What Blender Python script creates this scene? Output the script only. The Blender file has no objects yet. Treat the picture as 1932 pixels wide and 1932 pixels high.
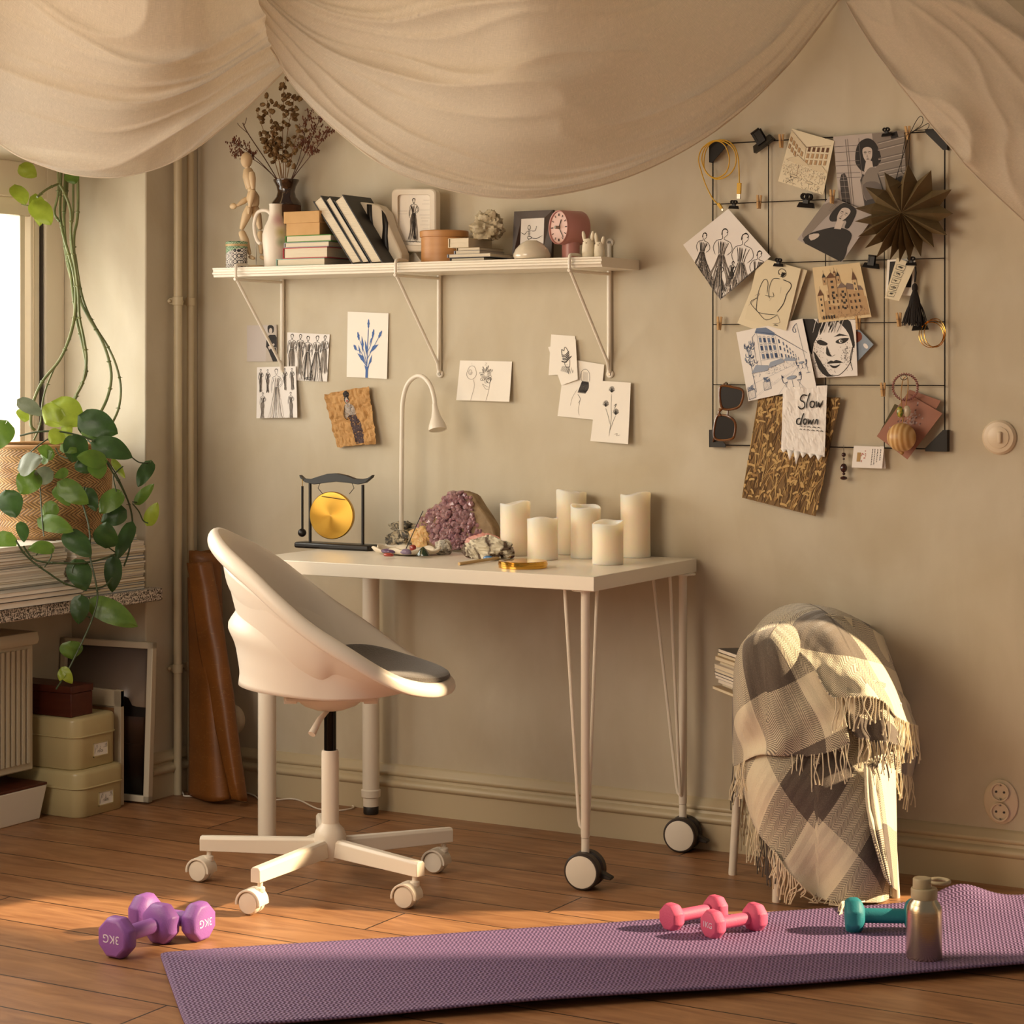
import bpy, bmesh, math, random
from math import sin, cos, pi, radians, sqrt, floor, exp
from mathutils import Vector, Matrix, noise
from mathutils.geometry import tessellate_polygon
V = Vector
SC = bpy.context.scene
COL = SC.collection
# ---------------------------------------------------------------- camera
TH, FPX, CAM, HZ = radians(29.9), 4060.0, V((0, -4.98, 1.21)), 700.0
Fv, Rv = V((-sin(TH), cos(TH), 0)), V((cos(TH), sin(TH), 0))
cd = bpy.data.cameras.new('camera'); cam = bpy.data.objects.new('camera', cd); COL.objects.link(cam)
cam.location = CAM; cam.rotation_euler = (pi/2, 0, TH)
cd.sensor_width = 36; cd.lens = FPX/1932*36; cd.shift_y = -(966-HZ)/1932
cd.clip_start = .05; SC.camera = cam
# ---------------------------------------------------------------- light
def C(h, a=1):
    if isinstance(h, str):
        h = h.lstrip('#'); c = [int(h[i:i+2], 16)/255 for i in (0, 2, 4)]
    else: c = list(h)
    return tuple(x/12.92 if x <= .04045 else ((x+.055)/1.055)**2.4 for x in c)+(a,)
W = bpy.data.worlds.new('world'); SC.world = W; W.use_nodes = True
W.node_tree.nodes['Background'].inputs[0].default_value = C('#e9dcc8')
W.node_tree.nodes['Background'].inputs[1].default_value = .22
# bright hazy sky outside the window side, dim warm room on the others
wt = W.node_tree; g_ = wt.nodes.new('ShaderNodeTexCoord'); d_ = wt.nodes.new('ShaderNodeVectorMath'); d_.operation = 'DOT_PRODUCT'; d_.inputs[1].default_value = (-.78, .62, .05)
wt.links.new(g_.outputs['Generated'], d_.inputs[0]); r_ = wt.nodes.new('ShaderNodeMapRange'); r_.inputs[1].default_value = .55; r_.inputs[2].default_value = .85; r_.inputs[3].default_value = .19; r_.inputs[4].default_value = 2.2
wt.links.new(d_.outputs['Value'], r_.inputs[0]); wt.links.new(r_.outputs[0], wt.nodes['Background'].inputs[1])
def lamp(name, kind, loc, aim, energy, color, **k):
    l = bpy.data.lights.new(name, kind); o = bpy.data.objects.new(name, l); COL.objects.link(o)
    o.location = loc; o.rotation_euler = (V(aim)-V(loc)).to_track_quat('-Z', 'Y').to_euler()
    l.energy = energy; l.color = C(color)[:3]
    for a, b in k.items(): setattr(l, a, b)
    return o
SUND = V((.862, .507, .50))
lamp('sun', 'SUN', SUND*6, (0, 0, 0), 11.0, '#ffe0b4', angle=radians(1.6))
lamp('daylight_window', 'AREA', (-4.75, -1.0, 1.5), (-2.6, -.3, .95), 84, '#fff5ea', shape='RECTANGLE', size=1.7, size_y=1.6)
lamp('fill_front', 'AREA', (-3.7, -2.75, 1.60), (-2.9, 0, 1.25), 43, '#fff0dd', shape='RECTANGLE', size=1.9, size_y=1.2)  # added fill lamp in front of the solid left wall, no window behind it
SC.view_settings.view_transform = 'Standard'; SC.view_settings.look = 'None'
SC.view_settings.exposure = 0.10; SC.view_settings.gamma = 1; SC.view_settings.use_curve_mapping = False
SC.cycles.max_bounces = 8; SC.cycles.transparent_max_bounces = 16
# ---------------------------------------------------------------- picture -> room coordinates (planes of the room)
def ray(px, py): return Fv+Rv*((px-966)/FPX)+V((0, 0, (HZ-py)/FPX))
def onY(px, py, y=0.0): d = ray(px, py); return CAM+d*((y-CAM.y)/d.y)
def onX(px, py, x): d = ray(px, py); return CAM+d*((x-CAM.x)/d.x)
def onZ(px, py, z): d = ray(px, py); return CAM+d*((z-CAM.z)/d.z)
# ---------------------------------------------------------------- materials
def mat(name, col, rough=.55, metal=0, col2=None, nscale=8, ncon=.5, bump=0, bscale=40, stretch=None, sheen=0, sss=0, trans=0, coat=0, uvm=False, distort=0, spec=.5):
    m = bpy.data.materials.new(name); m.use_nodes = True; t = m.node_tree; n = t.nodes; L = t.links
    b = n['Principled BSDF']; b.inputs['Base Color'].default_value = C(col); b.inputs['Roughness'].default_value = rough
    b.inputs['Metallic'].default_value = metal; b.inputs['Specular IOR Level'].default_value = spec
    if sheen: b.inputs['Sheen Weight'].default_value = sheen; b.inputs['Sheen Roughness'].default_value = .5
    if sss: b.inputs['Subsurface Weight'].default_value = sss; b.inputs['Subsurface Scale'].default_value = .02
    if trans: b.inputs['Transmission Weight'].default_value = trans
    if coat: b.inputs['Coat Weight'].default_value = coat; b.inputs['Coat Roughness'].default_value = .1
    tc = n.new('ShaderNodeTexCoord'); src = tc.outputs['UV' if uvm else 'Object']
    if stretch:
        mp = n.new('ShaderNodeMapping'); mp.inputs['Scale'].default_value = stretch; L.new(src, mp.inputs[0]); src = mp.outputs[0]
    if col2:
        a = n.new('ShaderNodeTexNoise'); a.inputs['Scale'].default_value = nscale; a.inputs['Detail'].default_value = 6; a.inputs['Distortion'].default_value = distort
        L.new(src, a.inputs[0]); r = n.new('ShaderNodeValToRGB'); r.color_ramp.elements[0].position = .5-ncon/2; r.color_ramp.elements[1].position = .5+ncon/2
        r.color_ramp.elements[0].color = C(col); r.color_ramp.elements[1].color = C(col2); L.new(a.outputs[0], r.inputs[0]); L.new(r.outputs[0], b.inputs['Base Color'])
    if bump:
        a = n.new('ShaderNodeTexNoise'); a.inputs['Scale'].default_value = bscale; a.inputs['Detail'].default_value = 5; L.new(src, a.inputs[0])
        u = n.new('ShaderNodeBump'); u.inputs['Strength'].default_value = bump; u.inputs['Distance'].default_value = .004
        L.new(a.outputs[0], u.inputs['Height']); L.new(u.outputs[0], b.inputs['Normal'])
    return m
def nodes(m): t = m.node_tree; return t, t.nodes, t.links, t.nodes['Principled BSDF']
# ---------------------------------------------------------------- mesh building
ORG = {}
def rnd_rot(d):
    d = V(d).normalized(); a = V((0, 0, 1)) if abs(d.z) < .9 else V((1, 0, 0)); u = d.cross(a).normalized(); return u, d.cross(u)
class MB:
    def __init__(s): s.v, s.f, s.m, s.uv = [], [], [], {}
    def add(s, vs, fs, mi=0):
        o = len(s.v); s.v += [V(p) for p in vs]; s.f += [[o+i for i in f] for f in fs]; s.m += [mi]*len(fs); return s
    def box(s, x0, x1, y0, y1, z0, z1, mi=0):
        return s.add([(x, y, z) for z in (z0, z1) for y in (y0, y1) for x in (x0, x1)], [(0, 2, 3, 1), (4, 5, 7, 6), (0, 1, 5, 4), (2, 6, 7, 3), (0, 4, 6, 2), (1, 3, 7, 5)], mi)
    def obox(s, c, ax, mi=0):
        c = V(c); a, b, d = [V(q) for q in ax]
        return s.add([c+a*i+b*j+d*k for k in (-1, 1) for j in (-1, 1) for i in (-1, 1)], [(0, 2, 3, 1), (4, 5, 7, 6), (0, 1, 5, 4), (2, 6, 7, 3), (0, 4, 6, 2), (1, 3, 7, 5)], mi)
    def beam(s, a, b, w, h, mi=0, up=(0, 0, 1)):
        a, b = V(a), V(b); d = b-a; u = d.cross(V(up)).normalized()*w/2; v = u.cross(d).normalized()*h/2
        return s.obox((a+b)/2, (d/2, u, v), mi)
    def tube(s, pts, r, n=10, closed=False, mi=0, cap=True):
        pts = [V(p) for p in pts]; N = len(pts); R_ = r if isinstance(r, (list, tuple)) else [r]*N; vs = []; fs = []; pu = None
        for i in range(N):
            a = pts[i-1] if (i or closed) else pts[0]; b = pts[(i+1) % N] if (i < N-1 or closed) else pts[-1]
            d = (b-a).normalized() if (b-a).length > 1e-9 else V((0, 0, 1))
            if pu is None: pu = rnd_rot(d)[0]
            pu = (pu-d*pu.dot(d)); pu = pu.normalized() if pu.length > 1e-6 else rnd_rot(d)[0]
            w = d.cross(pu)
            for k in range(n): t = 2*pi*k/n; vs.append(pts[i]+(pu*cos(t)+w*sin(t))*R_[i])
        for i in range(N if closed else N-1):
            j = (i+1) % N
            for k in range(n): fs.append((i*n+k, i*n+(k+1) % n, j*n+(k+1) % n, j*n+k))
        if cap and not closed: fs += [tuple(range(n))[::-1], tuple(range((N-1)*n, N*n))]
        return s.add(vs, fs, mi)
    def lathe(s, prof, c=(0, 0, 0), n=32, mi=0, ax=(0, 0, 1), cap=True, wob=None):
        c = V(c); ax = V(ax).normalized(); u, w = rnd_rot(ax)
        if abs(ax.z) > .999: u, w = V((1, 0, 0)), V((0, 1, 0))
        vs = []; fs = []; N = len(prof)
        for i, (r, h) in enumerate(prof):
            for k in range(n):
                t = 2*pi*k/n; rr = r*(wob(t, i) if wob else 1); vs.append(c+(u*cos(t)+w*sin(t))*rr+ax*h)
        for i in range(N-1):
            for k in range(n): fs.append((i*n+k, i*n+(k+1) % n, (i+1)*n+(k+1) % n, (i+1)*n+k))
        if cap: fs += [tuple(range(n))[::-1], tuple(range((N-1)*n, N*n))]
        return s.add(vs, fs, mi)
    def prism(s, poly, off, mi=0):      # poly: 3D points, off: extrusion vector
        p = [V(q) for q in poly]; n = len(p); off = V(off)
        return s.add(p+[q+off for q in p], [tuple(range(n))[::-1], tuple(range(n, 2*n))]+[(i, (i+1) % n, (i+1) % n+n, i+n) for i in range(n)], mi)
    def grid(s, fn, nu, nv, mi=0, closeu=False, uvf=None):
        o = len(s.v); vs = [fn(i/nu, j/nv) for j in range(nv+1) for i in range(nu+1)]; fs = []
        for j in range(nv):
            for i in range(nu): a = j*(nu+1)+i; fs.append((a, a+1, a+nu+2, a+nu+1))
        if uvf:
            for j in range(nv+1):
                for i in range(nu+1): s.uv[o+j*(nu+1)+i] = uvf(i/nu, j/nv)
        return s.add(vs, fs, mi)
    def ball(s, c, r, n=16, m=10, mi=0, sc=(1, 1, 1), fn=None):
        c = V(c); vs = []; fs = []
        for j in range(m+1):
            a = pi*j/m
            for k in range(n):
                t = 2*pi*k/n; d = V((sin(a)*cos(t), sin(a)*sin(t), cos(a))); q = fn(d) if fn else 1
                vs.append(c+V((d.x*sc[0], d.y*sc[1], d.z*sc[2]))*r*q)
        for j in range(m):
            for k in range(n): fs.append((j*n+k, (j+1)*n+k, (j+1)*n+(k+1) % n, j*n+(k+1) % n))
        return s.add(vs, fs, mi)
    def poly(s, p, mi=0):
        p = [V(q) for q in p]; return s.add(p, [list(t) for t in tessellate_polygon([p])], mi)
    def xf(s, M):
        s.v = [M @ q for q in s.v]; return s
    def build(s, name, mats, parent=None, smooth=True, ang=38, bevel=0, bseg=2, sub=0, solid=0, soff=-1, merge=True, keep=False, flip=False):
        me = bpy.data.meshes.new(name)
        if parent is not None: o0 = ORG.get(parent.name, V((0, 0, 0)))
        elif keep: o0 = V((0, 0, 0))
        else:
            xs = [q.x for q in s.v]; ys = [q.y for q in s.v]; zs = [q.z for q in s.v]
            o0 = V(((min(xs)+max(xs))/2, (min(ys)+max(ys))/2, min(zs)))
        me.from_pydata([q-o0 for q in s.v], [], s.f)
        for m in (mats if isinstance(mats, (list, tuple)) else [mats]): me.materials.append(m)
        me.polygons.foreach_set('material_index', s.m)
        if s.uv:
            ul = me.uv_layers.new(name='UVMap')
            for lp in me.loops: ul.data[lp.index].uv = s.uv.get(lp.vertex_index, (0, 0))
        bm = bmesh.new(); bm.from_mesh(me)
        if merge: bmesh.ops.remove_doubles(bm, verts=bm.verts, dist=1e-5)
        bmesh.ops.recalc_face_normals(bm, faces=bm.faces)
        if flip: bmesh.ops.reverse_faces(bm, faces=bm.faces)
        bm.to_mesh(me); bm.free()
        if smooth: me.shade_smooth(); me.set_sharp_from_angle(angle=radians(ang))
        o = bpy.data.objects.new(name, me); COL.objects.link(o)
        if parent is not None: o.parent = parent; ORG[o.name] = o0
        else: o.location = o0; ORG[o.name] = o0
        if solid:
            q = o.modifiers.new('solid', 'SOLIDIFY'); q.thickness = solid; q.offset = soff
        if bevel:
            q = o.modifiers.new('bevel', 'BEVEL'); q.width = bevel; q.segments = bseg; q.limit_method = 'ANGLE'; q.angle_limit = radians(40); q.harden_normals = False
        if sub:
            q = o.modifiers.new('sub', 'SUBSURF'); q.levels = sub; q.render_levels = sub
        return o
def tag(o, label, cat, group=None):
    o['label'] = label; o['category'] = cat
    if group: o['group'] = group
    return o
def thing(name, loc, label, cat, group=None):
    o = bpy.data.objects.new(name, None); COL.objects.link(o); o.location = loc; o.empty_display_size = .05; ORG[o.name] = V(loc); return tag(o, label, cat, group)
def struct(o): o['kind'] = 'structure'; return o
def copy_tree(o, loc=None, rot=None, label=None, parent=None):
    c = o.copy(); COL.objects.link(c)
    if parent is not None: c.parent = parent
    if loc is not None: c.location = loc
    if rot is not None: c.rotation_euler = rot
    if label: c['label'] = label
    for ch in [q for q in bpy.data.objects if q.parent == o]: copy_tree(ch, parent=c)
    return c
def cr(pts, n=8, closed=False):     # Catmull-Rom through points of any dimension
    P = [V(p) for p in pts]; N = len(P); out = []
    for i in range(N if closed else N-1):
        a, b, c, d = (P[(i-1) % N], P[i], P[(i+1) % N], P[(i+2) % N]) if closed else (P[max(i-1, 0)], P[i], P[i+1], P[min(i+2, N-1)])
        for k in range(n):
            t = k/n; out.append(.5*((2*b)+(c-a)*t+(2*a-5*b+4*c-d)*t*t+(3*b-a-3*c+d)*t**3))
    if not closed: out.append(P[-1])
    return out
def samp(P, t):     # point at fraction t of a list
    x = max(0, min(1, t))*(len(P)-1); i = min(int(x), len(P)-2); f = x-i; return P[i]*(1-f)+P[i+1]*f
def N3(p, s=1.0): return noise.noise(V(p)*s)
# ================================================================ the room
RND = random.Random(11)
m_wall = mat('plaster_limewash', '#cfc6b2', .85, col2='#c3b79e', nscale=2.2, ncon=.42, bump=.25, bscale=26, distort=1.2)
def wall_mat(m):        # brushed limewash: sweeping strokes over soft cloudy patches
    t, n, L, b = nodes(m); ramp = [x for x in n if x.type == 'VALTORGB'][0]
    tc = [x for x in n if x.type == 'TEX_COORD'][0]
    mp = n.new('ShaderNodeMapping'); mp.inputs['Rotation'].default_value = (0, .9, 0); mp.inputs['Scale'].default_value = (7, 4, 3); L.new(tc.outputs['Object'], mp.inputs[0])
    a = n.new('ShaderNodeTexNoise'); a.inputs['Scale'].default_value = 1.6; a.inputs['Detail'].default_value = 8; a.inputs['Distortion'].default_value = .5; L.new(mp.outputs[0], a.inputs[0])
    mx = n.new('ShaderNodeMixRGB'); mx.blend_type = 'SOFT_LIGHT'; mx.inputs[0].default_value = .26
    L.new(ramp.outputs[0], mx.inputs[1]); L.new(a.outputs[0], mx.inputs[2]); L.new(mx.outputs[0], b.inputs['Base Color'])
    bp = [x for x in n if x.type == 'BUMP'][0]; nb = n.new('ShaderNodeBump'); nb.inputs['Strength'].default_value = .22; nb.inputs['Distance'].default_value = .004
    L.new(a.outputs[0], nb.inputs['Height']); L.new(bp.outputs[0], nb.inputs['Normal']); L.new(nb.outputs[0], b.inputs['Normal'])
wall_mat(m_wall)
m_trim = mat('painted_trim', '#c6b797', .38, bump=.05, bscale=18)
m_frame = mat('window_paint', '#efe4d0', .35)
XL, XW, YR, ZS, ZH = -3.92, -4.25, -.234, .60, 1.80
YA = -1.75
# back wall with an unseen opening beyond the right edge, shaped to cut the sun band
b = MB(); b.box(XL-.5, -1.30, 0, .2, 0, 3.4); b.box(-1.30, .10, 0, .2, 1.64, 3.4); b.box(.10, 3.2, 0, .2, 0, 3.4)
struct(b.build('wall_back', m_wall, bevel=.002, keep=True))
# left wall: piers around a deep window recess
b = MB(); b.box(XW, XL, YR, .0, 0, 3.4); b.box(XW, XL, YA, YR, ZH, 3.4); b.box(XW, XL, -6.2, YA, 0, 3.4)
b.box(XW, XW+.06, YA, YR, 0, ZS-.03)
struct(b.build('wall_left', m_wall, bevel=.004, keep=True))
b = MB(); b.box(XW-.1, XL+.045, YA-.02, YR+.02, ZS-.036, ZS)
m_gran = mat('speckled_granite', '#b9aea6', .3)
t, n, L, pb = nodes(m_gran); v = n.new('ShaderNodeTexNoise'); v.inputs['Scale'].default_value = 210; v.inputs['Detail'].default_value = 3; r = n.new('ShaderNodeValToRGB')
for pos, c in ((.38, '#2b2624'), (.47, '#8d8178'), (.53, '#cfc3b6'), (.62, '#e8ddd0')):
    e = r.color_ramp.elements.new(pos); e.color = C(c)
r.color_ramp.elements[0].color = C('#1c1918'); tc = n.new('ShaderNodeTexCoord'); L.new(tc.outputs['Object'], v.inputs[0]); L.new(v.outputs[0], r.inputs[0]); L.new(r.outputs[0], pb.inputs['Base Color'])
o = struct(b.build('trim_1', m_gran, bevel=.004, keep=True)); 
# window frame with a mullion and panes
w = MB(); zt = ZH-.0
w.box(XW-.06, XW+.03, YR-.075, YR, ZS, ZH); w.box(XW-.06, XW+.03, YA, YR-.075, ZH-.10, ZH); w.box(XW-.06, XW+.03, YA, YA+.07, ZS, ZH)
w.box(XW-.06, XW+.03, YA+.07, YR-.075, ZS, ZS+.05)
wo = struct(w.build('window_1', m_frame, bevel=.003, keep=True))
s = MB()
for y0, y1 in ((YR-.085, YR-.108), (YA+.07, YA+.115), (-.95, -.99), (-1.0, -1.04)): s.box(XW-.05, XW+.012, min(y0, y1), max(y0, y1), ZS+.05, ZH-.10)
s.box(XW-.05, XW+.012, YR-.165, YR-.145, ZS+.10, ZH-.15); s.box(XW-.05, XW+.01, YA+.1, YR-.12, ZS+.05, ZS+.10); s.box(XW-.05, XW+.01, YA+.1, YR-.12, ZH-.15, ZH-.10)
s.box(XW-.03, XW+.018, YR-.128, YR-.118, ZS+.10, ZH-.15)
s.build('window_sash', m_frame, wo, bevel=.002)
m_seal = mat('dark_seal', '#3a322b', .6)
MB().box(XW-.02, XW+.02, YR-.083, YR-.080, ZS+.05, ZH-.10).build('window_gasket', m_seal, wo)
m_glass = bpy.data.materials.new('window_glass'); m_glass.use_nodes = True; t = m_glass.node_tree; n = t.nodes; L = t.links
tr = n.new('ShaderNodeBsdfTransparent'); tr.inputs[0].default_value = (.94, .96, .95, 1); gl = n.new('ShaderNodeBsdfGlossy'); gl.inputs['Roughness'].default_value = .02; mx = n.new('ShaderNodeMixShader'); mx.inputs[0].default_value = .06
L.new(tr.outputs[0], mx.inputs[1]); L.new(gl.outputs[0], mx.inputs[2]); L.new(mx.outputs[0], n['Material Output'].inputs[0])
MB().box(XW-.03, XW-.026, YA+.1, YR-.12, ZS+.08, ZH-.12).build('window_pane', m_glass, wo)
# floor boards
m_floor = mat('worn_pine_boards', '#a87b52', .42)
t, n, L, pb = nodes(m_floor); tc = n.new('ShaderNodeTexCoord')
sx = n.new('ShaderNodeSeparateXYZ'); L.new(tc.outputs['Object'], sx.inputs[0])
def mth(n, L, op, a, b_=None, c=None):
    q = n.new('ShaderNodeMath'); q.operation = op
    for i, z in enumerate((a, b_, c)):
        if z is None: continue
        if isinstance(z, (int, float)): q.inputs[i].default_value = z
        else: L.new(z, q.inputs[i])
    return q.outputs[0]
PW = .163
yr = mth(n, L, 'DIVIDE', mth(n, L, 'ADD', sx.outputs[1], .774), PW); row = mth(n, L, 'FLOOR', yr); fr = mth(n, L, 'FRACT', yr)
wn = n.new('ShaderNodeTexWhiteNoise'); wn.noise_dimensions = '1D'; L.new(row, wn.inputs['W'])
xr = mth(n, L, 'DIVIDE', mth(n, L, 'ADD', sx.outputs[0], mth(n, L, 'MULTIPLY', wn.outputs[0], 4.0)), 2.3); fx = mth(n, L, 'FRACT', xr); cx = mth(n, L, 'FLOOR', xr)
gap = mth(n, L, 'MAXIMUM', mth(n, L, 'LESS_THAN', fr, .026), mth(n, L, 'LESS_THAN', fx, .0018))
cmb = n.new('ShaderNodeCombineXYZ'); L.new(mth(n, L, 'MULTIPLY', sx.outputs[0], 1.4), cmb.inputs[0]); L.new(mth(n, L, 'MULTIPLY', sx.outputs[1], 9), cmb.inputs[1]); L.new(mth(n, L, 'ADD', mth(n, L, 'MULTIPLY', row, 3.7), mth(n, L, 'MULTIPLY', cx, 1.9)), cmb.inputs[2])
gr = n.new('ShaderNodeTexNoise'); gr.inputs['Scale'].default_value = 2.6; gr.inputs['Detail'].default_value = 9; gr.inputs['Distortion'].default_value = 1.6; L.new(cmb.outputs[0], gr.inputs[0])
rp = n.new('ShaderNodeValToRGB'); rp.color_ramp.elements[0].position = .3; rp.color_ramp.elements[0].color = C('#845a3b'); rp.color_ramp.elements[1].position = .7; rp.color_ramp.elements[1].color = C('#a97c55')
L.new(gr.outputs[0], rp.inputs[0])
hv = n.new('ShaderNodeHueSaturation'); L.new(rp.outputs[0], hv.inputs['Color']); w2 = n.new('ShaderNodeTexWhiteNoise'); w2.noise_dimensions = '2D'; cb2 = n.new('ShaderNodeCombineXYZ'); L.new(row, cb2.inputs[0]); L.new(cx, cb2.inputs[1]); L.new(cb2.outputs[0], w2.inputs['Vector'])
L.new(mth(n, L, 'ADD', mth(n, L, 'MULTIPLY', w2.outputs[0], .3), .85), hv.inputs['Value'])
kn = n.new('ShaderNodeTexVoronoi'); kn.inputs['Scale'].default_value = 2.1; km = n.new('ShaderNodeMapping'); km.inputs['Scale'].default_value = (1, 1.9, 1); L.new(tc.outputs['Object'], km.inputs[0]); L.new(km.outputs[0], kn.inputs[0])
kd = mth(n, L, 'MULTIPLY', mth(n, L, 'LESS_THAN', kn.outputs[0], .045), .6)
m1 = n.new('ShaderNodeMixRGB'); m1.inputs[2].default_value = C('#4a2c17'); L.new(kd, m1.inputs[0]); L.new(hv.outputs[0], m1.inputs[1])
m2 = n.new('ShaderNodeMixRGB'); m2.inputs[2].default_value = C('#1f130b'); L.new(gap, m2.inputs[0]); L.new(m1.outputs[0], m2.inputs[1]); L.new(m2.outputs[0], pb.inputs['Base Color'])
sc_ = n.new('ShaderNodeTexNoise'); sc_.inputs['Scale'].default_value = 7; sc_.inputs['Detail'].default_value = 6; L.new(tc.outputs['Object'], sc_.inputs[0])
L.new(mth(n, L, 'ADD', mth(n, L, 'MULTIPLY', sc_.outputs[0], .3), .28), pb.inputs['Roughness'])
bp = n.new('ShaderNodeBump'); bp.inputs['Strength'].default_value = .35; bp.inputs['Distance'].default_value = .004
L.new(mth(n, L, 'SUBTRACT', mth(n, L, 'MULTIPLY', gr.outputs[0], .35), gap), bp.inputs['Height']); L.new(bp.outputs[0], pb.inputs['Normal'])
struct(MB().box(-4.3, 3.2, -6.2, .2, -.05, 0).build('floor', m_floor, keep=True))
# baseboards: tall profile with two mouldings
prof = [(0, 0), (.020, 0), (.020, .066), (.025, .069), (.029, .074), (.029, .080), (.024, .086), (.015, .090), (.013, .097), (.019, .100), (.021, .105), (.019, .110), (.013, .114), (.010, .122), (.003, .127), (0, .128)]
def board(name, a, bb, nrm):
    a, bb, nrm = V(a), V(bb), V(nrm); m = MB(); k = len(prof)
    vs = [p+nrm*d+V((0, 0, h)) for p in (a, bb) for d, h in prof]
    m.add(vs, [(i, (i+1) % k, (i+1) % k+k, i+k) for i in range(k)]+[tuple(range(k)), tuple(range(k, 2*k))]); return struct(m.build(name, m_trim, ang=50, keep=True))
board('baseboard_back', (XL, 0, 0), (-1.30, 0, 0), (0, -1, 0)); board('baseboard_left', (XL, 0, 0), (XL, YR, 0), (1, 0, 0))
# two heating pipes in the corner, each with a wall clamp
m_pipe = mat('painted_pipe', '#c6b797', .45)
def pipe(px0, px1, zc, label, yy):
    c = (px0+px1)/2; y = yy; p = onY(c, 1000, y); r = abs(px1-px0)/2/706
    t = thing('heating_pipe', (p.x, p.y, 0), label, 'pipe')
    MB().lathe([(r, 0), (r, 3.2)], (p.x, p.y, 0), 20).build('pipe_tube', m_pipe, t)
    for z in zc:
        q = MB(); q.lathe([(r+.003, -.012), (r+.003, .012)], (p.x, p.y, z), 20); q.beam((p.x-r*.2, p.y, z), (XL, p.y, z), .012, .018)
        k = q.build('pipe_clamp', m_pipe, t, bevel=.001)
        MB().ball((p.x-r-.008, p.y-.014, z), .006, 10, 6).build('clamp_screw', m_pipe, k)
pipe(327, 344, (1.41, .36), 'left of two beige heating pipes beside the window recess', -.125)
pipe(352, 366, (1.41, .36), 'right of two beige heating pipes, nearer the room corner', -.065)
# ================================================================ shelf and brackets
m_shelf = mat('white_shelf_paint', '#ece4d3', .4)
m_wht = mat('white_powder_coat', '#e9e0d0', .38)
m_plast = mat('white_plastic', '#ece2d4', .42)
m_chr = mat('screw_steel', '#8c8478', .3, metal=1)
SX0, SX1, SY, SZ = -3.70, -2.483, -.215, 1.496
pr = [(SY, SZ), (SY, SZ-.004), (SY+.003, SZ-.006), (SY+.003, SZ-.011), (SY-.0005, SZ-.013), (SY-.0005, SZ-.018), (SY+.004, SZ-.020), (SY+.006, SZ-.026), (-.002, SZ-.026), (-.002, SZ)]
b = MB(); k = len(pr); b.add([(x, y, z) for x in (SX0, SX1) for y, z in pr], [(i, (i+1) % k, (i+1) % k+k, i+k) for i in range(k)]+[tuple(range(k)), tuple(range(k, 2*k))])
tag(b.build('wall_shelf', m_shelf, bevel=.0008, ang=50), 'long white wall shelf board with moulded front edge, carried by three wire brackets', 'shelf')
def bracket(pxf, pxw, where):
    xw = onY(pxw, 600, -.012).x; r = .0042
    t = thing('shelf_bracket', (xw, 0, SZ), 'white bent wire shelf bracket '+where, 'bracket', 'brackets under the wall shelf')
    yf = SY-.010; zt, zb, zlow = SZ+.007, SZ-.034, 1.212
    MB().tube([(xw, -.008, zlow-.006), (xw, -.008, SZ+.045)], .0062, 10).build('wall_rail', m_wht, t)
    pts = [(xw, -.010, SZ-.034), (xw, yf+.02, zb)] + [(xw, yf+.006-.006*cos(a)*0-.010*sin(a), zb+.006-.006*cos(a)) for a in (0, .5, 1, 1.5)]
    loop = [(xw, -.012, zb), (xw, yf+.012, zb), (xw, yf+.003, zb+.003), (xw, yf, zb+.012), (xw, yf, zt-.012), (xw, yf+.003, zt-.003), (xw, yf+.012, zt), (xw, yf+.05, zt), (xw, yf+.056, zt-.005)]
    MB().tube(cr(loop, 4), r, 8).build('shelf_hook', m_wht, t)
    MB().tube([(xw, yf+.004, zb), (xw, -.016, zlow+.02), (xw, -.012, zlow)], r, 8).build('diagonal_strut', m_wht, t)
    for z in (zlow-.010, SZ+.048):
        q = MB().lathe([(.0105, 0), (.0105, .004), (.008, .006)], (xw, -.001, z), 16, ax=(0, -1, 0)).build('screw_plate', m_wht, t)
        MB().lathe([(.0045, 0), (.0045, .009)], (xw, -.001, z), 6, ax=(0, -1, 0)).build('screw', m_chr, q)
bracket(448, 531, 'left-hand one, above the two fashion sketch sheets'); bracket(742, 827, 'in the middle, above and right of the desk lamp'); bracket(1073, 1148, 'right-hand one, under the rabbit figurines')
# ================================================================ desk
m_desk = mat('desk_laminate', '#efe6d6', .34)
ZT = .734
D = thing('desk', (-2.816, -.29, 0), 'white rectangular desk on two plain legs and two wheeled hairpin legs', 'desk')
MB().box(-3.316, -2.316, -.572, -.012, ZT-.034, ZT).build('desk_top', m_desk, D, bevel=.0015)
m_rub = mat('black_rubber', '#2a2420', .5)
for x, y in ((-3.28, -.53), (-3.265, -.075)):
    q = MB().lathe([(.0232, .055 if y > -.3 else .016), (.0232, ZT-.034)], (x, y, 0), 28).build('leg', m_wht, D)
    if y < -.3: MB().lathe([(.019, 0), (.021, .004), (.021, .018)], (x, y, 0), 28).build('foot', m_rub, q); continue
    MB().lathe([(.0215, .022), (.0215, .045), (.026, .048), (.027, .066), (.0215, .07)], (x, y, 0), 28).build('leg_collar', m_wht, q)
    MB().lathe([(.019, 0), (.021, .004), (.021, .02), (.018, .024)], (x, y, 0), 28).build('foot', m_rub, q)
m_tyre = mat('dark_tyre', '#3a312b', .45)
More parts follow.
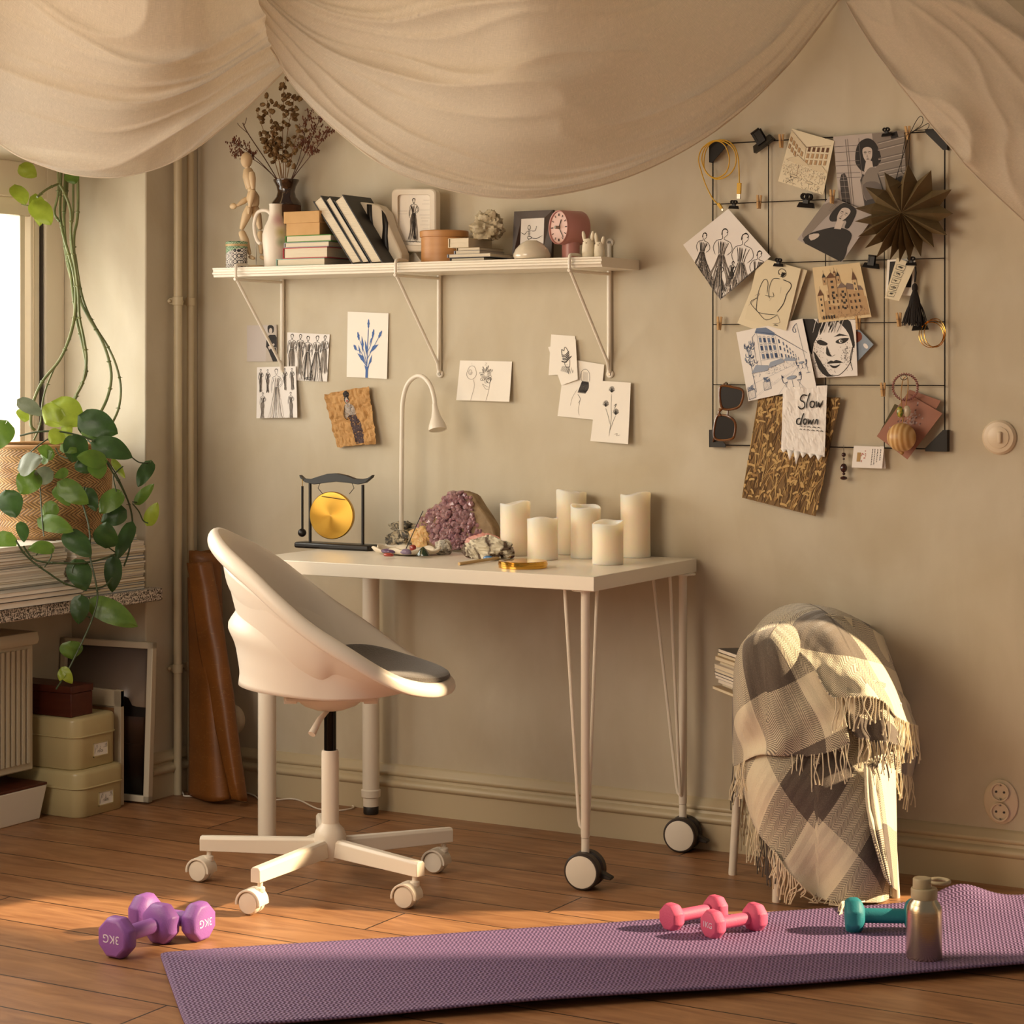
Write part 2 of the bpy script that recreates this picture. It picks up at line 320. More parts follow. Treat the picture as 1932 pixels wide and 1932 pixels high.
def hairleg(x, y, dirs, an):
    q = MB(); q.lathe([(.0095, .118), (.0105, .122), (.0105, ZT-.045), (.0135, ZT-.034)], (x, y, 0), 20)
    pl = q.build('leg', m_wht, D)
    for dx, dy in dirs:
        a = V((dx, dy, 0)).normalized()
        MB().tube([(x+dx, y+dy, ZT-.034), (x+a.x*.017, y+a.y*.017, .16), (x+a.x*.014, y+a.y*.014, .145), (x+a.x*.006, y+a.y*.006, .138), (x, y, .137)], .0042, 8).build('hairpin_rod', m_wht, pl)
    MB().lathe([(.032, ZT-.038), (.032, ZT-.034)], (x, y, 0), 20).build('mounting_plate', m_wht, pl)
    st = MB(); st.lathe([(.0095, .082), (.0095, .117)], (x, y, 0), 16); st.build('caster_stem', m_wht, pl)
    ax = (-Fv*cos(an)-Rv*sin(an)); c = V((x, y, .0435))-ax*.030+V((.0, 0, 0))
    wh = MB(); wh.lathe([(.030, .002), (.040, .0), (.0435, .004), (.0435, .022), (.038, .0255), (.038, .0345), (.0435, .038), (.0435, .056), (.040, .060), (.037, .060)], c, 40, ax=ax)
    wheel = wh.build('caster_wheel', m_tyre, pl)
    MB().lathe([(.0375, .0585), (.0375, .0612), (.034, .0622)], c, 40, ax=ax).build('wheel_cap', m_wht, wheel)
    u = ax.cross(V((0, 0, 1))); u = u if u.dot(Rv) > 0 else -u
    cc = c+ax*.03; bk = MB()
    bk.prism([cc+u*.028+V((0, 0, .012)), cc+u*.046+V((0, 0, -.002)), cc+u*.068+V((0, 0, -.012)), cc+u*.066+V((0, 0, -.018)), cc+u*.040+V((0, 0, -.014)), cc+u*.026+V((0, 0, -.010))], ax*.024)
    bk.v = [p-ax*.012 for p in bk.v]; bk.build('brake_lever', m_rub, wheel, bevel=.002)
hairleg(-2.361, -.53, ((-.055, 0), (.0, .06)), radians(22)); hairleg(-2.332, -.06, ((-.085, 0), (0, -.075)), radians(22))
# ================================================================ swivel chair
CC = CAM+Fv*5.065+Rv*(-.428); CC.z = 0
CH = thing('swivel_chair', CC, 'white shell swivel chair with dark grey seat pad on a five-armed wheeled base', 'chair')
MC = Matrix(((Rv.x, Fv.x, 0, CC.x), (Rv.y, Fv.y, 0, CC.y), (0, 0, 1, 0), (0, 0, 0, 1)))
m_base = mat('chair_base_plastic', '#e6dccb', .4)
zr = [(-.30, .858), (-.28, .855), (-.262, .84), (-.225, .81), (-.155, .762), (-.087, .700), (-.019, .642), (.064, .588), (.116, .55), (.173, .513), (.24, .488), (.30, .480)]
def lerp(tab, x):
    if x <= tab[0][0]: return tab[0][1]
    for (a, p), (c, q) in zip(tab, tab[1:]):
        if x <= c: t = (x-a)/(c-a); return p+(q-p)*t
    return tab[-1][1]
def zrim(x): return sum(lerp(zr, x+d) for d in (-.02, -.01, 0, .01, .02))/5
def shell_pt(ph, rr, out=0, dz=0, hug=0):
    c, s = cos(ph), sin(ph); ex = .268+.008*c; ey = .262*(1+.0*c)
    wx = c*(abs(c)**-.06 if abs(c) > 1e-3 else 1); x, y = ex*wx, ey*s*(1-.10*max(0, -c)**2); zR = zrim(x)
    zb = .462
    g = rr**(4.3 if c < 0 else 3.2); n = V((c, s, 0)); fk = 1-.35*max(0, c)**2; out *= fk; dz *= fk
    return V((x*rr-.0*(1-rr), y*rr, zb+(zR-zb)*g))+n*out+V((0, 0, dz))
rings = [(1, .017, -.036), (1, .022, -.024), (1, .020, -.011), (1, .013, -.003), (1, .004, 0)]+[(q, 0, 0) for q in (.985, .95, .9, .85, .8, .74, .68, .6, .5, .38, .25, .1, .001)]
b = MB(); NN = 72
b.add([MC @ shell_pt(2*pi*k/NN, *q) for q in rings for k in range(NN)], [(j*NN+k, j*NN+(k+1) % NN, (j+1)*NN+(k+1) % NN, (j+1)*NN+k) for j in range(len(rings)-1) for k in range(NN)]+[tuple(range((len(rings)-1)*NN, len(rings)*NN))])
sh = b.build('seat_shell', m_plast, CH, sub=1, solid=.006, soff=1, ang=80)
# lower skirt of the shell, flared at the back around the grip opening
def skirt(u, v):
    ph = pi+(u-.5)*2*pi*.97
    back = max(0, -cos(ph))
    top = shell_pt(ph, .955, .001, -.004); bot_r = .185+.02*back; bot = V((cos(ph)*bot_r, sin(ph)*bot_r, .462+.015*back))
    p = top.lerp(bot, v); bul = sin(pi*v)
    p += V((cos(ph), sin(ph), 0))*(-.018*bul*(1-back)+ back**3*(.002-.020*exp(-((v-.35)/.12)**2)+.014*exp(-((v-.52)/.10)**2)+.016*max(0, v-.9)*10*.5))
    return MC @ p
b = MB(); b.grid(skirt, 90, 24); b.build('shell_underside', m_plast, CH, solid=.003, ang=80)
m_felt = mat('charcoal_felt', '#4b4540', .95, col2='#5e5751', nscale=160, ncon=.5, bump=.4, bscale=260, sheen=.4)
b = MB()
def pad(u, v, top):
    ph = 2*pi*u; c, s = cos(ph), sin(ph); rr = v
    x = .082+.202*c*rr*(1+.0*s); y = .212*s*rr; q = sqrt((x/.276)**2+(y/.262)**2)
    zs = .462+(zrim(.276*(x/.276)/max(q, .05) if q > .02 else 0)-.462)*min(1, q)**3.2
    return MC @ V((x, y, zs+(.005 if not top else .016+.036*(1-rr**4))))
b.grid(lambda u, v: pad(u, v, True), 48, 10); b.grid(lambda u, v: pad(u, v, False), 48, 10)
b.grid(lambda u, v: pad(u, 1, True)*(1-v)+pad(u, 1, False)*v, 48, 1); cu = b.build('seat_pad', m_felt, CH, sub=1, ang=60)
cu['label'] = 'dark grey felt seat pad'
b = MB(); b.box(-.095, .115, -.10, .10, .446, .456); b.box(-.100, -.07, -.09, .09, .440, .462); b.box(.085, .118, -.09, .09, .440, .462); b.xf(MC).build('seat_bracket', m_base, CH, bevel=.002)
b = MB(); b.lathe([(.088, .448), (.080, .438), (.062, .424), (.035, .414), (.020, .412)], n=40); b.xf(MC).build('tilt_housing', m_base, CH)
b = MB(); b.tube([(-.004, -.02, .414), (-.018, -.07, .402), (-.034, -.10, .372)], [.005, .007, .009], 10); b.xf(MC).build('height_lever', m_base, CH)
m_gas = mat('black_gas_spring', '#15110e', .15, metal=.6)
b = MB(); b.lathe([(.0145, .30), (.0145, .415)], n=24); b.xf(MC).build('gas_spring', m_gas, CH)
b = MB(); b.lathe([(.0205, .14), (.0205, .312), (.0190, .318)], n=28); b.xf(MC).build('column_sleeve', m_base, CH)
b = MB(); b.lathe([(.028, .062), (.032, .075), (.037, .10), (.038, .118), (.033, .132), (.024, .142), (.021, .147)], n=32); b.xf(MC).build('hub', m_base, CH)
for i in range(5):
    a = radians(-117+72*i); d = V((cos(a), sin(a), 0)); up = V((0, 0, 1)); sd = d.cross(up)
    arm = MB(); L0, L1 = .018, .315
    def sec(x, w, zb_, zt_):
        c0 = d*x; return [c0-sd*w+up*zb_, c0+sd*w+up*zb_, c0+sd*w+up*(zt_-.006), c0+sd*w*.6+up*zt_, c0-sd*w*.6+up*zt_, c0-sd*w+up*(zt_-.006)]
    vs = sec(L0, .0135, .070, .112)+sec(L1, .0125, .072, .106)
    arm.add(vs, [(i_, (i_+1) % 6, (i_+1) % 6+6, i_+6) for i_ in range(6)]+[tuple(range(6)), tuple(range(6, 12))]); ao = arm.xf(MC).build('base_arm', m_base, CH, bevel=.0015)
    # twin-wheel caster under the arm end
    sw = radians((-150, -160, -150, -30, -150)[i] if i != 3 else -25)
    tr = d*.295; hd = V((cos(sw), sin(sw), 0)); off = hd*.018*0+V((-.018, -.004, 0))
    ax = V((-.42, -1, 0)).normalized(); cen = tr+off+up*.026
    h = MB(); uu = ax.cross(up); nn = 14
    pth = [(cos(t_), sin(t_)) for t_ in [radians(-8+196*k_/nn) for k_ in range(nn+1)]]
    hood = [cen+uu*(.0315*c_)+up*(.0315*s_) for c_, s_ in pth]; inn = [cen+uu*(.0265*c_)+up*(.0265*s_) for c_, s_ in pth]
    h.prism([p-ax*.0215 for p in hood]+[p-ax*.0215 for p in inn[::-1]], ax*.043)
    h.lathe([(.011, .048), (.011, .058), (.006, .060), (.006, .074)], tr, 16)
    ho = h.xf(MC).build('caster_hood', m_base, ao, bevel=.001)
    for sgn in (-1, 1):
        q = MB(); q.lathe([(.012, .002), (.0255, .003), (.026, .006), (.0255, .015), (.022, .0195), (.012, .0205)], cen, 32, ax=ax*sgn); q.xf(MC).build('caster_wheel', m_base, ho)
# ================================================================ desk lamp
yl = -.085; p0 = onY(757, 1028, yl)
LM = thing('desk_lamp', (p0.x, p0.y, ZT), 'white gooseneck desk lamp with cone head, at the back of the desk', 'lamp')
pole = [onY(757, 1020, yl), onY(757.5, 900, yl), onY(758.5, 800, yl), onY(760, 758, yl), onY(768, 727, yl), onY(783, 711, yl), onY(798, 711, yl-.005), onY(812, 727, yl-.015), onY(819, 750, yl-.022), onY(821, 770, yl-.028)]
MB().tube(cr(pole, 6), .0062, 12).build('lamp_neck', m_wht, LM)
MB().lathe([(.044, 0), (.044, .004), (.040, .010), (.026, .018), (.012, .030), (.008, .048)], (p0.x, p0.y, ZT), 36).build('lamp_base', m_wht, LM)
ha, hb = onY(820, 762, yl-.026), onY(826, 811, yl-.040); ax = (hb-ha).normalized(); ln = (hb-ha).length
MB().lathe([(.0065, 0), (.009, ln*.25), (.013, ln*.5), (.022, ln*.8), (.0245, ln*.93), (.024, ln), (.021, ln), (.020, ln-.006), (.001, ln-.006)], ha, 32, ax=ax, cap=False).build('lamp_head', m_wht, LM, ang=50)
m_lens = mat('frosted_lens', '#d8cdb8', .3)
MB().lathe([(.0205, ln-.003), (.0205, ln-.001)], ha, 32, ax=ax).build('lamp_lens', m_lens, LM)
# ================================================================ candles
m_wax = mat('ivory_wax', '#f7e6cf', .42, sss=.85)
t, n, L, pb = nodes(m_wax); pb.inputs['Subsurface Radius'].default_value = (1.0, .6, .32); pb.inputs['Subsurface Scale'].default_value = .05
cand = [(972, 945, 1050, 57, 1, 'tall candle at the far left of the group, its rim dipping to the left'), (1024, 975, 1058, 58, 2, 'short candle standing in front, second from the left'), (1078, 924, 1047, 57, 3, 'tallest candle at the back of the group, behind a medium one'),
        (1106, 952, 1055, 57, 4, 'medium candle in the middle, overlapping the tallest one'), (1148, 982, 1067, 59, 5, 'short candle at the front, closest to the desk corner'), (1199, 928, 1052, 57, 6, 'tall candle at the far right of the group')]
for px, yt, yb, wd, sd_, lab in cand:
    p = onZ(px, yb, ZT)+Fv*.036; 
    if p.y > -.052:
        q = ray(px, yb); p = CAM+q*((-.052-CAM.y)/q.y); 
    F_ = (p-CAM).dot(Fv); r = wd/2/FPX*F_; h = (HZ-yt)/FPX*F_+CAM.z-ZT
    t = thing('led_candle', (p.x, p.y, ZT), 'ivory '+lab, 'candle', 'pillar candles on the desk')
    n = 40; b = MB(); ph = sd_*1.3
    def rim(a, r0, dz): return V((p.x+cos(a)*r0, p.y+sin(a)*r0, ZT+h-.004+dz+.0045*sin(a+ph)+.002*sin(3*a+ph*2)))
    rows = [[V((p.x+cos(a)*q, p.y+sin(a)*q, z)) for a in [2*pi*k/n for k in range(n)]] for q, z in ((r*.6, ZT), (r*.97, ZT), (r, ZT+.003), (r*.985, ZT+h*.5), (r, ZT+h-.016))]
    rows += [[rim(2*pi*k/n, r*a_, dz) for k in range(n)] for a_, dz in ((1.01, -.003), (.99, 0), (.95, .0005), (.90, -.004), (.87, -.012))]
    rows += [[V((p.x+cos(a)*q, p.y+sin(a)*q, ZT+h-.024)) for a in [2*pi*k/n for k in range(n)]] for q in (r*.8, r*.3, .001)]
    b.add([q for row_ in rows for q in row_], [(j*n+k, j*n+(k+1) % n, (j+1)*n+(k+1) % n, (j+1)*n+k) for j in range(len(rows)-1) for k in range(n)]+[tuple(range(n))[::-1]])
    b.build('candle_body', m_wax, t, ang=70)
    MB().tube([(p.x, p.y, ZT+h-.024), (p.x+.001, p.y, ZT+h-.012)], .0012, 6).build('wick', m_rub, t)
# ================================================================ papers with drawings
m_paper = mat('white_paper', '#f7f1e6', .8); m_cream = mat('cream_paper', '#e6dabd', .8); m_cool = mat('cool_white_paper', '#f0ebe6', .75)
m_ink = mat('black_ink', '#231d1a', .7); m_gry = mat('grey_pencil', '#8b8178', .8); m_lgt = mat('pale_pencil', '#bfb4a8', .8)
m_blue = mat('blue_paint', '#4468a8', .7); m_brn = mat('brown_ink', '#6b4a33', .8); m_tan = mat('tan_wash', '#bb9a72', .8)
m_navy = mat('navy_ink', '#34476a', .8); m_haze = mat('pale_blue_wash', '#9aa5b8', .8); m_skin = mat('photo_pale_grey', '#c9bcb2', .7)
INKS = [m_ink, m_gry, m_lgt]
class Paper:
    def __init__(s, name, label, cat, cor, yo, mats=INKS, base=None, group=None, curl=0, parent=None, wave=0, outline=None, nu=10):
        s.c = [onY(px, py, -o) for (px, py), o in zip(cor, yo)]; s.curl = curl; s.wave = wave; s.seed = len(label or name)*1.7; s.outline = outline
        a, b_, c, d = s.c; s.W = ((b_-a).length+(c-d).length)/2; s.H = ((d-a).length+(c-b_).length)/2
        s.ink = MB(); s.mats = mats; s.lay = 0
        m = MB(); m.grid(lambda u, v: s.pt(u, v, 0), nu, nu)
        s.o = m.build(name, base or m_paper, parent, solid=.0004, soff=-1, smooth=False)
        if label: tag(s.o, label, cat, group)
    def pt(s, u, v, off=.0006):
        a, b_, c, d = s.c; 
        if s.outline:      # ragged edges
            e = .022; u_, v_ = u, v
            u = u+(e*N3((v*9, s.seed, 1)) if (u < .02 or u > .98) else 0); v = v+(e*N3((u*9, s.seed, 5)) if (v < .02 or v > .98) else 0)
        p = (a*(1-u)+b_*u)*(1-v)+(d*(1-u)+c*u)*v
        q = -off-s.curl*(v*v*.6+(u-.5)**2*1.2*v)
        if s.wave: q -= s.wave*(.6*abs(N3((u*4, v*4.4, s.seed)))+.5*abs(N3((u*9, v*10, s.seed+3)))+.2*abs(N3((u*21, v*22, s.seed))))
        return p+V((0, q, 0))
    def line(s, pts, w=.0006, mi=0, smooth=0, lift=0):
        P_ = [V((max(.003, min(.997, p[0]))*s.W, max(.003, min(.997, p[1]))*s.H)) for p in (cr([(x, y, 0) for x, y in pts], smooth) if smooth else pts)]
        L_, R_ = [], []; n = len(P_)
        for i, p in enumerate(P_):
            d = P_[min(i+1, n-1)]-P_[max(i-1, 0)]
            if d.length < 1e-9: d = V((1, 0))
            d.normalize(); k = w*.72; o = V((-d.y, d.x))*k
            if i in (0, n-1): o *= .4
            for lst, q in ((L_, p+o), (R_, p-o)): lst.append(s.pt(q.x/s.W, q.y/s.H, .0007+.00004*lift+(.001 if s.wave else 0)))
        s.ink.add(L_+R_, [(i, i+1, n+i+1, n+i) for i in range(n-1)], mi)
    def poly(s, pts, mi=0, smooth=0, lift=None):
        if smooth: pts = [(p.x, p.y) for p in cr([(x, y, 0) for x, y in pts], smooth, True)]
        s.lay += 1; l = s.lay if lift is None else lift
        if s.wave:
            n_ = 90
            for i in range(n_):
                for j in range(n_):
                    x, y = (i+.5)/n_, (j+.5)/n_; ins = False; k = len(pts)-1
                    for m in range(len(pts)):
                        if (pts[m][1] > y) != (pts[k][1] > y) and x < (pts[k][0]-pts[m][0])*(y-pts[m][1])/(pts[k][1]-pts[m][1])+pts[m][0]: ins = not ins
                        k = m
                    if ins: s.ink.add([s.pt(a/n_, b_/n_, .0008+.00008*l) for a, b_ in ((i, j), (i+1, j), (i+1, j+1), (i, j+1))], [(0, 1, 2, 3)], mi)
            return
        s.ink.poly([s.pt(max(.002, min(.998, u)), max(.002, min(.998, v)), .0004+.00003*l) for u, v in pts], mi)
    def blob(s, cx, cy, rx, ry, mi=0, n=14, lift=None): s.poly([(cx+rx*cos(2*pi*k/n), cy+ry*sin(2*pi*k/n)) for k in range(n)], mi, lift=lift)
    def scrib(s, cx, cy, rx, ry, n, w, rnd, mi=0):
        s.line([(cx+rx*rnd.uniform(-1, 1), cy+ry*rnd.uniform(-1, 1)) for _ in range(n)], w, mi, smooth=3, lift=9)
    def done(s, name='drawing', lab=None):
        if s.ink.v: s.ink.build(name, s.mats, s.o, smooth=False, merge=False)
        return s.o
def fig(P, cx, top, h, rnd, tone=1.0, skirt=.2, arms=1, lean=0, w=.0007):
    k = h*P.H/P.W
    def q(x, y): return (cx+(x+lean*y)*k, top+y*h)
    j = lambda a=.006: rnd.uniform(-a, a)
    for _ in range(3): P.line([q(-.03+j(), .06+j()), q(-.036, .03), q(-.01+j(), .002+j()), q(.03, .012+j()), q(.036+j(), .05)], w*1.6, 0, 3)
    P.line([q(-.028, .05), q(-.024, .085), q(0, .105), q(.024, .085), q(.03, .045)], w, 0, 3)
    P.line([q(-.015, .06), q(.0, .06)], w, 0); P.line([q(-.004, .088), q(.01, .088)], w, 0)
    P.line([q(-.012, .1), q(-.014, .135), q(-.09, .16), q(-.1, .2)], w, 0, 3); P.line([q(.012, .1), q(.014, .135), q(.09, .16), q(.1, .2)], w, 0, 3)
    P.line([q(-.085, .17), q(-.06, .25), q(-.045, .34), q(-.07, .43)], w*1.3, 0, 3); P.line([q(.085, .17), q(.06, .25), q(.045, .34), q(.07, .43)], w*1.3, 0, 3)
    if arms:
        P.line([q(.095, .17), q(.15, .27), q(.07, .36)], w, 0, 4); P.line([q(.075, .19), q(.12, .27), q(.05, .34)], w, 0, 4)
        P.line([q(-.095, .17), q(-.13, .3), q(-.13, .42), q(-.12, .46)], w, 0, 4); P.line([q(-.07, .2), q(-.105, .3), q(-.115, .42)], w, 0, 4)
    for i in range(int(10*tone)): a = rnd.uniform(-.07, .07); P.line([q(a, .17+j(.02)), q(a*.7+j(.01), .27), q(a*.5, .34)], w*1.2, rnd.choice((0, 1, 1)), 3)
    for i in range(int(16*tone)):
        a = -1+2*(i+rnd.random()*.6)/(16*tone); P.line([q(a*.045, .35), q(a*.09+j(.01), .5), q(a*(skirt*.75)+j(.02), .75), q(a*skirt+j(.03), 1.0+j(.03))], w*rnd.choice((.8, 1.2, 2.2)), rnd.choice((0, 1, 1, 2)), 4)
    P.line([q(-.045, .345), q(0, .355), q(.045, .345)], w*2, 0)
Q = random.Random(5)
# ---- photograph of a woman in black, far left
P = Paper('photo_print', 'small grey photo print of a person in black clothes, behind the left bracket strut', 'photo', [(466, 614), (522, 613), (523, 682), (466, 682)], (.003, .004, .005, .004), INKS+[m_skin], mat('photo_grey', '#c4bab4', .55))
P.poly([(.72, .0), (1, 0), (1, 1), (.62, 1), (.66, .5)], 2)
P.poly([(.70, .04), (.80, -.0), (.9, .05), (.9, .18), (.84, .22), (.72, .2)], 0, 3); P.blob(.80, .16, .055, .08, 3)
P.poly([(.66, .34), (.76, .27), (.95, .27), (1, .34), (1, .62), (.82, .6), (.70, .66), (.64, .6)], 0); P.poly([(.70, .66), (.98, .62), (1, 1), (.86, 1)], 0); P.poly([(.7, .60), (.9, .50), (.93, .54), (.76, .68)], 3); P.done('photo_image')
# ---- two fashion sketch sheets
P = Paper('sketch_sheet', 'white sheet of pencilled dress figures, upper one right of the bracket rail', 'drawing', [(542, 627), (622, 631), (617, 720), (541, 717)], (.003, .004, .006, .004), INKS, m_cool)
for c, t, h, s_ in ((.12, .03, .9, .11), (.32, .03, .85, .1), (.90, .03, .8, .14), (.72, .04, 1.0, .22), (.50, .06, .95, .2)): fig(P, c, t, h, Q, 1.1, s_)
P.scrib(.55, .95, .1, .04, 12, .0008, Q); P.done()
P = Paper('sketch_sheet', 'white sheet of seven dress figures, lowest one with curled right edge', 'drawing', [(485, 693), (558, 691), (563, 788), (486, 789)], (.006, .008, .016, .010), INKS, m_cool, curl=.006)
for c, t, h, s_ in ((.1, .04, .45, .08), (.28, .05, .45, .08), (.72, .04, .42, .08), (.9, .04, .42, .08), (.15, .50, .52, .09), (.85, .5, .52, .1), (.5, .04, 1.02, .2)): fig(P, c, t, h, Q, 1.1, s_, w=.0006)
P.done()
# ---- blue plant print
P = Paper('plant_print', 'cream card with a painted blue stem of grass ears and leaves', 'print', [(656, 588), (733, 591), (730, 715), (654, 711)], (.004, .004, .008, .006), [m_blue], m_paper)
def ear(x, y, a, l=.14, w=.03):
    pts = []; ca, sa = cos(a), sin(a)
    for k in range(7):
        t = k/6; r = w*sin(pi*min(1, t*.9+.08))*(1.25 if k % 2 else .85); pts.append((t, r))
    f = lambda t, r: (x+(sa*t*l+ca*r)*P.H/P.W*.62, y-(ca*t*l-sa*r))
    P.poly([f(t, r) for t, r in pts]+[f(t, -r) for t, r in pts[::-1]], 0)
P.line([(.50, 1.0), (.49, .9), (.5, .8), (.51, .5), (.52, .24)], .0016, 0, 5); P.line([(.5, .82), (.42, .76), (.33, .68)], .0016, 0, 4)
ear(.52, .24, 0); ear(.30, .43, -.4); ear(.24, .58, -.9, .12); ear(.62, .38, .35); ear(.77, .38, .75, .15)
for a, c, d in (((.49, .8), (.36, .62), (.24, .58)), ((.5, .8), (.42, .6), (.31, .43)), ((.51, .6), (.58, .5), (.62, .38)), ((.5, .72), (.66, .52), (.77, .38))): P.line([a, c, d], .0011, 0, 5)
def leaf(x0, y0, x1, y1, w): 
    dx, dy = x1-x0, y1-y0; n_ = (-dy, dx); P.poly([(x0, y0), (x0+dx*.5+n_[0]*w, y0+dy*.5+n_[1]*w), (x1, y1), (x0+dx*.5-n_[0]*w*.3, y0+dy*.5-n_[1]*w*.3)], 0)
for q in ((.46, .79, .26, .63, .22), (.48, .66, .44, .42, .18), (.38, .62, .36, .36, .16), (.53, .82, .62, .64, .2), (.56, .62, .78, .48, -.2), (.55, .5, .66, .34, -.15), (.33, .66, .28, .50, .16), (.5, .62, .46, .5, .1)): leaf(*q)
P.poly([(.47, 1), (.47, .88), (.44, .8), (.5, .84), (.56, .8), (.53, .88), (.53, 1)], 0); P.done('painted_plant')
# ---- crumpled kraft paper
m_kraft = mat('crumpled_kraft', '#c79b62', .75, col2='#b3864f', nscale=20, bump=.5, bscale=30)
P = Paper('crumpled_paper', 'torn crumpled brown kraft paper with an inked figure in a dark skirt', 'drawing', [(613, 745), (698, 728), (712, 836), (638, 845)], (.006, .008, .020, .010), [m_ink, mat('aubergine_ink', '#4a3a3c', .8), mat('pale_chalk', '#b7aba0', .8), mat('red_ink', '#a8484a', .7)], m_kraft, wave=.016, outline=1, nu=44)
P.poly([(.44, .42), (.60, .42), (.70, .62), (.72, .96), (.50, .97), (.46, .7)], 1); P.poly([(.42, .24), (.52, .22), (.62, .3), (.62, .44), (.46, .45), (.40, .5), (.38, .36)], 2)
P.blob(.49, .07, .07, .06, 0); P.blob(.47, .16, .055, .07, 0); P.blob(.475, .175, .035, .05, 2); P.blob(.48, .19, .018, .015, 3)
for i in range(26): a = Q.uniform(.38, .6); c = Q.uniform(.24, .42); P.line([(a, c), (a+Q.uniform(-.06, .06), c+Q.uniform(.0, .07))], .0008, 0, lift=12)
P.line([(.42, .25), (.37, .36), (.39, .5), (.42, .52)], .0012, 0, 3, lift=12); P.line([(.44, .21), (.42, .16)], .001, 0, lift=12)
P.done()
# ---- flower sketch with two blossoms
P = Paper('flower_sketch', 'landscape white sheet with pencil drawings of two blossoms numbered 1 and 2', 'drawing', [(868, 680), (966, 682), (962, 758), (862, 755)], (.004, .004, .014, .006), INKS, m_paper, curl=.004)
P.line([(.245+.10*cos(t)*(.9+.08*sin(3*t)), .30+.17*sin(t)) for t in [k*.35 for k in range(20)]], .0007, 1, 2); P.line([(.22+.04*cos(t)*(1-t*.07), .28+.08*sin(t)*(1-t*.07)) for t in [k*.6 for k in range(15)]], .0007, 1, 2); P.line([(.28, .47), (.32, .6), (.30, .8), (.27, 1)], .0006, 1, 4)
P.line([(.235, .05), (.24, .10)], .0006, 1); P.line([(.49, .06), (.51, .045), (.525, .06), (.49, .11), (.53, .11)], .0006, 1)
for k in range(22): a = 2*pi*k/22; r = .05+.045*(k % 3)/2; P.line([(.52+r*.5*cos(a), .33+r*.9*sin(a)), (.52+(r+.03)*cos(a)+.015, .33+(r+.03)*1.7*sin(a)), (.52+(r+.03)*cos(a+.2), .33+(r+.03)*1.7*sin(a+.2)), (.52+r*.5*cos(a+.2), .33+r*.9*sin(a+.2))], .0006, 0 if k % 3 else 1, 2)
P.line([(.53, .5), (.6, .55), (.62, .42), (.55, .46)], .001, 0, 3)
P.line([(.61, .42), (.6, .7), (.56, 1)], .0006, 1, 4); P.line([(.6, .66), (.5, .6), (.47, .58), (.54, .7), (.6, .7)], .0006, 1, 3); P.done()
# ---- right cluster
P = Paper('sketch_sheet', 'plain white sheet behind the sketch of a head in a hat', 'paper', [(1040, 631), (1085, 634), (1089, 705), (1035, 708)], (.003, .003, .006, .004), INKS, m_paper)
P.done()
P = Paper('hat_sketch', 'white sheet with a charcoal sketch of a head in a striped brimmed hat', 'drawing', [(1034, 655), (1086, 640), (1090, 716), (1059, 727)], (.010, .010, .016, .013), INKS, m_paper)
for y in (.26, .3, .34, .38): P.line([(.40, y+.02), (.55, y+.05), (.72, y-.02)], .0016, 0, 3)
P.line([(.42, .32), (.45, .15), (.52, .2), (.58, .12), (.64, .16), (.7, .3)], .001, 0, 3); P.line([(.34, .43), (.5, .48), (.66, .43), (.8, .38)], .002, 0, 3); P.line([(.45, .46), (.47, .58), (.56, .64), (.66, .6), (.7, .45)], .0009, 0, 3)
P.line([(.52, .56), (.6, .56)], .0008, 0); P.line([(.5, .5), (.56, .5)], .0012, 0)
for i in range(12): a = .2+.03*i; P.line([(a, .66+.01*i), (a+.13, .56+.005*i)], .0009, 0)
P.line([(.5, .65), (.55, .8), (.6, .66), (.66, .8)], .0008, 0, 3); P.line([(.72, .65), (.75, .8), (.8, .72)], .0007, 1, 3); P.done()
P = Paper('hair_sketch', 'white sheet with an ink sketch of a veiled profile with long hatched hair', 'drawing', [(1066, 676), (1140, 688), (1131, 793), (1052, 785)], (.006, .006, .010, .008), INKS, m_paper)
P.line([(.44, .3), (.46, .18), (.56, .13), (.66, .2), (.68, .34)], .0007, 0, 4); P.line([(.46, .2), (.48, .34), (.66, .36)], .0006, 0, 3)
for i in range(16): P.line([(.50+.01*i, .34), (.46+.014*i, .45), (.42+.012*i, .56)], .0009, 0, 3)
for i in range(10): P.line([(.50+.012*i, .18), (.52+.012*i, .33)], .0005, 1)
P.line([(.42, .58), (.5, .66), (.46, .74)], .0008, 0, 3); P.line([(.5, .68), (.48, .86), (.52, .95)], .0007, 1, 3); P.line([(.4, .5), (.3, .66), (.28, .8)], .0006, 1, 3); P.done()
P = Paper('stem_sketch', 'white sheet with a line drawing of thin flower stems, rightmost under the shelf', 'drawing', [(1127, 718), (1190, 722), (1186, 838), (1115, 832)], (.010, .012, .018, .014), INKS, m_paper, curl=.004)
for cx_, cy_ in ((.46, .14), (.32, .38), (.62, .5)):
    for k in range(7): a = pi+pi*k/6; P.line([(cx_, cy_+.04), (cx_+.07*cos(a)-.02, cy_+.05*sin(a)), (cx_+.06*cos(a)+.02, cy_+.055*sin(a)), (cx_, cy_+.04)], .0006, 0, 2)
P.line([(.46, .2), (.47, .4), (.5, .6), (.48, .9)], .0006, 0, 4); P.line([(.32, .44), (.4, .55), (.48, .7)], .0006, 0, 3); P.line([(.62, .55), (.56, .65), (.49, .8)], .0006, 0, 3)
P.line([(.55, .40), (.62, .36), (.57, .44)], .001, 0, 3); P.line([(.62, .86), (.7, .84), (.68, .88), (.78, .86)], .0006, 1, 3); P.done()
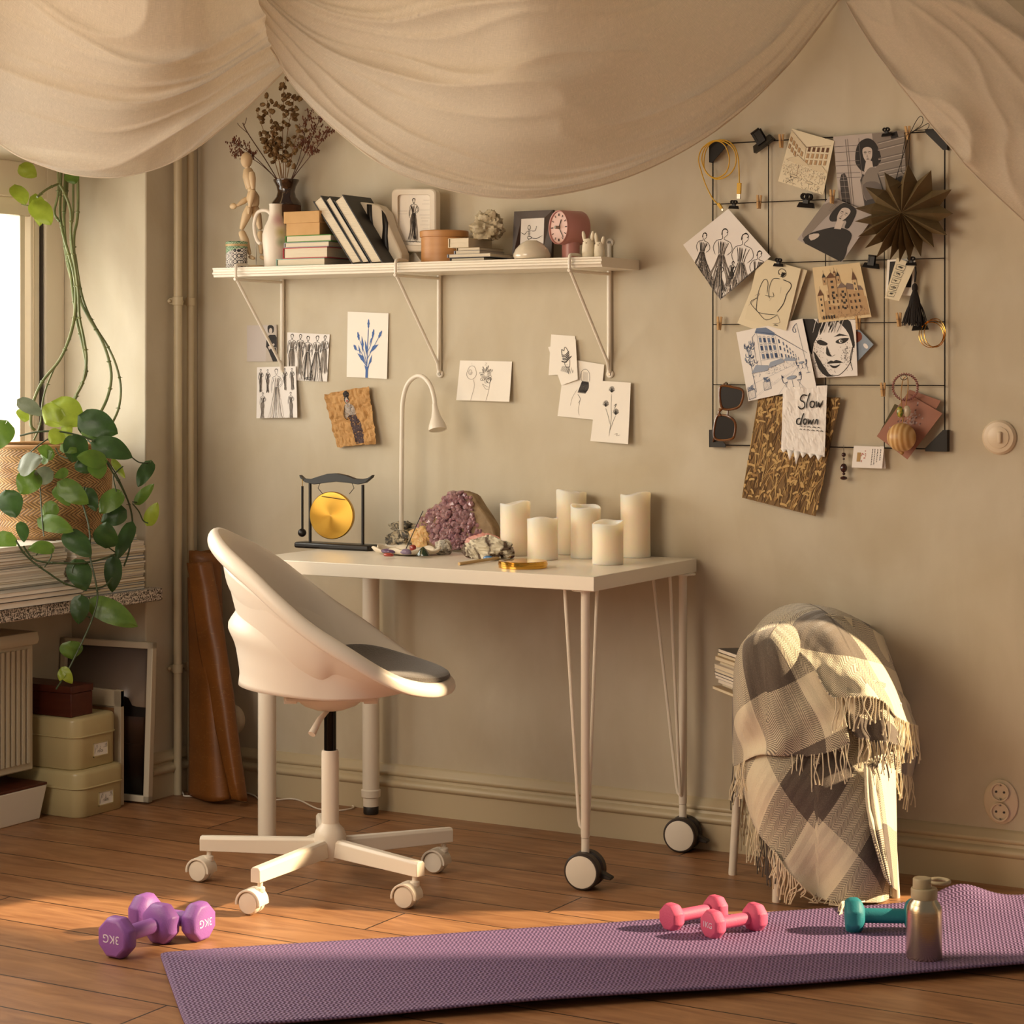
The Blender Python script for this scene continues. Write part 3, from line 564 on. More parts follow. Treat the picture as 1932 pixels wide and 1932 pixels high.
# ================================================================ wire pin board and what hangs on it
m_blk = mat('black_wire', '#1a1512', .6, spec=.25); m_bclip = mat('black_clip_metal', '#18120f', .42, spec=.3)
GX0, GX1, GT, GB, GY = -2.271, -1.665, 1.783, 1.0235, -.014
G = thing('wire_grid_board', (-1.968, -.014, GB), 'black wire grid board hung on the wall, crowded with pictures and clips', 'board')
for i in range(5): x = GX0+(GX1-GX0)*i/4; MB().tube([(x, GY+.002, GB), (x, GY+.002, GT)], .0017 if i in (0, 4) else .0013, 6).build('vertical_wire', m_blk, G)
for j in range(6): z = GT-(GT-GB)*j/5; MB().tube([(GX0, GY, z), (GX1, GY, z)], .0017 if j in (0, 5) else .0013, 6).build('horizontal_wire', m_blk, G)
for sx, x in ((1, GX0), (-1, GX1)):
    for sz, z in ((-1, GT), (1, GB)):
        b = MB(); L_ = .052 if (sx, sz) != (1, 1) else .044; o_ = V((x-sx*.006, GY-.006, z-sz*.006))
        b.prism([o_, o_+V((sx*L_, 0, 0)), o_+V((sx*L_, 0, sz*.008)), o_+V((sx*.008, 0, sz*L_)), o_+V((0, 0, sz*L_))], (0, .003, 0))
        b.box(min(o_.x, o_.x-sx*.001), max(o_.x, o_.x-sx*.001)+.001, GY-.006, -.001, min(o_.z, o_.z+sz*L_), max(o_.z, o_.z+sz*L_)); b.build('corner_plate', m_bclip, G)
def RY(c, a): return Matrix.Translation(V(c)) @ Matrix.Rotation(a, 4, 'Y')
def bulldog(px, py, y, s, a, label, big=False):      # px,py: middle of the jaw
    c = onY(px, py, -y); t = thing('bulldog_clip', c, 'black '+label, 'clip', 'black spring clips on the wire board'); M = RY(c, a)
    b = MB(); w = s; h = s*.30; n = 6
    b.prism([(-w/2, -s*.16, 0), (w/2, -s*.16, 0), (w*.42, -s*.05, h), (-w*.42, -s*.05, h)], (0, s*.32, 0)); b.v = [V((p.x, p.y*(1-.5*p.z/h), p.z)) for p in b.v]
    b.xf(M).build('clip_jaw', m_bclip, t, bevel=s*.02)
    if big:
        for sg in (-1, 1): b = MB(); b.box(-s*.2, s*.2, sg*s*.12-s*.02, sg*s*.12+s*.02, h*.5, s*.72); b.tube([(-s*.2, sg*s*.12, s*.72), (s*.2, sg*s*.12, s*.72)], s*.05, 8); b.tube([(-s*.1, sg*s*.14, h), (-s*.1, sg*s*.14, s*.7)], s*.015, 6); b.xf(M).build('clip_lever', m_bclip, t, bevel=s*.01)
    else:
        for sg in (-1, 1):
            b = MB(); b.box(-s*.16, s*.16, sg*s*.10-s*.02, sg*s*.10+s*.02, h*.8, s*.5)
            for q in (-1, 1): b.tube([(q*s*.14+s*.15*cos(k*.63), sg*s*.13, s*.62+s*.15*sin(k*.63)) for k in range(10)], s*.055, 6, closed=True)
            b.xf(M).build('clip_lever', m_bclip, t)
bulldog(1443, 276, .022, .062, radians(-32), 'oversized spring clip tilted left at the top of the wire board', True)
bulldog(1520, 392, .022, .044, radians(6), 'spring clip on the second wire row, holding nothing')
bulldog(1643, 506, .022, .042, radians(8), 'wide lever clip on the third wire row, right of the castle print', True)
bulldog(1673, 257, .030, .026, radians(-4), 'spring clip over the top edge of the photo with stone facade')
bulldog(1384, 394, .034, .027, radians(4), 'spring clip holding the tilted sheet of striding fashion figures')
bulldog(1468, 503, .034, .026, radians(4), 'spring clip holding the seated figure drawing')
bulldog(1719, 501, .040, .027, radians(2), 'spring clip with the paper strip and tassel below the rosette')
bulldog(1736, 623, .024, .040, radians(-4), 'spring clip behind the tassel tips, beside the gold bangles')
m_peg = mat('raw_peg_wood', '#cfa873', .65, col2='#c09660', nscale=40)
def peg(px, py, label, a=0, y=.022, l=.034):
    c = onY(px, py, -y); t = thing('clothes_peg', c, 'small wooden clothes peg '+label, 'peg', 'small wooden pegs on the wire board'); M = RY(c, a)
    for sg in (-1, 1):
        b = MB(); b.box(-.0026, .0026, -.0022, .0022, -l/2, l/2); b.xf(M @ Matrix.Translation((sg*.0022, sg*.003, 0)) @ Matrix.Rotation(sg*.12, 4, 'Y') @ Matrix.Rotation(sg*.10, 4, 'X')).build('peg_leg', m_peg, t, bevel=.0004)
    b = MB(); b.tube([(-.005, -.005, .001), (-.005, .005, .001), (.005, .005, .001), (.005, -.005, .001)], .0006, 6, closed=True); b.xf(M).build('peg_spring', m_chr, t)
peg(1474, 266, 'right of the oversized clip, top row', 0); peg(1432, 381, 'alone on the second row near the left', .05); peg(1713, 251, 'under the black string bow, top row', -.1, .03)
peg(1357, 610, 'on the fourth row at the far left', .05); peg(1570, 371, 'holding the photo of a person in a black sweater', .05, .042); peg(1619, 609, 'behind the black and white face print', 0); peg(1696, 603, 'on the fourth row left of the tassel', -.05); peg(1666, 735, 'on the fifth row left of the beaded hair tie', -.02)
# ---- pictures
INK5 = [m_ink, m_gry, m_lgt, m_skin, mat('photo_mid_grey', '#6f6560', .7), mat('photo_dark', '#3b3330', .65)]
def street(P, rnd, a, b, c, tables=True):
    """a, b, c: dark line, mid line, wash. corner building with awnings, tables in front"""
    v0 = (.86, .60)
    P.line([(.30, .04), (.28, .55)], .0009, a); P.line([(.30, .05), (.56, .14), (.97, .50)], .0012, a); P.line([(.56, .14), (.57, .55)], .0009, a); P.line([(.30, .05), (.22, .12), (.22, .52)], .0009, a); P.poly([(.27, .06), (.31, 0), (.45, .02), (.56, .12), (.55, .16), (.31, .08)], b)
    for r, (yl, yr) in enumerate(((.14, .20), (.26, .30), (.38, .41))):
        P.line([(.29, yl+.09), (.57, yr+.075)], .0008, b)
        for i in range(4):
            x = .315+.062*i; y = yl+(yr-yl)*i/4; P.poly([(x, y), (x+.035, y+.005), (x+.035, y+.075), (x, y+.07)], a if (i+r) % 2 else b); P.line([(x-.006, y-.008), (x+.02, y-.02), (x+.042, y-.004)], .0007, a); P.line([(x-.006, y+.078), (x+.042, y+.083)], .0008, a)
        for i in range(7):
            f = i/7; x = .59+.27*f**.8; sz = .03*(1-f*.8); y = yr+.02+(.56-yr)*f; P.poly([(x, y), (x+sz*.6, y+.004), (x+sz*.6, y+sz*2), (x, y+sz*2)], b if i % 2 else a)
    P.poly([(.12, .62), (.20, .52), (.38, .56), (.36, .63)], c); P.poly([(.36, .60), (.42, .52), (.60, .50), (.62, .56)], c); P.poly([(.6, .54), (.66, .50), (.80, .55), (.78, .58)], c)
    for x0, y0, x1, y1 in ((.12, .62, .20, .52), (.20, .52, .38, .56), (.36, .60, .42, .52), (.42, .52, .60, .50), (.6, .54, .66, .5), (.12, .62, .36, .63), (.36, .6, .62, .56)): P.line([(x0, y0), (x1, y1)], .0008, a)
    for i in range(90): x = rnd.uniform(.12, .80); y = rnd.uniform(.60, .70)-.09*(x-.1); P.line([(x, y), (x+rnd.uniform(-.03, .03), y+rnd.uniform(-.03, .03))], .0009, rnd.choice((a, a, b)))
    P.line([(.1, .78), (.84, .60)], .0007, b); P.line([(.45, 1.0), (.84, .62)], .0007, b)
    for i in range(5):
        P.line([(.05+.12*i, 1-.05*i), (.40+.1*i, .80-.03*i)], .0004, b)
    for k in range(26): x = rnd.uniform(.08, .22); y = rnd.uniform(.18, .5); P.line([(x+.03*cos(t), y+.035*sin(t)) for t in (0, 1.2, 2.6, 4)], .0012, rnd.choice((a, b, c)), 2)
    P.line([(.13, .45), (.14, .9)], .002, a)
    for x, y in ((.02, .86), (.26, .78)): P.line([(x, y), (x+.10, y-.01), (x+.10, y+.11), (x, y+.12), (x, y)], .0011, a); [P.line([(x+.02*k, y), (x+.02*k, y+.11)], .0006, a) for k in range(1, 5)]; P.scrib(x+.05, y-.03, .06, .04, 22, .0008, rnd, b)
    if tables:
        for cx_, cy_, s in ((.68, .80, 1.0), (.86, .62, .55)):
            P.blob(cx_, cy_, .07*s, .022*s, c); P.line([(cx_+.07*s*cos(t), cy_+.022*s*sin(t)) for t in [k*.5 for k in range(14)]], .0009, a, 2); P.line([(cx_, cy_+.02*s), (cx_, cy_+.15*s)], .0014, a); P.line([(cx_-.05*s, cy_+.17*s), (cx_, cy_+.13*s), (cx_+.05*s, cy_+.17*s)], .0009, a)
            for sg in (-1, 1):
                x = cx_+sg*.12*s; P.line([(x+sg*.02*s, cy_-.07*s), (x+sg*.01*s, cy_+.05*s), (x-sg*.05*s, cy_+.05*s)], .0012, a, 3); P.line([(x, cy_+.05*s), (x-sg*.05*s, cy_+.17*s)], .001, a); P.line([(x-sg*.05*s, cy_+.05*s), (x+sg*.03*s, cy_+.18*s)], .001, a); P.scrib(x+sg*.01*s, cy_-.03*s, .02*s, .03*s, 8, .0007, rnd, a)
# cafe street in sepia
P = Paper('street_sketch', 'sepia drawing of a street cafe under old house fronts, top row', 'drawing', [(1494, 243), (1574, 266), (1553, 368), (1468, 342)], (.016, .020, .026, .022), [m_brn, m_tan, mat('cream_wash', '#dccdae', .8), m_ink], m_cream)
P.line([(0, .02), (.42, .25), (.95, .1)], .001, 0); P.line([(.42, .25), (.44, .52)], .001, 0); P.poly([(0, .04), (.42, .27), (.43, .34), (0, .16)], 2)
for i in range(5):
    for r in range(2): x = .03+.075*i; y = .14+.05*i+.13*r; P.poly([(x, y), (x+.045, y+.02), (x+.045, y+.10), (x, y+.08)], 1); P.line([(x, y), (x+.045, y+.02), (x+.045, y+.1), (x, y+.08), (x, y)], .0007, 0)
for i in range(5):
    for r in range(3): x = .47+.1*i; y = .24-.02*i+.12*r; P.poly([(x, y), (x+.05, y-.01), (x+.05, y+.07), (x, y+.08)], 1 if r else 0); P.line([(x-.01, y), (x+.06, y-.012)], .001, 0); P.line([(x, y), (x, y+.08), (x+.05, y+.07), (x+.05, y)], .0007, 0)
P.poly([(.05, .56), (.3, .44), (.62, .58), (.3, .60)], 2); P.poly([(.55, .56), (.85, .5), (1, .6), (.7, .62)], 2)
P.line([(.05, .56), (.3, .44), (.62, .58), (.05, .57)], .001, 0); P.line([(.34, .46), (.36, .85)], .0015, 0)
for i in range(330): x = Q.uniform(.02, .98); y = Q.uniform(.60, .84); P.line([(x, y), (x+Q.uniform(-.03, .03), y+Q.uniform(-.03, .03))], .0007, Q.choice((0, 0, 1, 3)))
for i in range(60): x = Q.uniform(.1, .95); y = Q.uniform(.82, .99); P.line([(x, y), (x+Q.uniform(-.06, .06), y+Q.uniform(-.01, .06))], .001, Q.choice((0, 3)))
for x, y in ((.3, .82), (.66, .86)): P.blob(x, y, .08, .02, 2); P.line([(x+.08*cos(t), y+.02*sin(t)) for t in [k*.6 for k in range(11)]], .0009, 3, 2); P.line([(x, y+.02), (x, y+.12)], .001, 3)
P.done()
# person in front of a facade
def face3(P, cx, cy, r, d=0):
    k = P.W/P.H
    P.poly([(cx-r*.62, cy-r*k*.7), (cx, cy-r*k*1.0), (cx+r*.62, cy-r*k*.7), (cx+r*.58, cy+r*k*.35), (cx+.15*r, cy+r*k*1.05), (cx-.12*r, cy+r*k*1.05), (cx-r*.55, cy+r*k*.35)], 3, 4)
    for s in (-.30, .30): P.line([(cx+s*r-.18*r, cy-.28*r*k), (cx+s*r, cy-.36*r*k), (cx+s*r+.18*r, cy-.26*r*k)], .0012, 0, 2, 14); P.line([(cx+s*r-.15*r, cy-.10*r*k), (cx+s*r+.15*r, cy-.08*r*k)], .0013, 0, lift=14)
    P.line([(cx-.02*r, cy), (cx-.08*r, cy+.35*r*k), (cx+.08*r, cy+.38*r*k)], .0008, 4, lift=14); P.line([(cx-.18*r, cy+.62*r*k), (cx, cy+.58*r*k), (cx+.18*r, cy+.62*r*k)], .0016, 5, lift=14)
P = Paper('photo_print', 'black and white photo of a dark-haired person in a grey top before a stone facade', 'photo', [(1572, 258), (1706, 246), (1712, 400), (1584, 396)], (.018, .020, .024, .022), INK5, mat('photo_facade', '#b9ada5', .6))
P.poly([(.55, 0), (1, 0), (1, .75), (.6, .7)], 1)
for y in (.1, .18, .30, .36, .46, .52): P.line([(0, y+.04), (.35, y+.04)], .0022, 4); P.line([(.62, y+.03), (1, y-.03)], .004, 4); P.line([(.62, y+.045), (1, y-.015)], .002, 3)
for x in (.17, .2, .36): P.line([(x, .05), (x+.02, 1)], .0018, 4)
P.poly([(.05, .95), (.04, .6), (.07, .52), (.12, .5), (.15, .56), (.18, .95)], 5); P.line([(.1, .52), (.12, .95)], .0008, 3, lift=20); [P.line([(.05, y), (.17, y)], .0007, 3, lift=20) for y in (.6, .68, .76, .84)]
P.poly([(.34, .6), (.38, .52), (.44, .55), (.46, .9), (.38, .95)], 5)
P.poly([(.8, .02), (.9, .0), (.92, .08), (.82, .1)], 0); P.poly([(.76, .62), (.95, .55), (1, .9), (.8, .95)], 5)
P.poly([(.34, .45), (.29, .36), (.31, .2), (.37, .1), (.48, .06), (.57, .1), (.63, .2), (.66, .34), (.6, .42), (.5, .44), (.46, .5), (.38, .48)], 0, 4)
P.poly([(.44, .36), (.53, .36), (.55, .5), (.68, .52), (.42, .58)], 3, 2); face3(P, .47, .27, .105)
P.poly([(.46, .46), (.56, .44), (.68, .5), (.76, .62), (.80, .82), (.70, .8), (.62, .85), (.42, .88), (.36, .75), (.36, .62)], 1, 3); P.poly([(.38, .66), (.55, .62), (.66, .7), (.62, .86), (.42, .88)], 4, 3); P.poly([(.42, .86), (.66, .82), (.72, 1), (.38, 1)], 5); P.line([(.6, .52), (.66, .72), (.68, .85)], .0018, 5, 2, 16); P.done('photo_image')
P = Paper('photo_print', 'black and white photo of a person with wavy bob in a black sweater, tilted', 'photo', [(1565, 370), (1651, 405), (1588, 495), (1504, 452)], (.030, .032, .036, .034), INK5, mat('photo_backdrop', '#aaa09b', .6))
P.poly([(0, .2), (.3, 0), (.2, .4), (.12, .9), (0, .8)], 1, 3)
P.poly([(.30, .62), (.45, .5), (.55, .46), (.72, .44), (.86, .5), (.92, .72), (.98, 1), (.18, 1), (.12, .82)], 0, 3)
P.poly([(.25, .2), (.32, .02), (.48, -.0), (.64, .06), (.7, .22), (.72, .4), (.64, .42), (.58, .3), (.36, .42), (.26, .36)], 0, 3); P.poly([(.42, .34), (.56, .32), (.6, .48), (.48, .52)], 3); face3(P, .46, .22, .15)
for i in range(6): P.line([(.28, .14+.02*i), (.16, .1+.03*i)], .0006, 0)
P.poly([(.14, .82), (.28, .72), (.32, .78), (.24, .9)], 3, 2); P.done('photo_image')
# tilted sheet of striding figures
P = Paper('fashion_sketch', 'tilted ink sheet of five striding figures in swirling gowns, left of the board', 'drawing', [(1374, 394), (1454, 484), (1359, 566), (1289, 462)], (.030, .026, .030, .026), INKS, m_cool)
# drawn along the sheet's tilted axes
def tfig(cx, cy, h, ang, rnd):
    k = P.H/P.W
    def q(x, y): return (cx+(x*cos(ang)-y*sin(ang))*h, cy+(x*sin(ang)+y*cos(ang))*h/k)
    j = lambda a=.01: rnd.uniform(-a, a)
    for _ in range(5): P.line([q(-.05+j(), .05+j()), q(-.05, -.03+j()), q(.0+j(), -.07+j()), q(.05, -.03), q(.03+j(), .0)], .0012, 0, 3)
    P.line([q(.04, -.02), q(.05, .03), q(.02, .07), q(0, .10)], .0009, 0, 3); P.line([q(-.04, .05), q(-.03, .12), q(-.13, .17), q(-.17, .3), q(-.11, .42)], .0011, 0, 3); P.line([q(0, .1), q(.02, .13), q(.13, .17), q(.18, .3), q(.1, .40)], .0011, 0, 3)
    P.line([q(-.1, .17), q(-.06, .32), q(-.05, .4)], .0013, 0, 3); P.line([q(.1, .18), q(.06, .3), q(.05, .4)], .0013, 0, 3)
    for i in range(12): a = rnd.uniform(-.1, .1); P.line([q(a, .17), q(a*.6+j(), .3), q(a*.4, .4)], .0010, rnd.choice((0, 1)), 3)
    for i in range(30): a = rnd.uniform(-1, 1); P.line([q(a*.05, .40), q(a*.13+.03, .6), q(a*.26+.08+j(.03), .85), q(a*.38+.16+j(.05), 1.15)], rnd.choice((.0007, .0011, .002)), rnd.choice((0, 0, 1, 1, 2)), 4)
A = -.72
for cx_, cy_, h in ((.86, .10, .66), (.52, .10, .95), (.26, .30, .85), (.10, .60, .62), (.58, .66, .34), (.70, .50, .30), (.30, .80, .30)): tfig(min(cx_, .95), cy_, h, A, Q)
P.done()
# seated figure on two sheets
P = Paper('backing_sheet', 'larger blank white sheet behind the seated figure drawing', 'paper', [(1442, 487), (1523, 510), (1480, 641), (1391, 610)], (.018, .018, .022, .020), INKS, m_cream); P.done()
P = Paper('figure_drawing', 'cream sheet with a line drawing of a seated figure seen from behind', 'drawing', [(1431, 485), (1511, 507), (1483, 624), (1405, 602)], (.026, .026, .030, .028), [m_ink, m_gry], mat('aged_paper', '#e2d6b8', .8))
for _ in range(4): P.line([(.56+Q.uniform(-.01, .01), .18), (.52, .13), (.58, .08), (.68, .10), (.70, .17), (.64, .21)], .0009, 0, 3)
P.scrib(.64, .16, .05, .05, 26, .0008, Q)
P.line([(.60, .24), (.44, .27), (.40, .40), (.42, .52), (.46, .58)], .001, 0, 4); P.line([(.66, .24), (.84, .26), (.88, .33), (.82, .45), (.80, .60), (.70, .76)], .0014, 0, 4)
P.line([(.38, .52), (.34, .34), (.24, .32), (.18, .5), (.20, .72), (.28, .84), (.72, .80)], .0010, 0, 4); P.line([(.2, .62), (.05, .72), (.28, .84), (.5, .92), (.72, .8)], .0009, 0, 4); P.line([(.12, .60), (.22, .55), (.02, .78)], .0007, 1, 3)
P.line([(.34, .55), (.54, .54), (.5, .47)], .0009, 0, 3); P.line([(.66, .36), (.67, .46)], .0007, 1); P.line([(.5, .56), (.47, .62)], .0007, 1); P.line([(.7, .78), (.82, .9), (.66, .95)], .0007, 1, 3); P.scrib(.75, 1-.05, .07, .02, 7, .0008, Q); P.done()
# castle print
P = Paper('castle_print', 'aged print of a turreted brown castle on a hill', 'print', [(1533, 505), (1622, 495), (1644, 598), (1545, 609)], (.020, .020, .024, .022), [m_brn, m_tan, m_ink, mat('pale_stone', '#d0b48a', .8), mat('slate_wash', '#7c6b62', .8)], mat('parchment', '#d8be92', .8, col2='#e2cfa9', nscale=14))
def tower(x, y0, y1, w, roof, hh): P.poly([(x-w, y1), (x-w, y0), (x+w, y0), (x+w, y1)], roof[0]); P.line([(x-w, y1), (x-w, y0), (x+w, y0), (x+w, y1)], .001, 0); P.poly([(x-w*1.3, y0), (x, y0-hh), (x+w*1.3, y0)], roof[1]); P.line([(x, y0-hh), (x, y0-hh-.05)], .0009, 2); [P.poly([(x-w*.3, y), (x+w*.3, y), (x+w*.3, y+.04), (x-w*.3, y+.04)], 2) for y in [y0+.05+.1*k for k in range(int((y1-y0)/.1))]]
P.poly([(.06, .66), (.06, .95), (.98, .95), (.98, .62), (.6, .5)], 1); P.poly([(.22, .45), (.5, .38), (.5, .9), (.22, .9)], 3); P.poly([(.6, .45), (.95, .5), (.95, .78), (.6, .84)], 1); P.poly([(.58, .45), (.66, .34), (.92, .42), (.96, .5)], 4)
tower(.36, .22, .62, .09, (1, 0), .10); tower(.21, .2, .34, .03, (1, 2), .08); tower(.50, .2, .34, .03, (1, 2), .08); tower(.10, .52, .9, .05, (3, 0), .12); tower(.55, .42, .9, .08, (1, 4), .10); tower(.82, .30, .5, .04, (3, 0), .16); tower(.44, .14, .2, .02, (1, 0), .05)
for i in range(8):
    for r in range(3): x = .24+.085*i; y = .52+.11*r+(.03 if i > 4 else 0); P.poly([(x, y), (x+.025, y), (x+.025, y+.05), (x, y+.05)], 2 if (i+r) % 3 else 0)
for i in range(160): x = Q.uniform(.05, .97); y = Q.uniform(.84, .98); P.line([(x, y), (x+Q.uniform(-.03, .04), y-Q.uniform(.0, .05))], .0008, Q.choice((0, 1, 4)))
for i in range(5): x = .1+.05*i; P.poly([(x, .95), (x, .9), (x+.012, .88), (x+.024, .9), (x+.024, .95)], 2)
P.done()
# blue street print
P = Paper('street_print', 'blue ink drawing of a corner cafe with empty chairs and table, lower left', 'drawing', [(1389, 627), (1514, 601), (1541, 729), (1413, 757)], (.022, .024, .030, .026), [m_navy, mat('mid_blue_line', '#6f7f9c', .8), m_haze], m_cool, curl=.004)
street(P, Q, 0, 1, 2); P.line([(.90, .05), (.93, .78)], .0012, 0); P.line([(.90, .05), (.84, .1), (.83, .16), (.87, .17), (.86, .1)], .0012, 0, 2); P.line([(.90, .78), (.96, .78)], .002, 0); P.done()
# close-up face
P = Paper('face_print', 'bold black and white print of a face with fringe and full lips', 'print', [(1513, 601), (1614, 603), (1618, 709), (1540, 713)], (.018, .018, .022, .020), [m_ink, m_gry, m_cool], m_cool)
P.c[3] = onY(1536, 712, -.02)
P.poly([(0, 0), (.22, 0), (.34, .12), (.24, .30), (.14, .42), (.06, .62), (.02, .55)], 0); P.poly([(.3, 0), (.45, .02), (.42, .12), (.30, .28)], 0); P.poly([(.46, .02), (.60, .0), (.56, .12), (.5, .2)], 0); P.poly([(.62, 0), (.86, 0), (.93, .12), (.97, .45), (.93, .5), (.86, .26), (.74, .1)], 0, 2)
for i in range(22): x = Q.uniform(.25, .8); P.line([(x, 0), (x-.05, .1), (x-.12+Q.uniform(-.03, .03), .24)], .0007, Q.choice((0, 2)), 3, lift=20)
P.poly([(.20, .40), (.28, .36), (.42, .42), (.38, .46), (.26, .45)], 0, 2); P.poly([(.56, .31), (.68, .25), (.86, .29), (.70, .29)], 0); P.poly([(.58, .40), (.68, .34), (.86, .33), (.78, .41), (.66, .43)], 0, 2); P.blob(.69, .385, .035, .028, 2, lift=30); P.blob(.70, .385, .018, .018, 0, lift=31)
P.poly([(.40, .46), (.44, .60), (.48, .65), (.40, .64), (.36, .60)], 0, 2); P.line([(.48, .65), (.55, .62)], .0016, 0); P.poly([(.34, .77), (.44, .72), (.50, .735), (.56, .71), (.70, .76), (.5, .77)], 0, 2); P.poly([(.40, .80), (.52, .815), (.64, .79), (.54, .85), (.46, .85)], 0, 2)
P.line([(.97, .4), (.90, .55), (.86, .72), (.9, .9)], .0013, 0, 4); P.line([(.93, .5), (.84, .78), (.6, .97), (.42, .97)], .0012, 0, 4); P.poly([(.1, .55), (.2, .7), (.36, .95), (.5, 1), (.3, 1), (.14, .85)], 0, 2)
for i in range(420):
    x, y = (Q.gauss(.14, .09), Q.gauss(.45, .22)) if i < 190 else ((Q.gauss(.78, .06), Q.gauss(.62, .12)) if i < 330 else (Q.gauss(.3, .1), Q.gauss(.85, .08)))
    if 0 < x < 1 and 0 < y < 1: s_ = Q.uniform(.004, .009); P.poly([(x-s_, y), (x, y-s_), (x+s_, y), (x, y+s_)], 0, lift=8)
P.done()
P = Paper('photo_print', 'small blue photo peeking out at the right of the face print, red hair visible', 'photo', [(1608, 608), (1648, 650), (1617, 683), (1580, 640)], (.012, .014, .016, .014), [mat('red_hair', '#8a4a36', .8), m_cool], mat('sky_photo', '#8d9cae', .6)); P.poly([(.25, .22), (.45, .05), (.6, .2), (.55, .5), (.4, .6)], 0, 2); P.blob(.85, .28, .1, .08, 1); P.done('photo_image')
# wheat field photo
P = Paper('wheat_photo', 'large photo of a golden wheat field hanging below the board', 'photo', [(1432, 746), (1586, 750), (1539, 974), (1400, 939)], (.019, .019, .022, .020), [mat('wheat_gold', '#a8814a', .7), mat('wheat_pale', '#c7a468', .7), mat('wheat_shadow', '#5b4124', .8), mat('wheat_brown', '#80602f', .8)], mat('wheat_field', '#7d5f36', .7))
for i in range(620):
    x, y = Q.uniform(-.1, 1.05), Q.uniform(0, 1.05); l = Q.uniform(.08, .28); a = Q.gauss(.1, .25)
    P.line([(x, y), (x+a*l*.5, y-l*.5), (x+a*l*1.3, y-l)], Q.uniform(.0008, .0016), Q.choice((0, 2, 2, 3, 1)), 2, lift=i % 9)
for i in range(230):
    x, y = Q.uniform(0, 1), Q.uniform(.02, .98); a = Q.gauss(.2, .7); l = Q.uniform(.06, .11)
    p = [(x, y), (x+sin(a)*l*.5, y-cos(a)*l*.35), (x+sin(a)*l, y-cos(a)*l*.6+.01)]; P.line(p, Q.uniform(.0026, .0042), Q.choice((0, 1, 1)), 4, lift=12+i % 7)
P.poly([(.52, .50), (.60, .48), (.60, .52), (.52, .54)], 1, lift=30)
P.done('photo_image')
# lettered note
P = Paper('lettered_note', 'torn white paper handbag-shaped note lettered Slow down, over the wheat photo', 'note', [(1478, 731), (1561, 727), (1556, 862), (1474, 848)], (.030, .032, .040, .036), INKS, m_cool, wave=.006, nu=26)
P.o['label'] = 'crumpled white note lettered Slow down, hanging over the wheat photo'
S_ = lambda *a: P.line(*a, lift=40)
for w_, off in ((.0022, 0), (.0015, .012)):
    S_([(.56+off, .14), (.47, .13), (.42, .20), (.50, .24), (.52, .30), (.44, .34), (.37, .30)], w_, 0, 4); S_([(.62+off, .10), (.58, .22), (.56, .33)], w_, 0, 3)
    S_([(.70+off, .22), (.65, .24), (.65, .30), (.71, .31), (.74, .25), (.70+off, .22)], w_, 0, 4); S_([(.78+off, .22), (.79, .31), (.84, .24), (.86, .31), (.93, .21)], w_, 0, 3)
    S_([(.42+off, .48), (.36, .50), (.35, .56), (.42, .57), (.46, .50)], w_, 0, 4); S_([(.50+off, .40), (.46, .50), (.44, .59)], w_, 0, 3); S_([(.54+off, .48), (.50, .52), (.54, .57), (.58, .51), (.54, .48)], w_, 0, 4); S_([(.61, .48), (.62, .56), (.66, .50), (.68, .56), (.73, .48)], w_, 0, 3); S_([(.76, .56), (.79, .49), (.82, .50), (.83, .56)], w_, 0, 3)
for y in (.605, .65):
    x = .42
    while x < .9: l = Q.uniform(.03, .1); S_([(x, y), (x+l*.5, y-.01), (x+l, y+.004)], .0011, 0, 2); x += l+.03
P.done('lettering')
b = MB()
for k, (u, d) in enumerate(((.05, .03), (.2, .09), (.35, .12), (.5, .05), (.68, .04), (.86, .05))):
    p1, p2 = P.pt(u-.06, .985, .001), P.pt(u+.10, .985, .001); b.add([p1, p2, (p1+p2)/2+V((0, -.006, -d*.28))], [(0, 1, 2)])
b.build('torn_scrap', m_cool, P.o, solid=.0004)
# pink papers with dried blossom print
m_pink = mat('dusty_pink_paper', '#a0705e', .8)
P = Paper('pink_paper', 'dusty pink folded paper at the back, its corner showing at the right', 'paper', [(1716, 735), (1775, 756), (1716, 862), (1660, 820)], (.018, .018, .02, .02), [m_pink], m_pink); P.done()
P = Paper('olive_card', 'dark olive card edge showing behind the pink sheet', 'card', [(1688, 762), (1720, 775), (1690, 846), (1656, 822)], (.021, .021, .022, .022), [m_pink], mat('olive_card_stock', '#54492a', .8)); P.done()
P = Paper('flower_card', 'dusty pink sheet with a pale lilac blossom print behind the wooden ball', 'card', [(1712, 742), (1778, 780), (1712, 867), (1654, 823)], (.024, .024, .028, .026), [mat('pale_lilac', '#a88f88', .8), mat('mauve_shadow', '#6b4a44', .8)], m_pink)
for i in range(120): x, y = Q.gauss(.45, .13), Q.gauss(.52, .17); P.blob(x, y, .022, .022, Q.choice((0, 0, 1)), 5, lift=i % 5)
P.done('blossom_print')
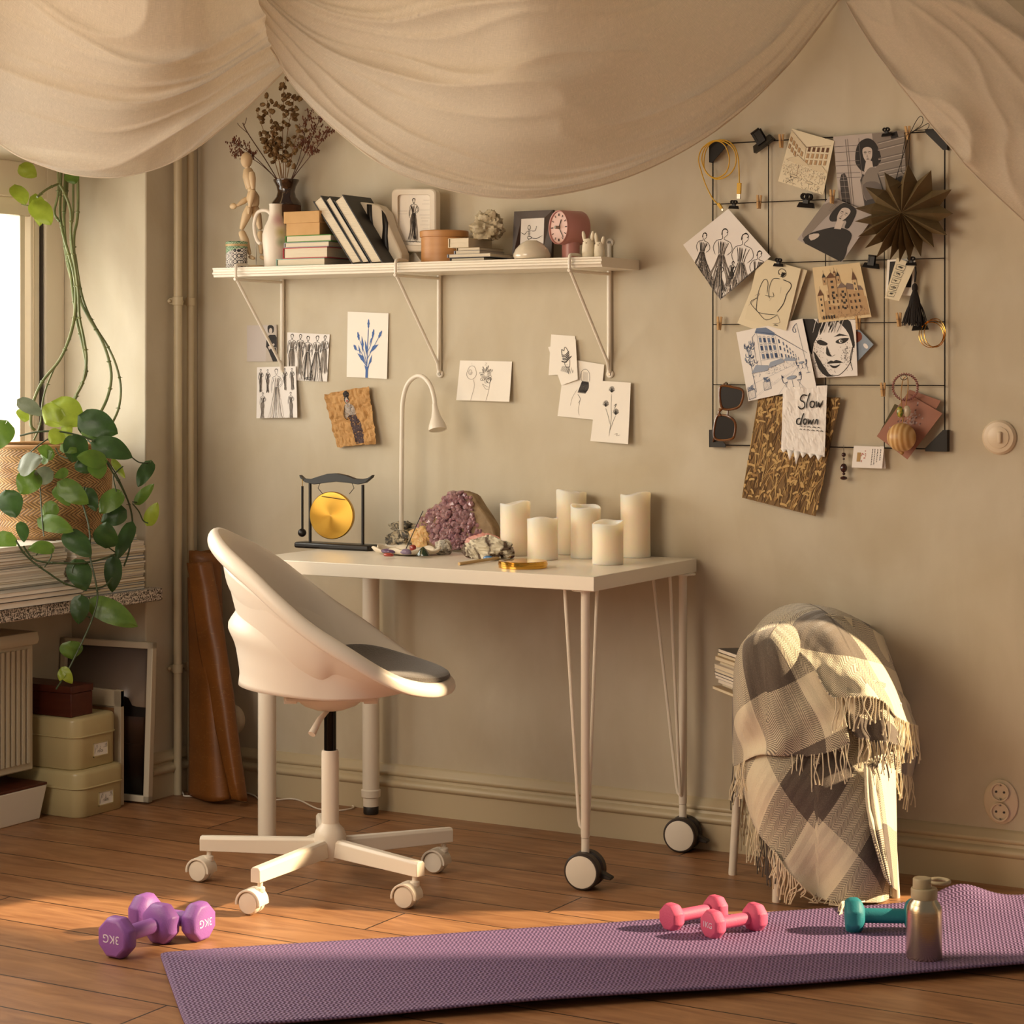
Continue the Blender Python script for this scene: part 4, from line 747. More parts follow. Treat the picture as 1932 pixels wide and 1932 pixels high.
# greeting card
P = Paper('greeting_card', 'small white folded card with sideways handwriting and pink blossoms', 'card', [(1611, 841), (1668, 843), (1664, 884), (1607, 882)], (.016, .018, .022, .018), [m_ink, mat('card_pink', '#c07c74', .8), mat('card_gold', '#b08d56', .7)], m_cool)
for k, x in enumerate((.62, .70, .79, .89)):
    y = .12
    while y < .8-.06*k: l = Q.uniform(.05, .12); P.line([(x, y), (x+.02, y+l/2), (x-.005, y+l)], .0009, 0, 2); y += l+.03
P.poly([(.14, .3), (.26, .3), (.26, .72), (.14, .72)], 2)
for k in range(12): P.blob(Q.uniform(.26, .42), Q.uniform(.2, .8), .02, .03, 1, 6)
P.done('card_print'); Paper('card_flap', None, None, [(1660, 842), (1668, 842), (1671, 884), (1655, 884)], (.012, .012, .014, .014), parent=P.o, base=m_cool)
# polaroid and paper strip
P = Paper('instant_photo', 'white-bordered dark photo half hidden behind the paper strip', 'photo', [(1674, 490), (1727, 487), (1722, 558), (1671, 556)], (.018, .018, .02, .02), [m_ink, m_gry, mat('dim_colour', '#4f5a5e', .7)], m_paper)
P.poly([(.1, .06), (.92, .06), (.92, .78), (.08, .78)], 0); [P.blob(Q.uniform(.12, .85), Q.uniform(.15, .7), .04, .04, Q.choice((1, 2)), 6) for _ in range(16)]; P.done('photo_image')
P = Paper('sketch_strip', 'narrow torn paper strip with five small ink sketches', 'paper', [(1692, 486), (1727, 500), (1696, 568), (1669, 562)], (.030, .030, .036, .034), INKS, m_cream)
for k in range(5): y = .14+.17*k; P.line([(.12, y), (.60, y-.02), (.56, y+.11), (.12, y+.12), (.12, y)], .0009, 0); P.scrib(.34, y+.05, .16, .03, 12, .0006, Q)
P.done()
# rosette fan
m_ros = mat('olive_brown_paper', '#74613f', .6, col2='#5c4a2e', nscale=20)
yr_ = -.052; rc = onY(1703, 402, yr_); k_ = FPX/((rc-CAM).dot(Fv)); RO = thing('paper_rosette', (rc.x, -.03, rc.z), 'olive brown pleated paper rosette with pointed petals on a black string', 'decoration')
tips = [(1703-1707, 402-495), (1690-1703, 90), (1655-1703, 84), (1634-1703, 65), (1622-1703, 42), (1615-1703, 13), (1618-1703, -13), (1635-1703, -52), (1672-1703, -78), (1713-1703, -90), (1757-1703, -77), (1792-1703, -40), (1797-1703, 5), (1783-1703, 44), (1762-1703, 66), (1735-1703, 84), (1716-1703, 94)]
tl = [(-4, 93), (-22, 89), (-48, 84), (-69, 65), (-82, 42), (-88, 13), (-88, -12), (-68, -52), (-32, -78), (12, -92), (55, -78), (92, -40), (95, 5), (84, 45), (60, 67), (36, 84), (14, 94)]
b = MB(); nT = len(tl)
for i in range(nT):
    x0, y0 = tl[i-1]; x1, y1 = tl[i]; x2, y2 = tl[(i+1) % nT]
    def P3(x, y, d): return rc+V((x*1.06/k_, -d, -y/k_))
    nr = .70
    sA = ((x0+x1)/2*nr, (y0+y1)/2*nr); sB = ((x1+x2)/2*nr, (y1+y2)/2*nr)
    b.add([P3(0, 0, .010), P3(*sA, -.014), P3(x1, y1, .008), P3(*sB, -.014), P3(x1*.62, y1*.62, .020)], [(0, 1, 4), (0, 4, 3), (1, 2, 4), (4, 2, 3)])
b.build('rosette_petals', m_ros, RO, smooth=False, solid=.0005)
st = [onY(x, y, -.045) for x, y in ((1700, 368), (1690, 345), (1705, 290), (1718, 250), (1733, 222), (1741, 222), (1738, 236), (1720, 250), (1738, 240), (1752, 233), (1748, 244), (1718, 251), (1716, 290), (1714, 312))]
MB().tube(cr(st, 6), .0008, 6).build('hanging_string', m_blk, RO); MB().tube(cr([onY(x, y, -.05) for x, y in ((1717, 252), (1708, 262), (1700, 320), (1712, 330), (1704, 345), (1683, 365))], 6), .0007, 6).build('hanging_string', m_blk, RO)
# yellow cable
m_yel = mat('yellow_cable', '#d9a91e', .5)
cab = [(1359, 389), (1345, 375), (1332, 350), (1322, 320), (1318, 300), (1325, 280), (1345, 266), (1368, 268), (1386, 285), (1388, 310), (1375, 330), (1352, 338), (1333, 325), (1324, 300), (1333, 275), (1352, 266), (1368, 275), (1376, 300), (1370, 325), (1350, 336), (1330, 322), (1330, 290), (1342, 270), (1365, 264), (1384, 275), (1393, 300), (1395, 345)]
t = thing('charging_cable', onY(1345, 270, -.03), 'coiled yellow charging cable hanging over the top left corner of the wire board', 'cable')
n_ = len(cab); MB().tube(cr([onY(x, y, -.022-.008*(i % 9)/9-.006) for i, (x, y) in enumerate(cab)], 6), .0016, 8).build('cable_cord', m_yel, t)
for (a0, a1, nm) in (((1395, 345), (1394, 366), 'usb_plug'), ((1355, 384), (1362, 394), 'micro_plug')):
    p, q = onY(*a0, -.030), onY(*a1, -.030); u = (q-p).normalized(); k = MB().beam(p, q, .011 if nm[0] == 'u' else .008, .006, up=(0, 1, 0)).build(nm, m_yel, t, bevel=.001)
    MB().beam(q, q+u*.012*(1 if nm[0] == 'u' else .5), .009 if nm[0] == 'u' else .005, .004, up=(0, 1, 0)).build('metal_contact', m_chr, k)
# sunglasses hanging sideways
m_tort = mat('amber_acetate', '#6b3d17', .2, coat=.5); m_lensd = mat('brown_lens', '#160c07', .35, spec=.15)
t = thing('sunglasses', onY(1372, 735, -.04), 'brown tinted sunglasses with amber frame hooked by one arm on the board', 'sunglasses')
for pts in (((1362, 728), (1385, 731), (1402, 738), (1398, 762), (1386, 771), (1366, 772), (1360, 762), (1358, 742)), ((1352, 788), (1360, 783), (1375, 786), (1387, 797), (1386, 820), (1378, 829), (1352, 829), (1347, 815))):
    P3_ = cr([onY(x, y, -.038+.004*((x-1375)/25)**2) for x, y in pts], 5, True); cen = sum(P3_, V((0, 0, 0)))/len(P3_)
    fr_ = MB(); n_ = len(P3_); fr_.tube(P3_, .0032, 8, closed=True); rim_ = fr_.build('lens_rim', m_tort, t)
    MB().prism([cen+(p-cen)*.97 for p in P3_], (0, .0015, 0)).build('lens', m_lensd, rim_)
MB().tube(cr([onY(x, y, -.040) for x, y in ((1364, 770), (1357, 777), (1360, 785))], 5), .003, 8).build('bridge', m_tort, t)
MB().tube(cr([onY(x, y, z_) for x, y, z_ in ((1366, 725, -.036), (1372, 724, -.01), (1374, 760, -.006), (1372, 800, -.006))], 5), .0022, 8).build('temple_arm', m_tort, t)
MB().tube(cr([onY(x, y, z_) for x, y, z_ in ((1347, 828, -.036), (1346, 832, -.012), (1352, 800, -.006), (1358, 770, -.005))], 5), .0022, 8).build('temple_arm', m_tort, t)
# tassel
m_tas = mat('black_yarn', '#1f1814', .8, bump=.5, bscale=150)
t = thing('tassel', onY(1722, 520, -.035), 'black yarn tassel hanging in front of the fourth wire row', 'tassel')
MB().tube([onY(1727, 503, -.036), onY(1728, 515, -.036), onY(1726, 532, -.036)], .0024, 8).build('tassel_cord', m_tas, t)
p = onY(1726, 543, -.034); MB().ball(p, .0075, 14, 10, sc=(1, 1, 1.5)).build('tassel_head', m_tas, t)
b = MB()
for i in range(90):
    a = 2*pi*i/90; r1 = .010+.003*Q.random(); r2 = Q.uniform(.010, .033); x2 = cos(a)*r2-(.002 if cos(a) > 0 else -.0); p0, p1, p2 = p+V((cos(a)*.005, sin(a)*.004, -.008)), p+V((cos(a)*r1, sin(a)*.007, -.032)), p+V((x2, sin(a)*.008, -.078-Q.random()*.014))
    b.tube(cr([p0, p1, (p1+p2)/2+V((Q.uniform(-.002, .002), 0, 0)), p2], 3), .0013, 5)
b.build('tassel_skirt', m_tas, t, merge=False)
# bangles
m_gold = mat('polished_gold', '#c98f3a', .18, metal=1)
for i, (cx_, cy_, rx_, ry_, lb) in enumerate(((1757, 632, 23, 24, 'outermost'), (1760, 629, 22, 25, 'middle'), (1764, 628, 20, 27, 'innermost'))):
    o = MB().tube([onY(cx_+rx_*cos(a), cy_+ry_*sin(a), -.030-.004*i-.006*sin(a)) for a in [2*pi*k/40 for k in range(40)]], .0010, 6, closed=True).build('bangle', m_gold, None)
    tag(o, 'thin gold bangle, the %s of three hanging right of the tassel' % lb, 'bangle', 'gold bangles')
# hair tie, beads, pendant, wooden ball
m_rose = mat('rose_beads', '#9c6862', .3, coat=.3); hc = onY(1708, 730, -.040)
b = MB(); rr = 24/773
b.tube([hc+V((cos(a)*(rr+.0022*cos(a*34)), .0022*sin(a*34), sin(a)*(rr+.0022*cos(a*34)))) for a in [2*pi*k/340 for k in range(340)]], .0016, 5, closed=True)
tag(b.build('spiral_hair_tie', m_rose), 'rose pink spiral hair tie hanging above the wooden ball', 'hair tie')
m_twine = mat('natural_twine', '#a97f4c', .85); wb = onY(1701, 825, -.058)
t = thing('ball_pendant', wb, 'pale turned wooden ball strung on natural twine with a yellow painted bead', 'pendant')
m_ball = mat('beech_ball', '#d2aa70', .4)
tt, n, L, pb = nodes(m_ball); wv = n.new('ShaderNodeTexWave'); wv.inputs['Scale'].default_value = 26; wv.inputs['Distortion'].default_value = 1.5; wv.bands_direction = 'X'; tc = n.new('ShaderNodeTexCoord'); r = n.new('ShaderNodeValToRGB'); r.color_ramp.elements[0].color = C('#b98a50'); r.color_ramp.elements[1].color = C('#dcb882'); r.color_ramp.elements[0].position = .1; L.new(tc.outputs['Object'], wv.inputs[0]); L.new(wv.outputs[0], r.inputs[0]); L.new(r.outputs[0], pb.inputs['Base Color'])
MB().ball(wb, .0345, 32, 20).build('wooden_ball', m_ball, t)
MB().tube(cr([onY(1703, 798, -.058), onY(1702, 775, -.056), onY(1700, 745, -.05), onY(1704, 716, -.045), onY(1712, 713, -.045), onY(1713, 735, -.05), onY(1708, 770, -.056), onY(1703, 798, -.058)], 5), .0011, 6).build('twine_loop', m_twine, t)
MB().ball(wb+V((.001, 0, -.037)), .005, 10, 8).build('twine_knot', m_twine, t)
pb_ = onY(1698, 777, -.064); q = MB().ball(pb_, .011, 14, 10, sc=(.75, .5, 1.25)).build('painted_bead', mat('yellow_glaze', '#cbb34a', .2, col2='#5f7030', nscale=90, ncon=.2), t); MB().ball(onY(1711, 776, -.060), .012, 14, 10, sc=(.8, .4, 1.15)).build('shell_disc', mat('mother_of_pearl', '#b9aa92', .2), t)
MB().tube([onY(1705+6*cos(a), 712+5*sin(a), -.046) for a in [2*pi*k/14 for k in range(14)]], .0012, 6, closed=True).build('ring', m_chr, t)
# earring
t = thing('bead_earring', onY(1592, 846, -.02), 'small dark red bead earring hanging from the lowest wire', 'earring'); m_gar = mat('garnet_bead', '#3a1712', .15, coat=.4)
MB().tube([onY(1592, 840, -.018), onY(1592, 905, -.018)], .0006, 5).build('earring_wire', m_chr, t)
for y, r_, s_ in ((858, .0055, 1), (866, .003, .8), (883, .0085, 1.35), (894, .004, .8), (902, .009, .55)): MB().ball(onY(1592, y, -.018), r_, 12, 8, sc=(1, 1, s_)).build('bead', m_gar, t)
# wall switch and socket at the right edge
m_sw = mat('cream_bakelite', '#dccab0', .3)
c = onY(1886, 825, 0); t = thing('light_switch', c, 'round cream wall switch at the right edge of the wall', 'switch')
MB().lathe([(.041, 0), (.041, .004), (.036, .010), (.028, .011)], c, 36, ax=(0, -1, 0)).build('switch_plate', m_sw, t); MB().lathe([(.026, .010), (.026, .013), (.022, .014)], c, 32, ax=(0, -1, 0)).build('switch_dial', m_sw, t); q = MB().obox(c+V((.005, -.017, 0)), ((.0045, 0, 0), (0, .004, 0), (0, 0, .014))).build('switch_rocker', m_sw, t, bevel=.003)
c = onY(1889, 1512, 0); t = thing('wall_socket', c, 'oval cream double wall socket near the right edge above the baseboard', 'socket')
MB().lathe([(.041, 0), (.041, .004), (.036, .0075)], (0, 0, 0), 40, ax=(0, -1, 0)).xf(Matrix.Translation(c) @ Matrix.Diagonal((1.0, 1, 1.28, 1))).build('socket_plate', m_sw, t)
for dz in (.0235, -.0235):
    q = MB().lathe([(.022, .011), (.022, .014), (.019, .014), (.018, .0085), (.001, .0085)], c+V((0, 0, dz)), 30, ax=(0, -1, 0), cap=False).build('socket_well', m_sw, t)
    for dx in (-.0095, .0095): MB().lathe([(.0028, 0), (.0028, .0098)], c+V((dx, 0, dz)), 10, ax=(0, -1, 0)).build('pin_hole', m_rub, q)
    for s in (-1, 1): MB().obox(c+V((0, -.010, dz+s*.0165)), ((.002, 0, 0), (0, .003, 0), (0, 0, .002))).build('earth_clip', m_chr, q)
# ================================================================ things on the wall shelf
def K(p): return FPX/((p-CAM).dot(Fv))          # pixels per metre at a point
def at(px, y, z=SZ): p = onY(px, 600, y); return V((p.x, y, z))
def zh(px, py, y): return onY(px, py, y).z
R5 = random.Random(21)
# patterned tin
p = at(446.5, -.155); r = 20/K(p); h = zh(446, 456, -.155)-SZ
m_tin = mat('wave_pattern_paper', '#e9e3da', .5); t_, n, L, pb = nodes(m_tin); tc = n.new('ShaderNodeTexCoord'); sx = n.new('ShaderNodeSeparateXYZ'); L.new(tc.outputs['Object'], sx.inputs[0])
vo = n.new('ShaderNodeTexVoronoi'); vo.inputs['Scale'].default_value = 62; vo.inputs['Randomness'].default_value = .15; L.new(tc.outputs['Object'], vo.inputs[0])
rg = mth(n, L, 'GREATER_THAN', mth(n, L, 'SINE', mth(n, L, 'MULTIPLY', vo.outputs[0], 30)), .1)
r1 = n.new('ShaderNodeMixRGB'); r1.inputs[1].default_value = C('#e7dfd6'); r1.inputs[2].default_value = C('#26242c'); L.new(rg, r1.inputs[0])
r2 = n.new('ShaderNodeMixRGB'); r2.inputs[1].default_value = C('#a9bf9a'); r2.inputs[2].default_value = C('#2f6446'); L.new(rg, r2.inputs[0])
sel = n.new('ShaderNodeMixRGB'); L.new(mth(n, L, 'GREATER_THAN', mth(n, L, 'ADD', sx.outputs[2], mth(n, L, 'MULTIPLY', sx.outputs[0], -.3)), h*.64), sel.inputs[0]); L.new(r1.outputs[0], sel.inputs[1]); L.new(r2.outputs[0], sel.inputs[2])
s3 = n.new('ShaderNodeMixRGB'); s3.inputs[2].default_value = C('#c9a878'); L.new(mth(n, L, 'COMPARE', sx.outputs[2], h*.86, .003), s3.inputs[0]); L.new(sel.outputs[0], s3.inputs[1]); L.new(s3.outputs[0], pb.inputs['Base Color'])
t = thing('patterned_tin', p, 'small round tin with black and green wave pattern at the left end of the shelf', 'tin'); MB().lathe([(r, 0), (r, h*.82)], p, 40).build('tin_body', m_tin, t); MB().lathe([(r+.0012, h*.82), (r+.0012, h-.002), (r-.001, h)], p, 40).build('tin_lid', m_tin, t, bevel=.0004)
# wooden mannequin
m_bw = mat('pale_beech', '#e2c7a0', .5, col2='#d7b98f', nscale=30)
ym = -.11; J = lambda x, y, d=0: onY(x, y, ym+d); p = at(481, ym); t = thing('artist_mannequin', p, 'jointed wooden artist mannequin striding on a round stand', 'figurine'); k = K(p)
MB().lathe([(.026, 0), (.026, .008), (.024, .010)], p, 28).build('stand_disc', m_bw, t); MB().tube([p+V((0, .006, .008)), J(481, 385, .01)], .0013, 8).build('stand_rod', m_chr, t)
def limb(name, a, b_, r0, r1, rm=None):
    a, b_ = V(a), V(b_); rm = rm or max(r0, r1)*1.15; L_ = (b_-a).length
    MB().lathe([(.0005, 0), (r0*.8, L_*.04), (r0, L_*.14), (rm, L_*.4), (r1, L_*.86), (r1*.8, L_*.96), (.0005, L_)], a, 16, ax=(b_-a)).build(name, m_bw, t)
MB().ball(J(465, 302), 1/k, 18, 12, sc=(11.5, 11, 15)).build('head', m_bw, t); limb('neck', J(466, 312), J(468, 320), .0055, .0055)
limb('chest', J(467, 317), J(474, 357), .014, .011, .0185); limb('waist', J(474, 353), J(475, 366), .010, .010); limb('pelvis', J(475, 360), J(480, 391), .014, .015, .019)
for nm, a, b_, r0, r1 in (('upper_arm', (475, 323, -.022), (478, 358, -.024), .0085, .0065), ('forearm', (478, 357, -.024), (471, 392, -.026), .008, .0055), ('hand', (471, 391, -.026), (469, 404, -.026), .005, .003), ('upper_arm', (464, 326, .02), (468, 358, .018), .0085, .0065), ('forearm', (468, 374, .008), (446, 389, -.01), .0075, .0045), ('thigh', (472, 388, -.008), (455, 434, -.012), .0115, .0075), ('shin', (455, 435, -.012), (472, 481, -.012), .0105, .006), ('thigh', (480, 388, .010), (492, 434, .012), .0115, .0075), ('shin', (492, 435, .012), (493, 480, .012), .0100, .006), ('foot', (470, 484, -.012), (480, 488, -.014), .005, .0045), ('foot', (491, 484, .012), (500, 489, .01), .005, .0045)): limb(nm, J(*a), J(*b_), r0, r1)
MB().ball(J(440, 389, -.012), 1/k, 14, 10, sc=(8, 4, 6)).build('hand', m_bw, t)
# brown stoneware vase
m_glz = mat('dark_glaze', '#2a1a12', .10, coat=.7, col2='#3f2a1c', nscale=14); m_clay = mat('raw_brown_clay', '#6b4428', .8, col2='#4a2d1a', nscale=30, bump=.5)
yv = -.062; p = at(540, yv); k = K(p); zz = lambda py: zh(540, py, yv)-SZ; w = lambda px: px/k
t = thing('stoneware_vase', p, 'dark brown glazed stoneware vase with flared neck behind the jug', 'vase')
MB().lathe([(w(23), zz(339)-.004), (w(24.5), zz(339)), (w(24.5), zz(341)), (w(18.5), zz(352)), (w(16.3), zz(362)), (w(19), zz(372)), (w(27), zz(382)), (w(28.3), zz(386)), (w(28.3), zz(388))], p, 44, cap=False).build('glazed_neck', m_glz, t, ang=70, solid=.002); MB().lathe([(w(24), 0), (w(28), .006), (w(28), zz(388))], p, 44).build('clay_body', m_clay, t)
# dried stems
m_stem = mat('dry_stem', '#8a6238', .8); m_pod = mat('dry_pod', '#8c6c3e', .7, col2='#5f4424', nscale=60); m_lav = mat('dry_red_brown_blossom', '#5b2d1d', .9, col2='#7a4630', nscale=80); m_dst = mat('dark_stem', '#553424', .8)
def stem_thing(pts, label, kind, seed, n=16, reach=.5):
    rr = random.Random(seed); P_ = cr([onY(x, y, yv+d) for x, y, d in pts], 8); t = thing('dried_stem', P_[0], label, 'dried flower', 'dried stems in the brown vase')
    MB().tube(P_, [.0016*(1-.6*i/len(P_)) for i in range(len(P_))], 6).build('stem', m_stem if kind == 'pod' else m_dst, t); b = MB(); tw = MB()
    for i in range(n):
        f = 1-reach*rr.random()**1.1; c = samp(P_, f); 
        if kind == 'pod':
            d = V((rr.uniform(-1, 1), rr.uniform(-1, .6), rr.uniform(-.7, 1))).normalized(); e = c+d*rr.uniform(.010, .026); s = rr.uniform(.0058, .0078); a2 = V((rr.uniform(-1, 1), rr.uniform(-1, .5), rr.uniform(-1, .4))).normalized()
            tw.tube([c, (c+e)/2+V((0, 0, .002)), e], .0006, 4); b.lathe([(.0004, -s*1.4), (s*.6, -s*.9), (s*.85, 0), (s*.6, s*.6), (s*.75, s*.9), (s*.5, s*.8), (.0006, s*.2)], e, 9, ax=a2, cap=False)
        else:
            sp = .020+.014*(1-f); d = V((rr.uniform(-1, 1), rr.uniform(-.6, .6), rr.uniform(-.2, 1))).normalized(); e = c+d*sp*rr.random()**.6; tw.tube([c, e], .0005, 4)
            for _ in range(5): q = e+V((rr.gauss(0, .003), rr.gauss(0, .003), rr.gauss(0, .004))); b.ball(q, rr.uniform(.0011, .0020), 5, 4, sc=(1, 1, 1.9))
    tw.build('twigs', m_stem if kind == 'pod' else m_dst, t, merge=False); b.build('seed_pods' if kind == 'pod' else 'blossoms', m_pod if kind == 'pod' else m_lav, t, merge=False); return t
for i, (e, m_, lb, kd, n_) in enumerate((((484, 212, -.02), (512, 285, -.01), 'pod stem leaning left, ending in a cluster above the mannequin', 'pod', 26), ((504, 190, -.01), (522, 275, 0), 'pod stem with the thickest dark cluster, left of centre', 'pod', 30), ((512, 250, -.03), (526, 300, -.015), 'short pod stem low in the middle of the bunch', 'pod', 26), ((536, 162, 0), (533, 260, 0), 'tallest pod stem reaching the cloth canopy', 'pod', 26),
    ((556, 180, .01), (541, 260, .005), 'upright pod stem topped by pods at the right of the tallest', 'pod', 24), ((562, 245, -.02), (549, 300, -.01), 'pod stem bending right with a loose lower cluster', 'pod', 18), ((583, 208, .0), (567, 290, 0), 'red-brown blossom sprig with a pointed bare tip', 'lav', 26), ((604, 222, -.01), (578, 285, -.005), 'red-brown blossom sprig in the middle of the right fan', 'lav', 34), ((622, 248, -.02), (585, 295, -.01), 'red-brown blossom sprig reaching furthest right', 'lav', 30), ((440, 292, -.03), (480, 302, -.015), 'red-brown sprig drooping left over the mannequin head', 'lav', 30), ((438, 268, -.02), (476, 292, -.01), 'red-brown sprig reaching furthest left', 'lav', 22))):
    b0 = 530+i*2.0 if kd == 'pod' else (548 if e[0] > 540 else 526)
    stem_thing([(b0, 350, 0), (b0+(m_[0]-b0)*.15, 335, 0), m_, e], lb, kd, 40+i, n_, .42 if kd == 'pod' else .34)
o = MB().tube(cr([onY(x, y, yv-.01) for x, y in ((524, 340), (500, 300), (468, 252), (458, 232))], 6), [.0014]*19, 6); o.tube(cr([onY(x, y, yv-.01) for x, y in ((468, 252), (452, 238), (448, 232))], 4), .0009, 5); o.tube(cr([onY(x, y, yv-.01) for x, y in ((460, 238), (464, 228), (465, 222))], 4), .0009, 5)
tag(o.build('dried_stem', m_dst, merge=False), 'bare forked dark twig leaning left from the brown vase', 'dried flower', 'dried stems in the brown vase')
# cream jug with spray-painted patches
m_jug = mat('matt_cream_ceramic', '#ece0cf', .45); t_, n, L, pb = nodes(m_jug); tc = n.new('ShaderNodeTexCoord'); prev = None; base = C('#ece0cf')
yj = -.14; p = at(520, yj); k = K(p); zz = lambda py: zh(520, py, yj)-SZ; w = lambda px: px/k
for (cx_, cz, rad, colr) in ((17, 415, .026, '#c98590'), (22, 440, .02, '#b9b04a'), (24, 458, .018, '#8fb07a'), (24, 402, .014, '#c98590')):
    gd = n.new('ShaderNodeVectorMath'); gd.operation = 'DISTANCE'; L.new(tc.outputs['Object'], gd.inputs[0]); gd.inputs[1].default_value = (w(cx_)*.9, -w(cx_)*.5, zz(cz))
    f = mth(n, L, 'MULTIPLY', mth(n, L, 'SUBTRACT', 1.0, mth(n, L, 'MINIMUM', mth(n, L, 'DIVIDE', gd.outputs['Value'], rad), 1.0)), .8); mx = n.new('ShaderNodeMixRGB'); L.new(f, mx.inputs[0]); mx.inputs[2].default_value = C(colr)
    if prev: L.new(prev, mx.inputs[1])
    else: mx.inputs[1].default_value = base
    prev = mx.outputs[0]
L.new(prev, pb.inputs['Base Color'])
t = thing('ceramic_jug', p, 'cream long-necked jug with side handle and faint pink and green patches', 'jug')
MB().lathe([(w(20), 0), (w(21), .003), (w(22.5), zz(480)), (w(25), zz(455)), (w(25), zz(442)), (w(21), zz(428)), (w(14.5), zz(415)), (w(12), zz(405)), (w(11.8), zz(388)), (w(12.6), zz(385)), (w(11.5), zz(385)), (w(10), zz(390)), (w(9), zz(400))], p, 44, cap=False).build('jug_body', m_jug, t, ang=75)
MB().tube(cr([onY(x, y, yj-.004) for x, y in ((511, 404), (505, 398), (494, 397), (485, 403), (480, 420), (481, 440), (486, 455), (492, 460))], 6), w(3.6), 10).build('jug_handle', m_jug, t)

# books lying in a stack, kraft box on top
m_page = mat('book_pages', '#e6d9c0', .85, bump=.5, bscale=8, stretch=(1, 1, 160)); m_spine = lambda nm, c: mat(nm, c, .6)
yb0, yb1 = -.195, -.060
def lying(px0, px1, py0, py1, cov, label, name='book', group='books lying in a stack on the shelf', y0=yb0, y1=yb1, zb=None, cat='book', th=.0022):
    a, b_ = onY(px0, py1, y0), onY(px1, py1, y0); z1 = onY(px0, py0, y0).z; z0 = onY(px0, py1, y0).z if zb is None else zb
    t = thing(name, ((a.x+b_.x)/2, (y0+y1)/2, z0), label, cat, group)
    MB().box(a.x+.004, b_.x-.0015, y0+.002, y1-.002, z0+th, z1-th).build('pages', m_page, t)
    c = MB(); c.box(a.x, b_.x, y0, y1, z0, z0+th); c.box(a.x, b_.x, y0, y1, z1-th, z1); c.box(a.x-.001, a.x+.002, y0, y1, z0, z1); c.build('cover', cov, t, bevel=.0006); return z1
z = lying(521, 612, 489, 501, m_spine('teal_cover', '#8fae9f'), 'pale teal covered book at the bottom of the lying stack', zb=SZ)
z = lying(534, 617, 468, 488, m_spine('red_cover', '#b0323a'), 'red covered book, second from the bottom of the lying stack', zb=z)
z = lying(536, 620, 458, 468, m_spine('grey_cover', '#9a9a9c'), 'thin greyish covered book under the green one', zb=z)
z = lying(538, 624, 445, 458, m_spine('green_cover', '#4c8a34'), 'green covered book directly under the kraft box', zb=z)
m_box = mat('kraft_board', '#cda26c', .75, col2='#c49a62', nscale=30); a, b_ = onY(540, 440, yb0), onY(603, 440, yb0); zt_ = zh(540, 400, yb0); zm = zh(540, 420, yb0)
t = thing('cardboard_box', ((a.x+b_.x)/2, -.13, z), 'small kraft cardboard box with overlapping lid on top of the books', 'box')
MB().box(a.x, b_.x, yb0, -.075, z, zm+.004).build('box_body', m_box, t, bevel=.001); MB().box(a.x-.006, b_.x+.002, yb0-.004, -.070, zm-.003, zt_).build('box_lid', m_box, t, bevel=.0015)
# leaning books
m_bcov = mat('black_cover', '#1f1a17', .45); yl0, yl1 = -.190, -.055
def leaning(bl, tl_, tr_, br, label):
    P_ = [onY(x, y, yl0) for x, y in (bl, tl_, tr_, br)]; dz = SZ-P_[0].z; e = (P_[3]-P_[0]); up = (P_[1]-P_[0]); t = thing('book', (P_[0].x, -.12, SZ), label, 'book', 'books leaning against the stack')
    P_[3].z = max(P_[3].z, SZ+.001); P_[0].z = max(P_[0].z, SZ+.001); dp = V((0, yl1-yl0, 0)); u = up.normalized()*.004
    q = [P_[0]+e*.10+u, P_[1]+e*.10-u, P_[2]-e*.10-u, P_[3]-e*.10+u]; MB().prism([v_+V((0, .002, 0)) for v_ in q], dp-V((0, .006, 0))).build('pages', m_page, t)
    c = MB(); c.prism([P_[0], P_[1], P_[1]+e*.10, P_[0]+e*.10], dp); c.prism([P_[3]-e*.10, P_[2]-e*.10, P_[2], P_[3]], dp); c.prism([v_+dp-V((0, .003, 0)) for v_ in P_], (0, .003, 0)); c.build('cover', m_bcov, t)
leaning((664, 498), (590, 380), (606, 369), (683, 495), 'thick black covered book leaning leftmost on the kraft box')
leaning((684.5, 497), (613, 376), (622, 370), (697, 495), 'thin black covered book squeezed between two thick leaning ones')
leaning((700, 498), (629, 378), (647, 367), (722, 495), 'thick black covered book, rightmost of the leaning three')
m_slab = mat('cream_zebra', '#dcd0bb', .5); pl = [(669, 386), (680, 381), (697, 383), (714, 388), (727, 402), (735, 430), (745, 452), (757, 478), (757, 494), (726, 495), (723, 492)]
t = thing('striped_slab', at(720, -.10), 'cream slab with wavy dark brown stripes leaning beside the black books', 'ornament'); q = [onY(x, y, -.125) for x, y in pl]; 
for v_ in q: v_.z = max(v_.z, SZ+.001)
MB().prism(q, (0, .042, 0)).build('slab_body', m_slab, t, bevel=.004)
b = MB(); [b.poly([onY(x, y, -.1265) for x, y in s_]) for s_ in ([(692, 385), (701, 386), (702, 410), (706, 440), (705, 450), (695, 438), (693, 415)], [(720, 396), (727, 405), (732, 420), (731, 445), (733, 470), (733, 492), (725, 493), (725, 475), (720, 455), (722, 430)], [(671, 384), (679, 382), (686, 412), (694, 432), (694, 440), (684, 424), (675, 402)])]
b.build('dark_stripe', m_bcov, t, solid=.001)
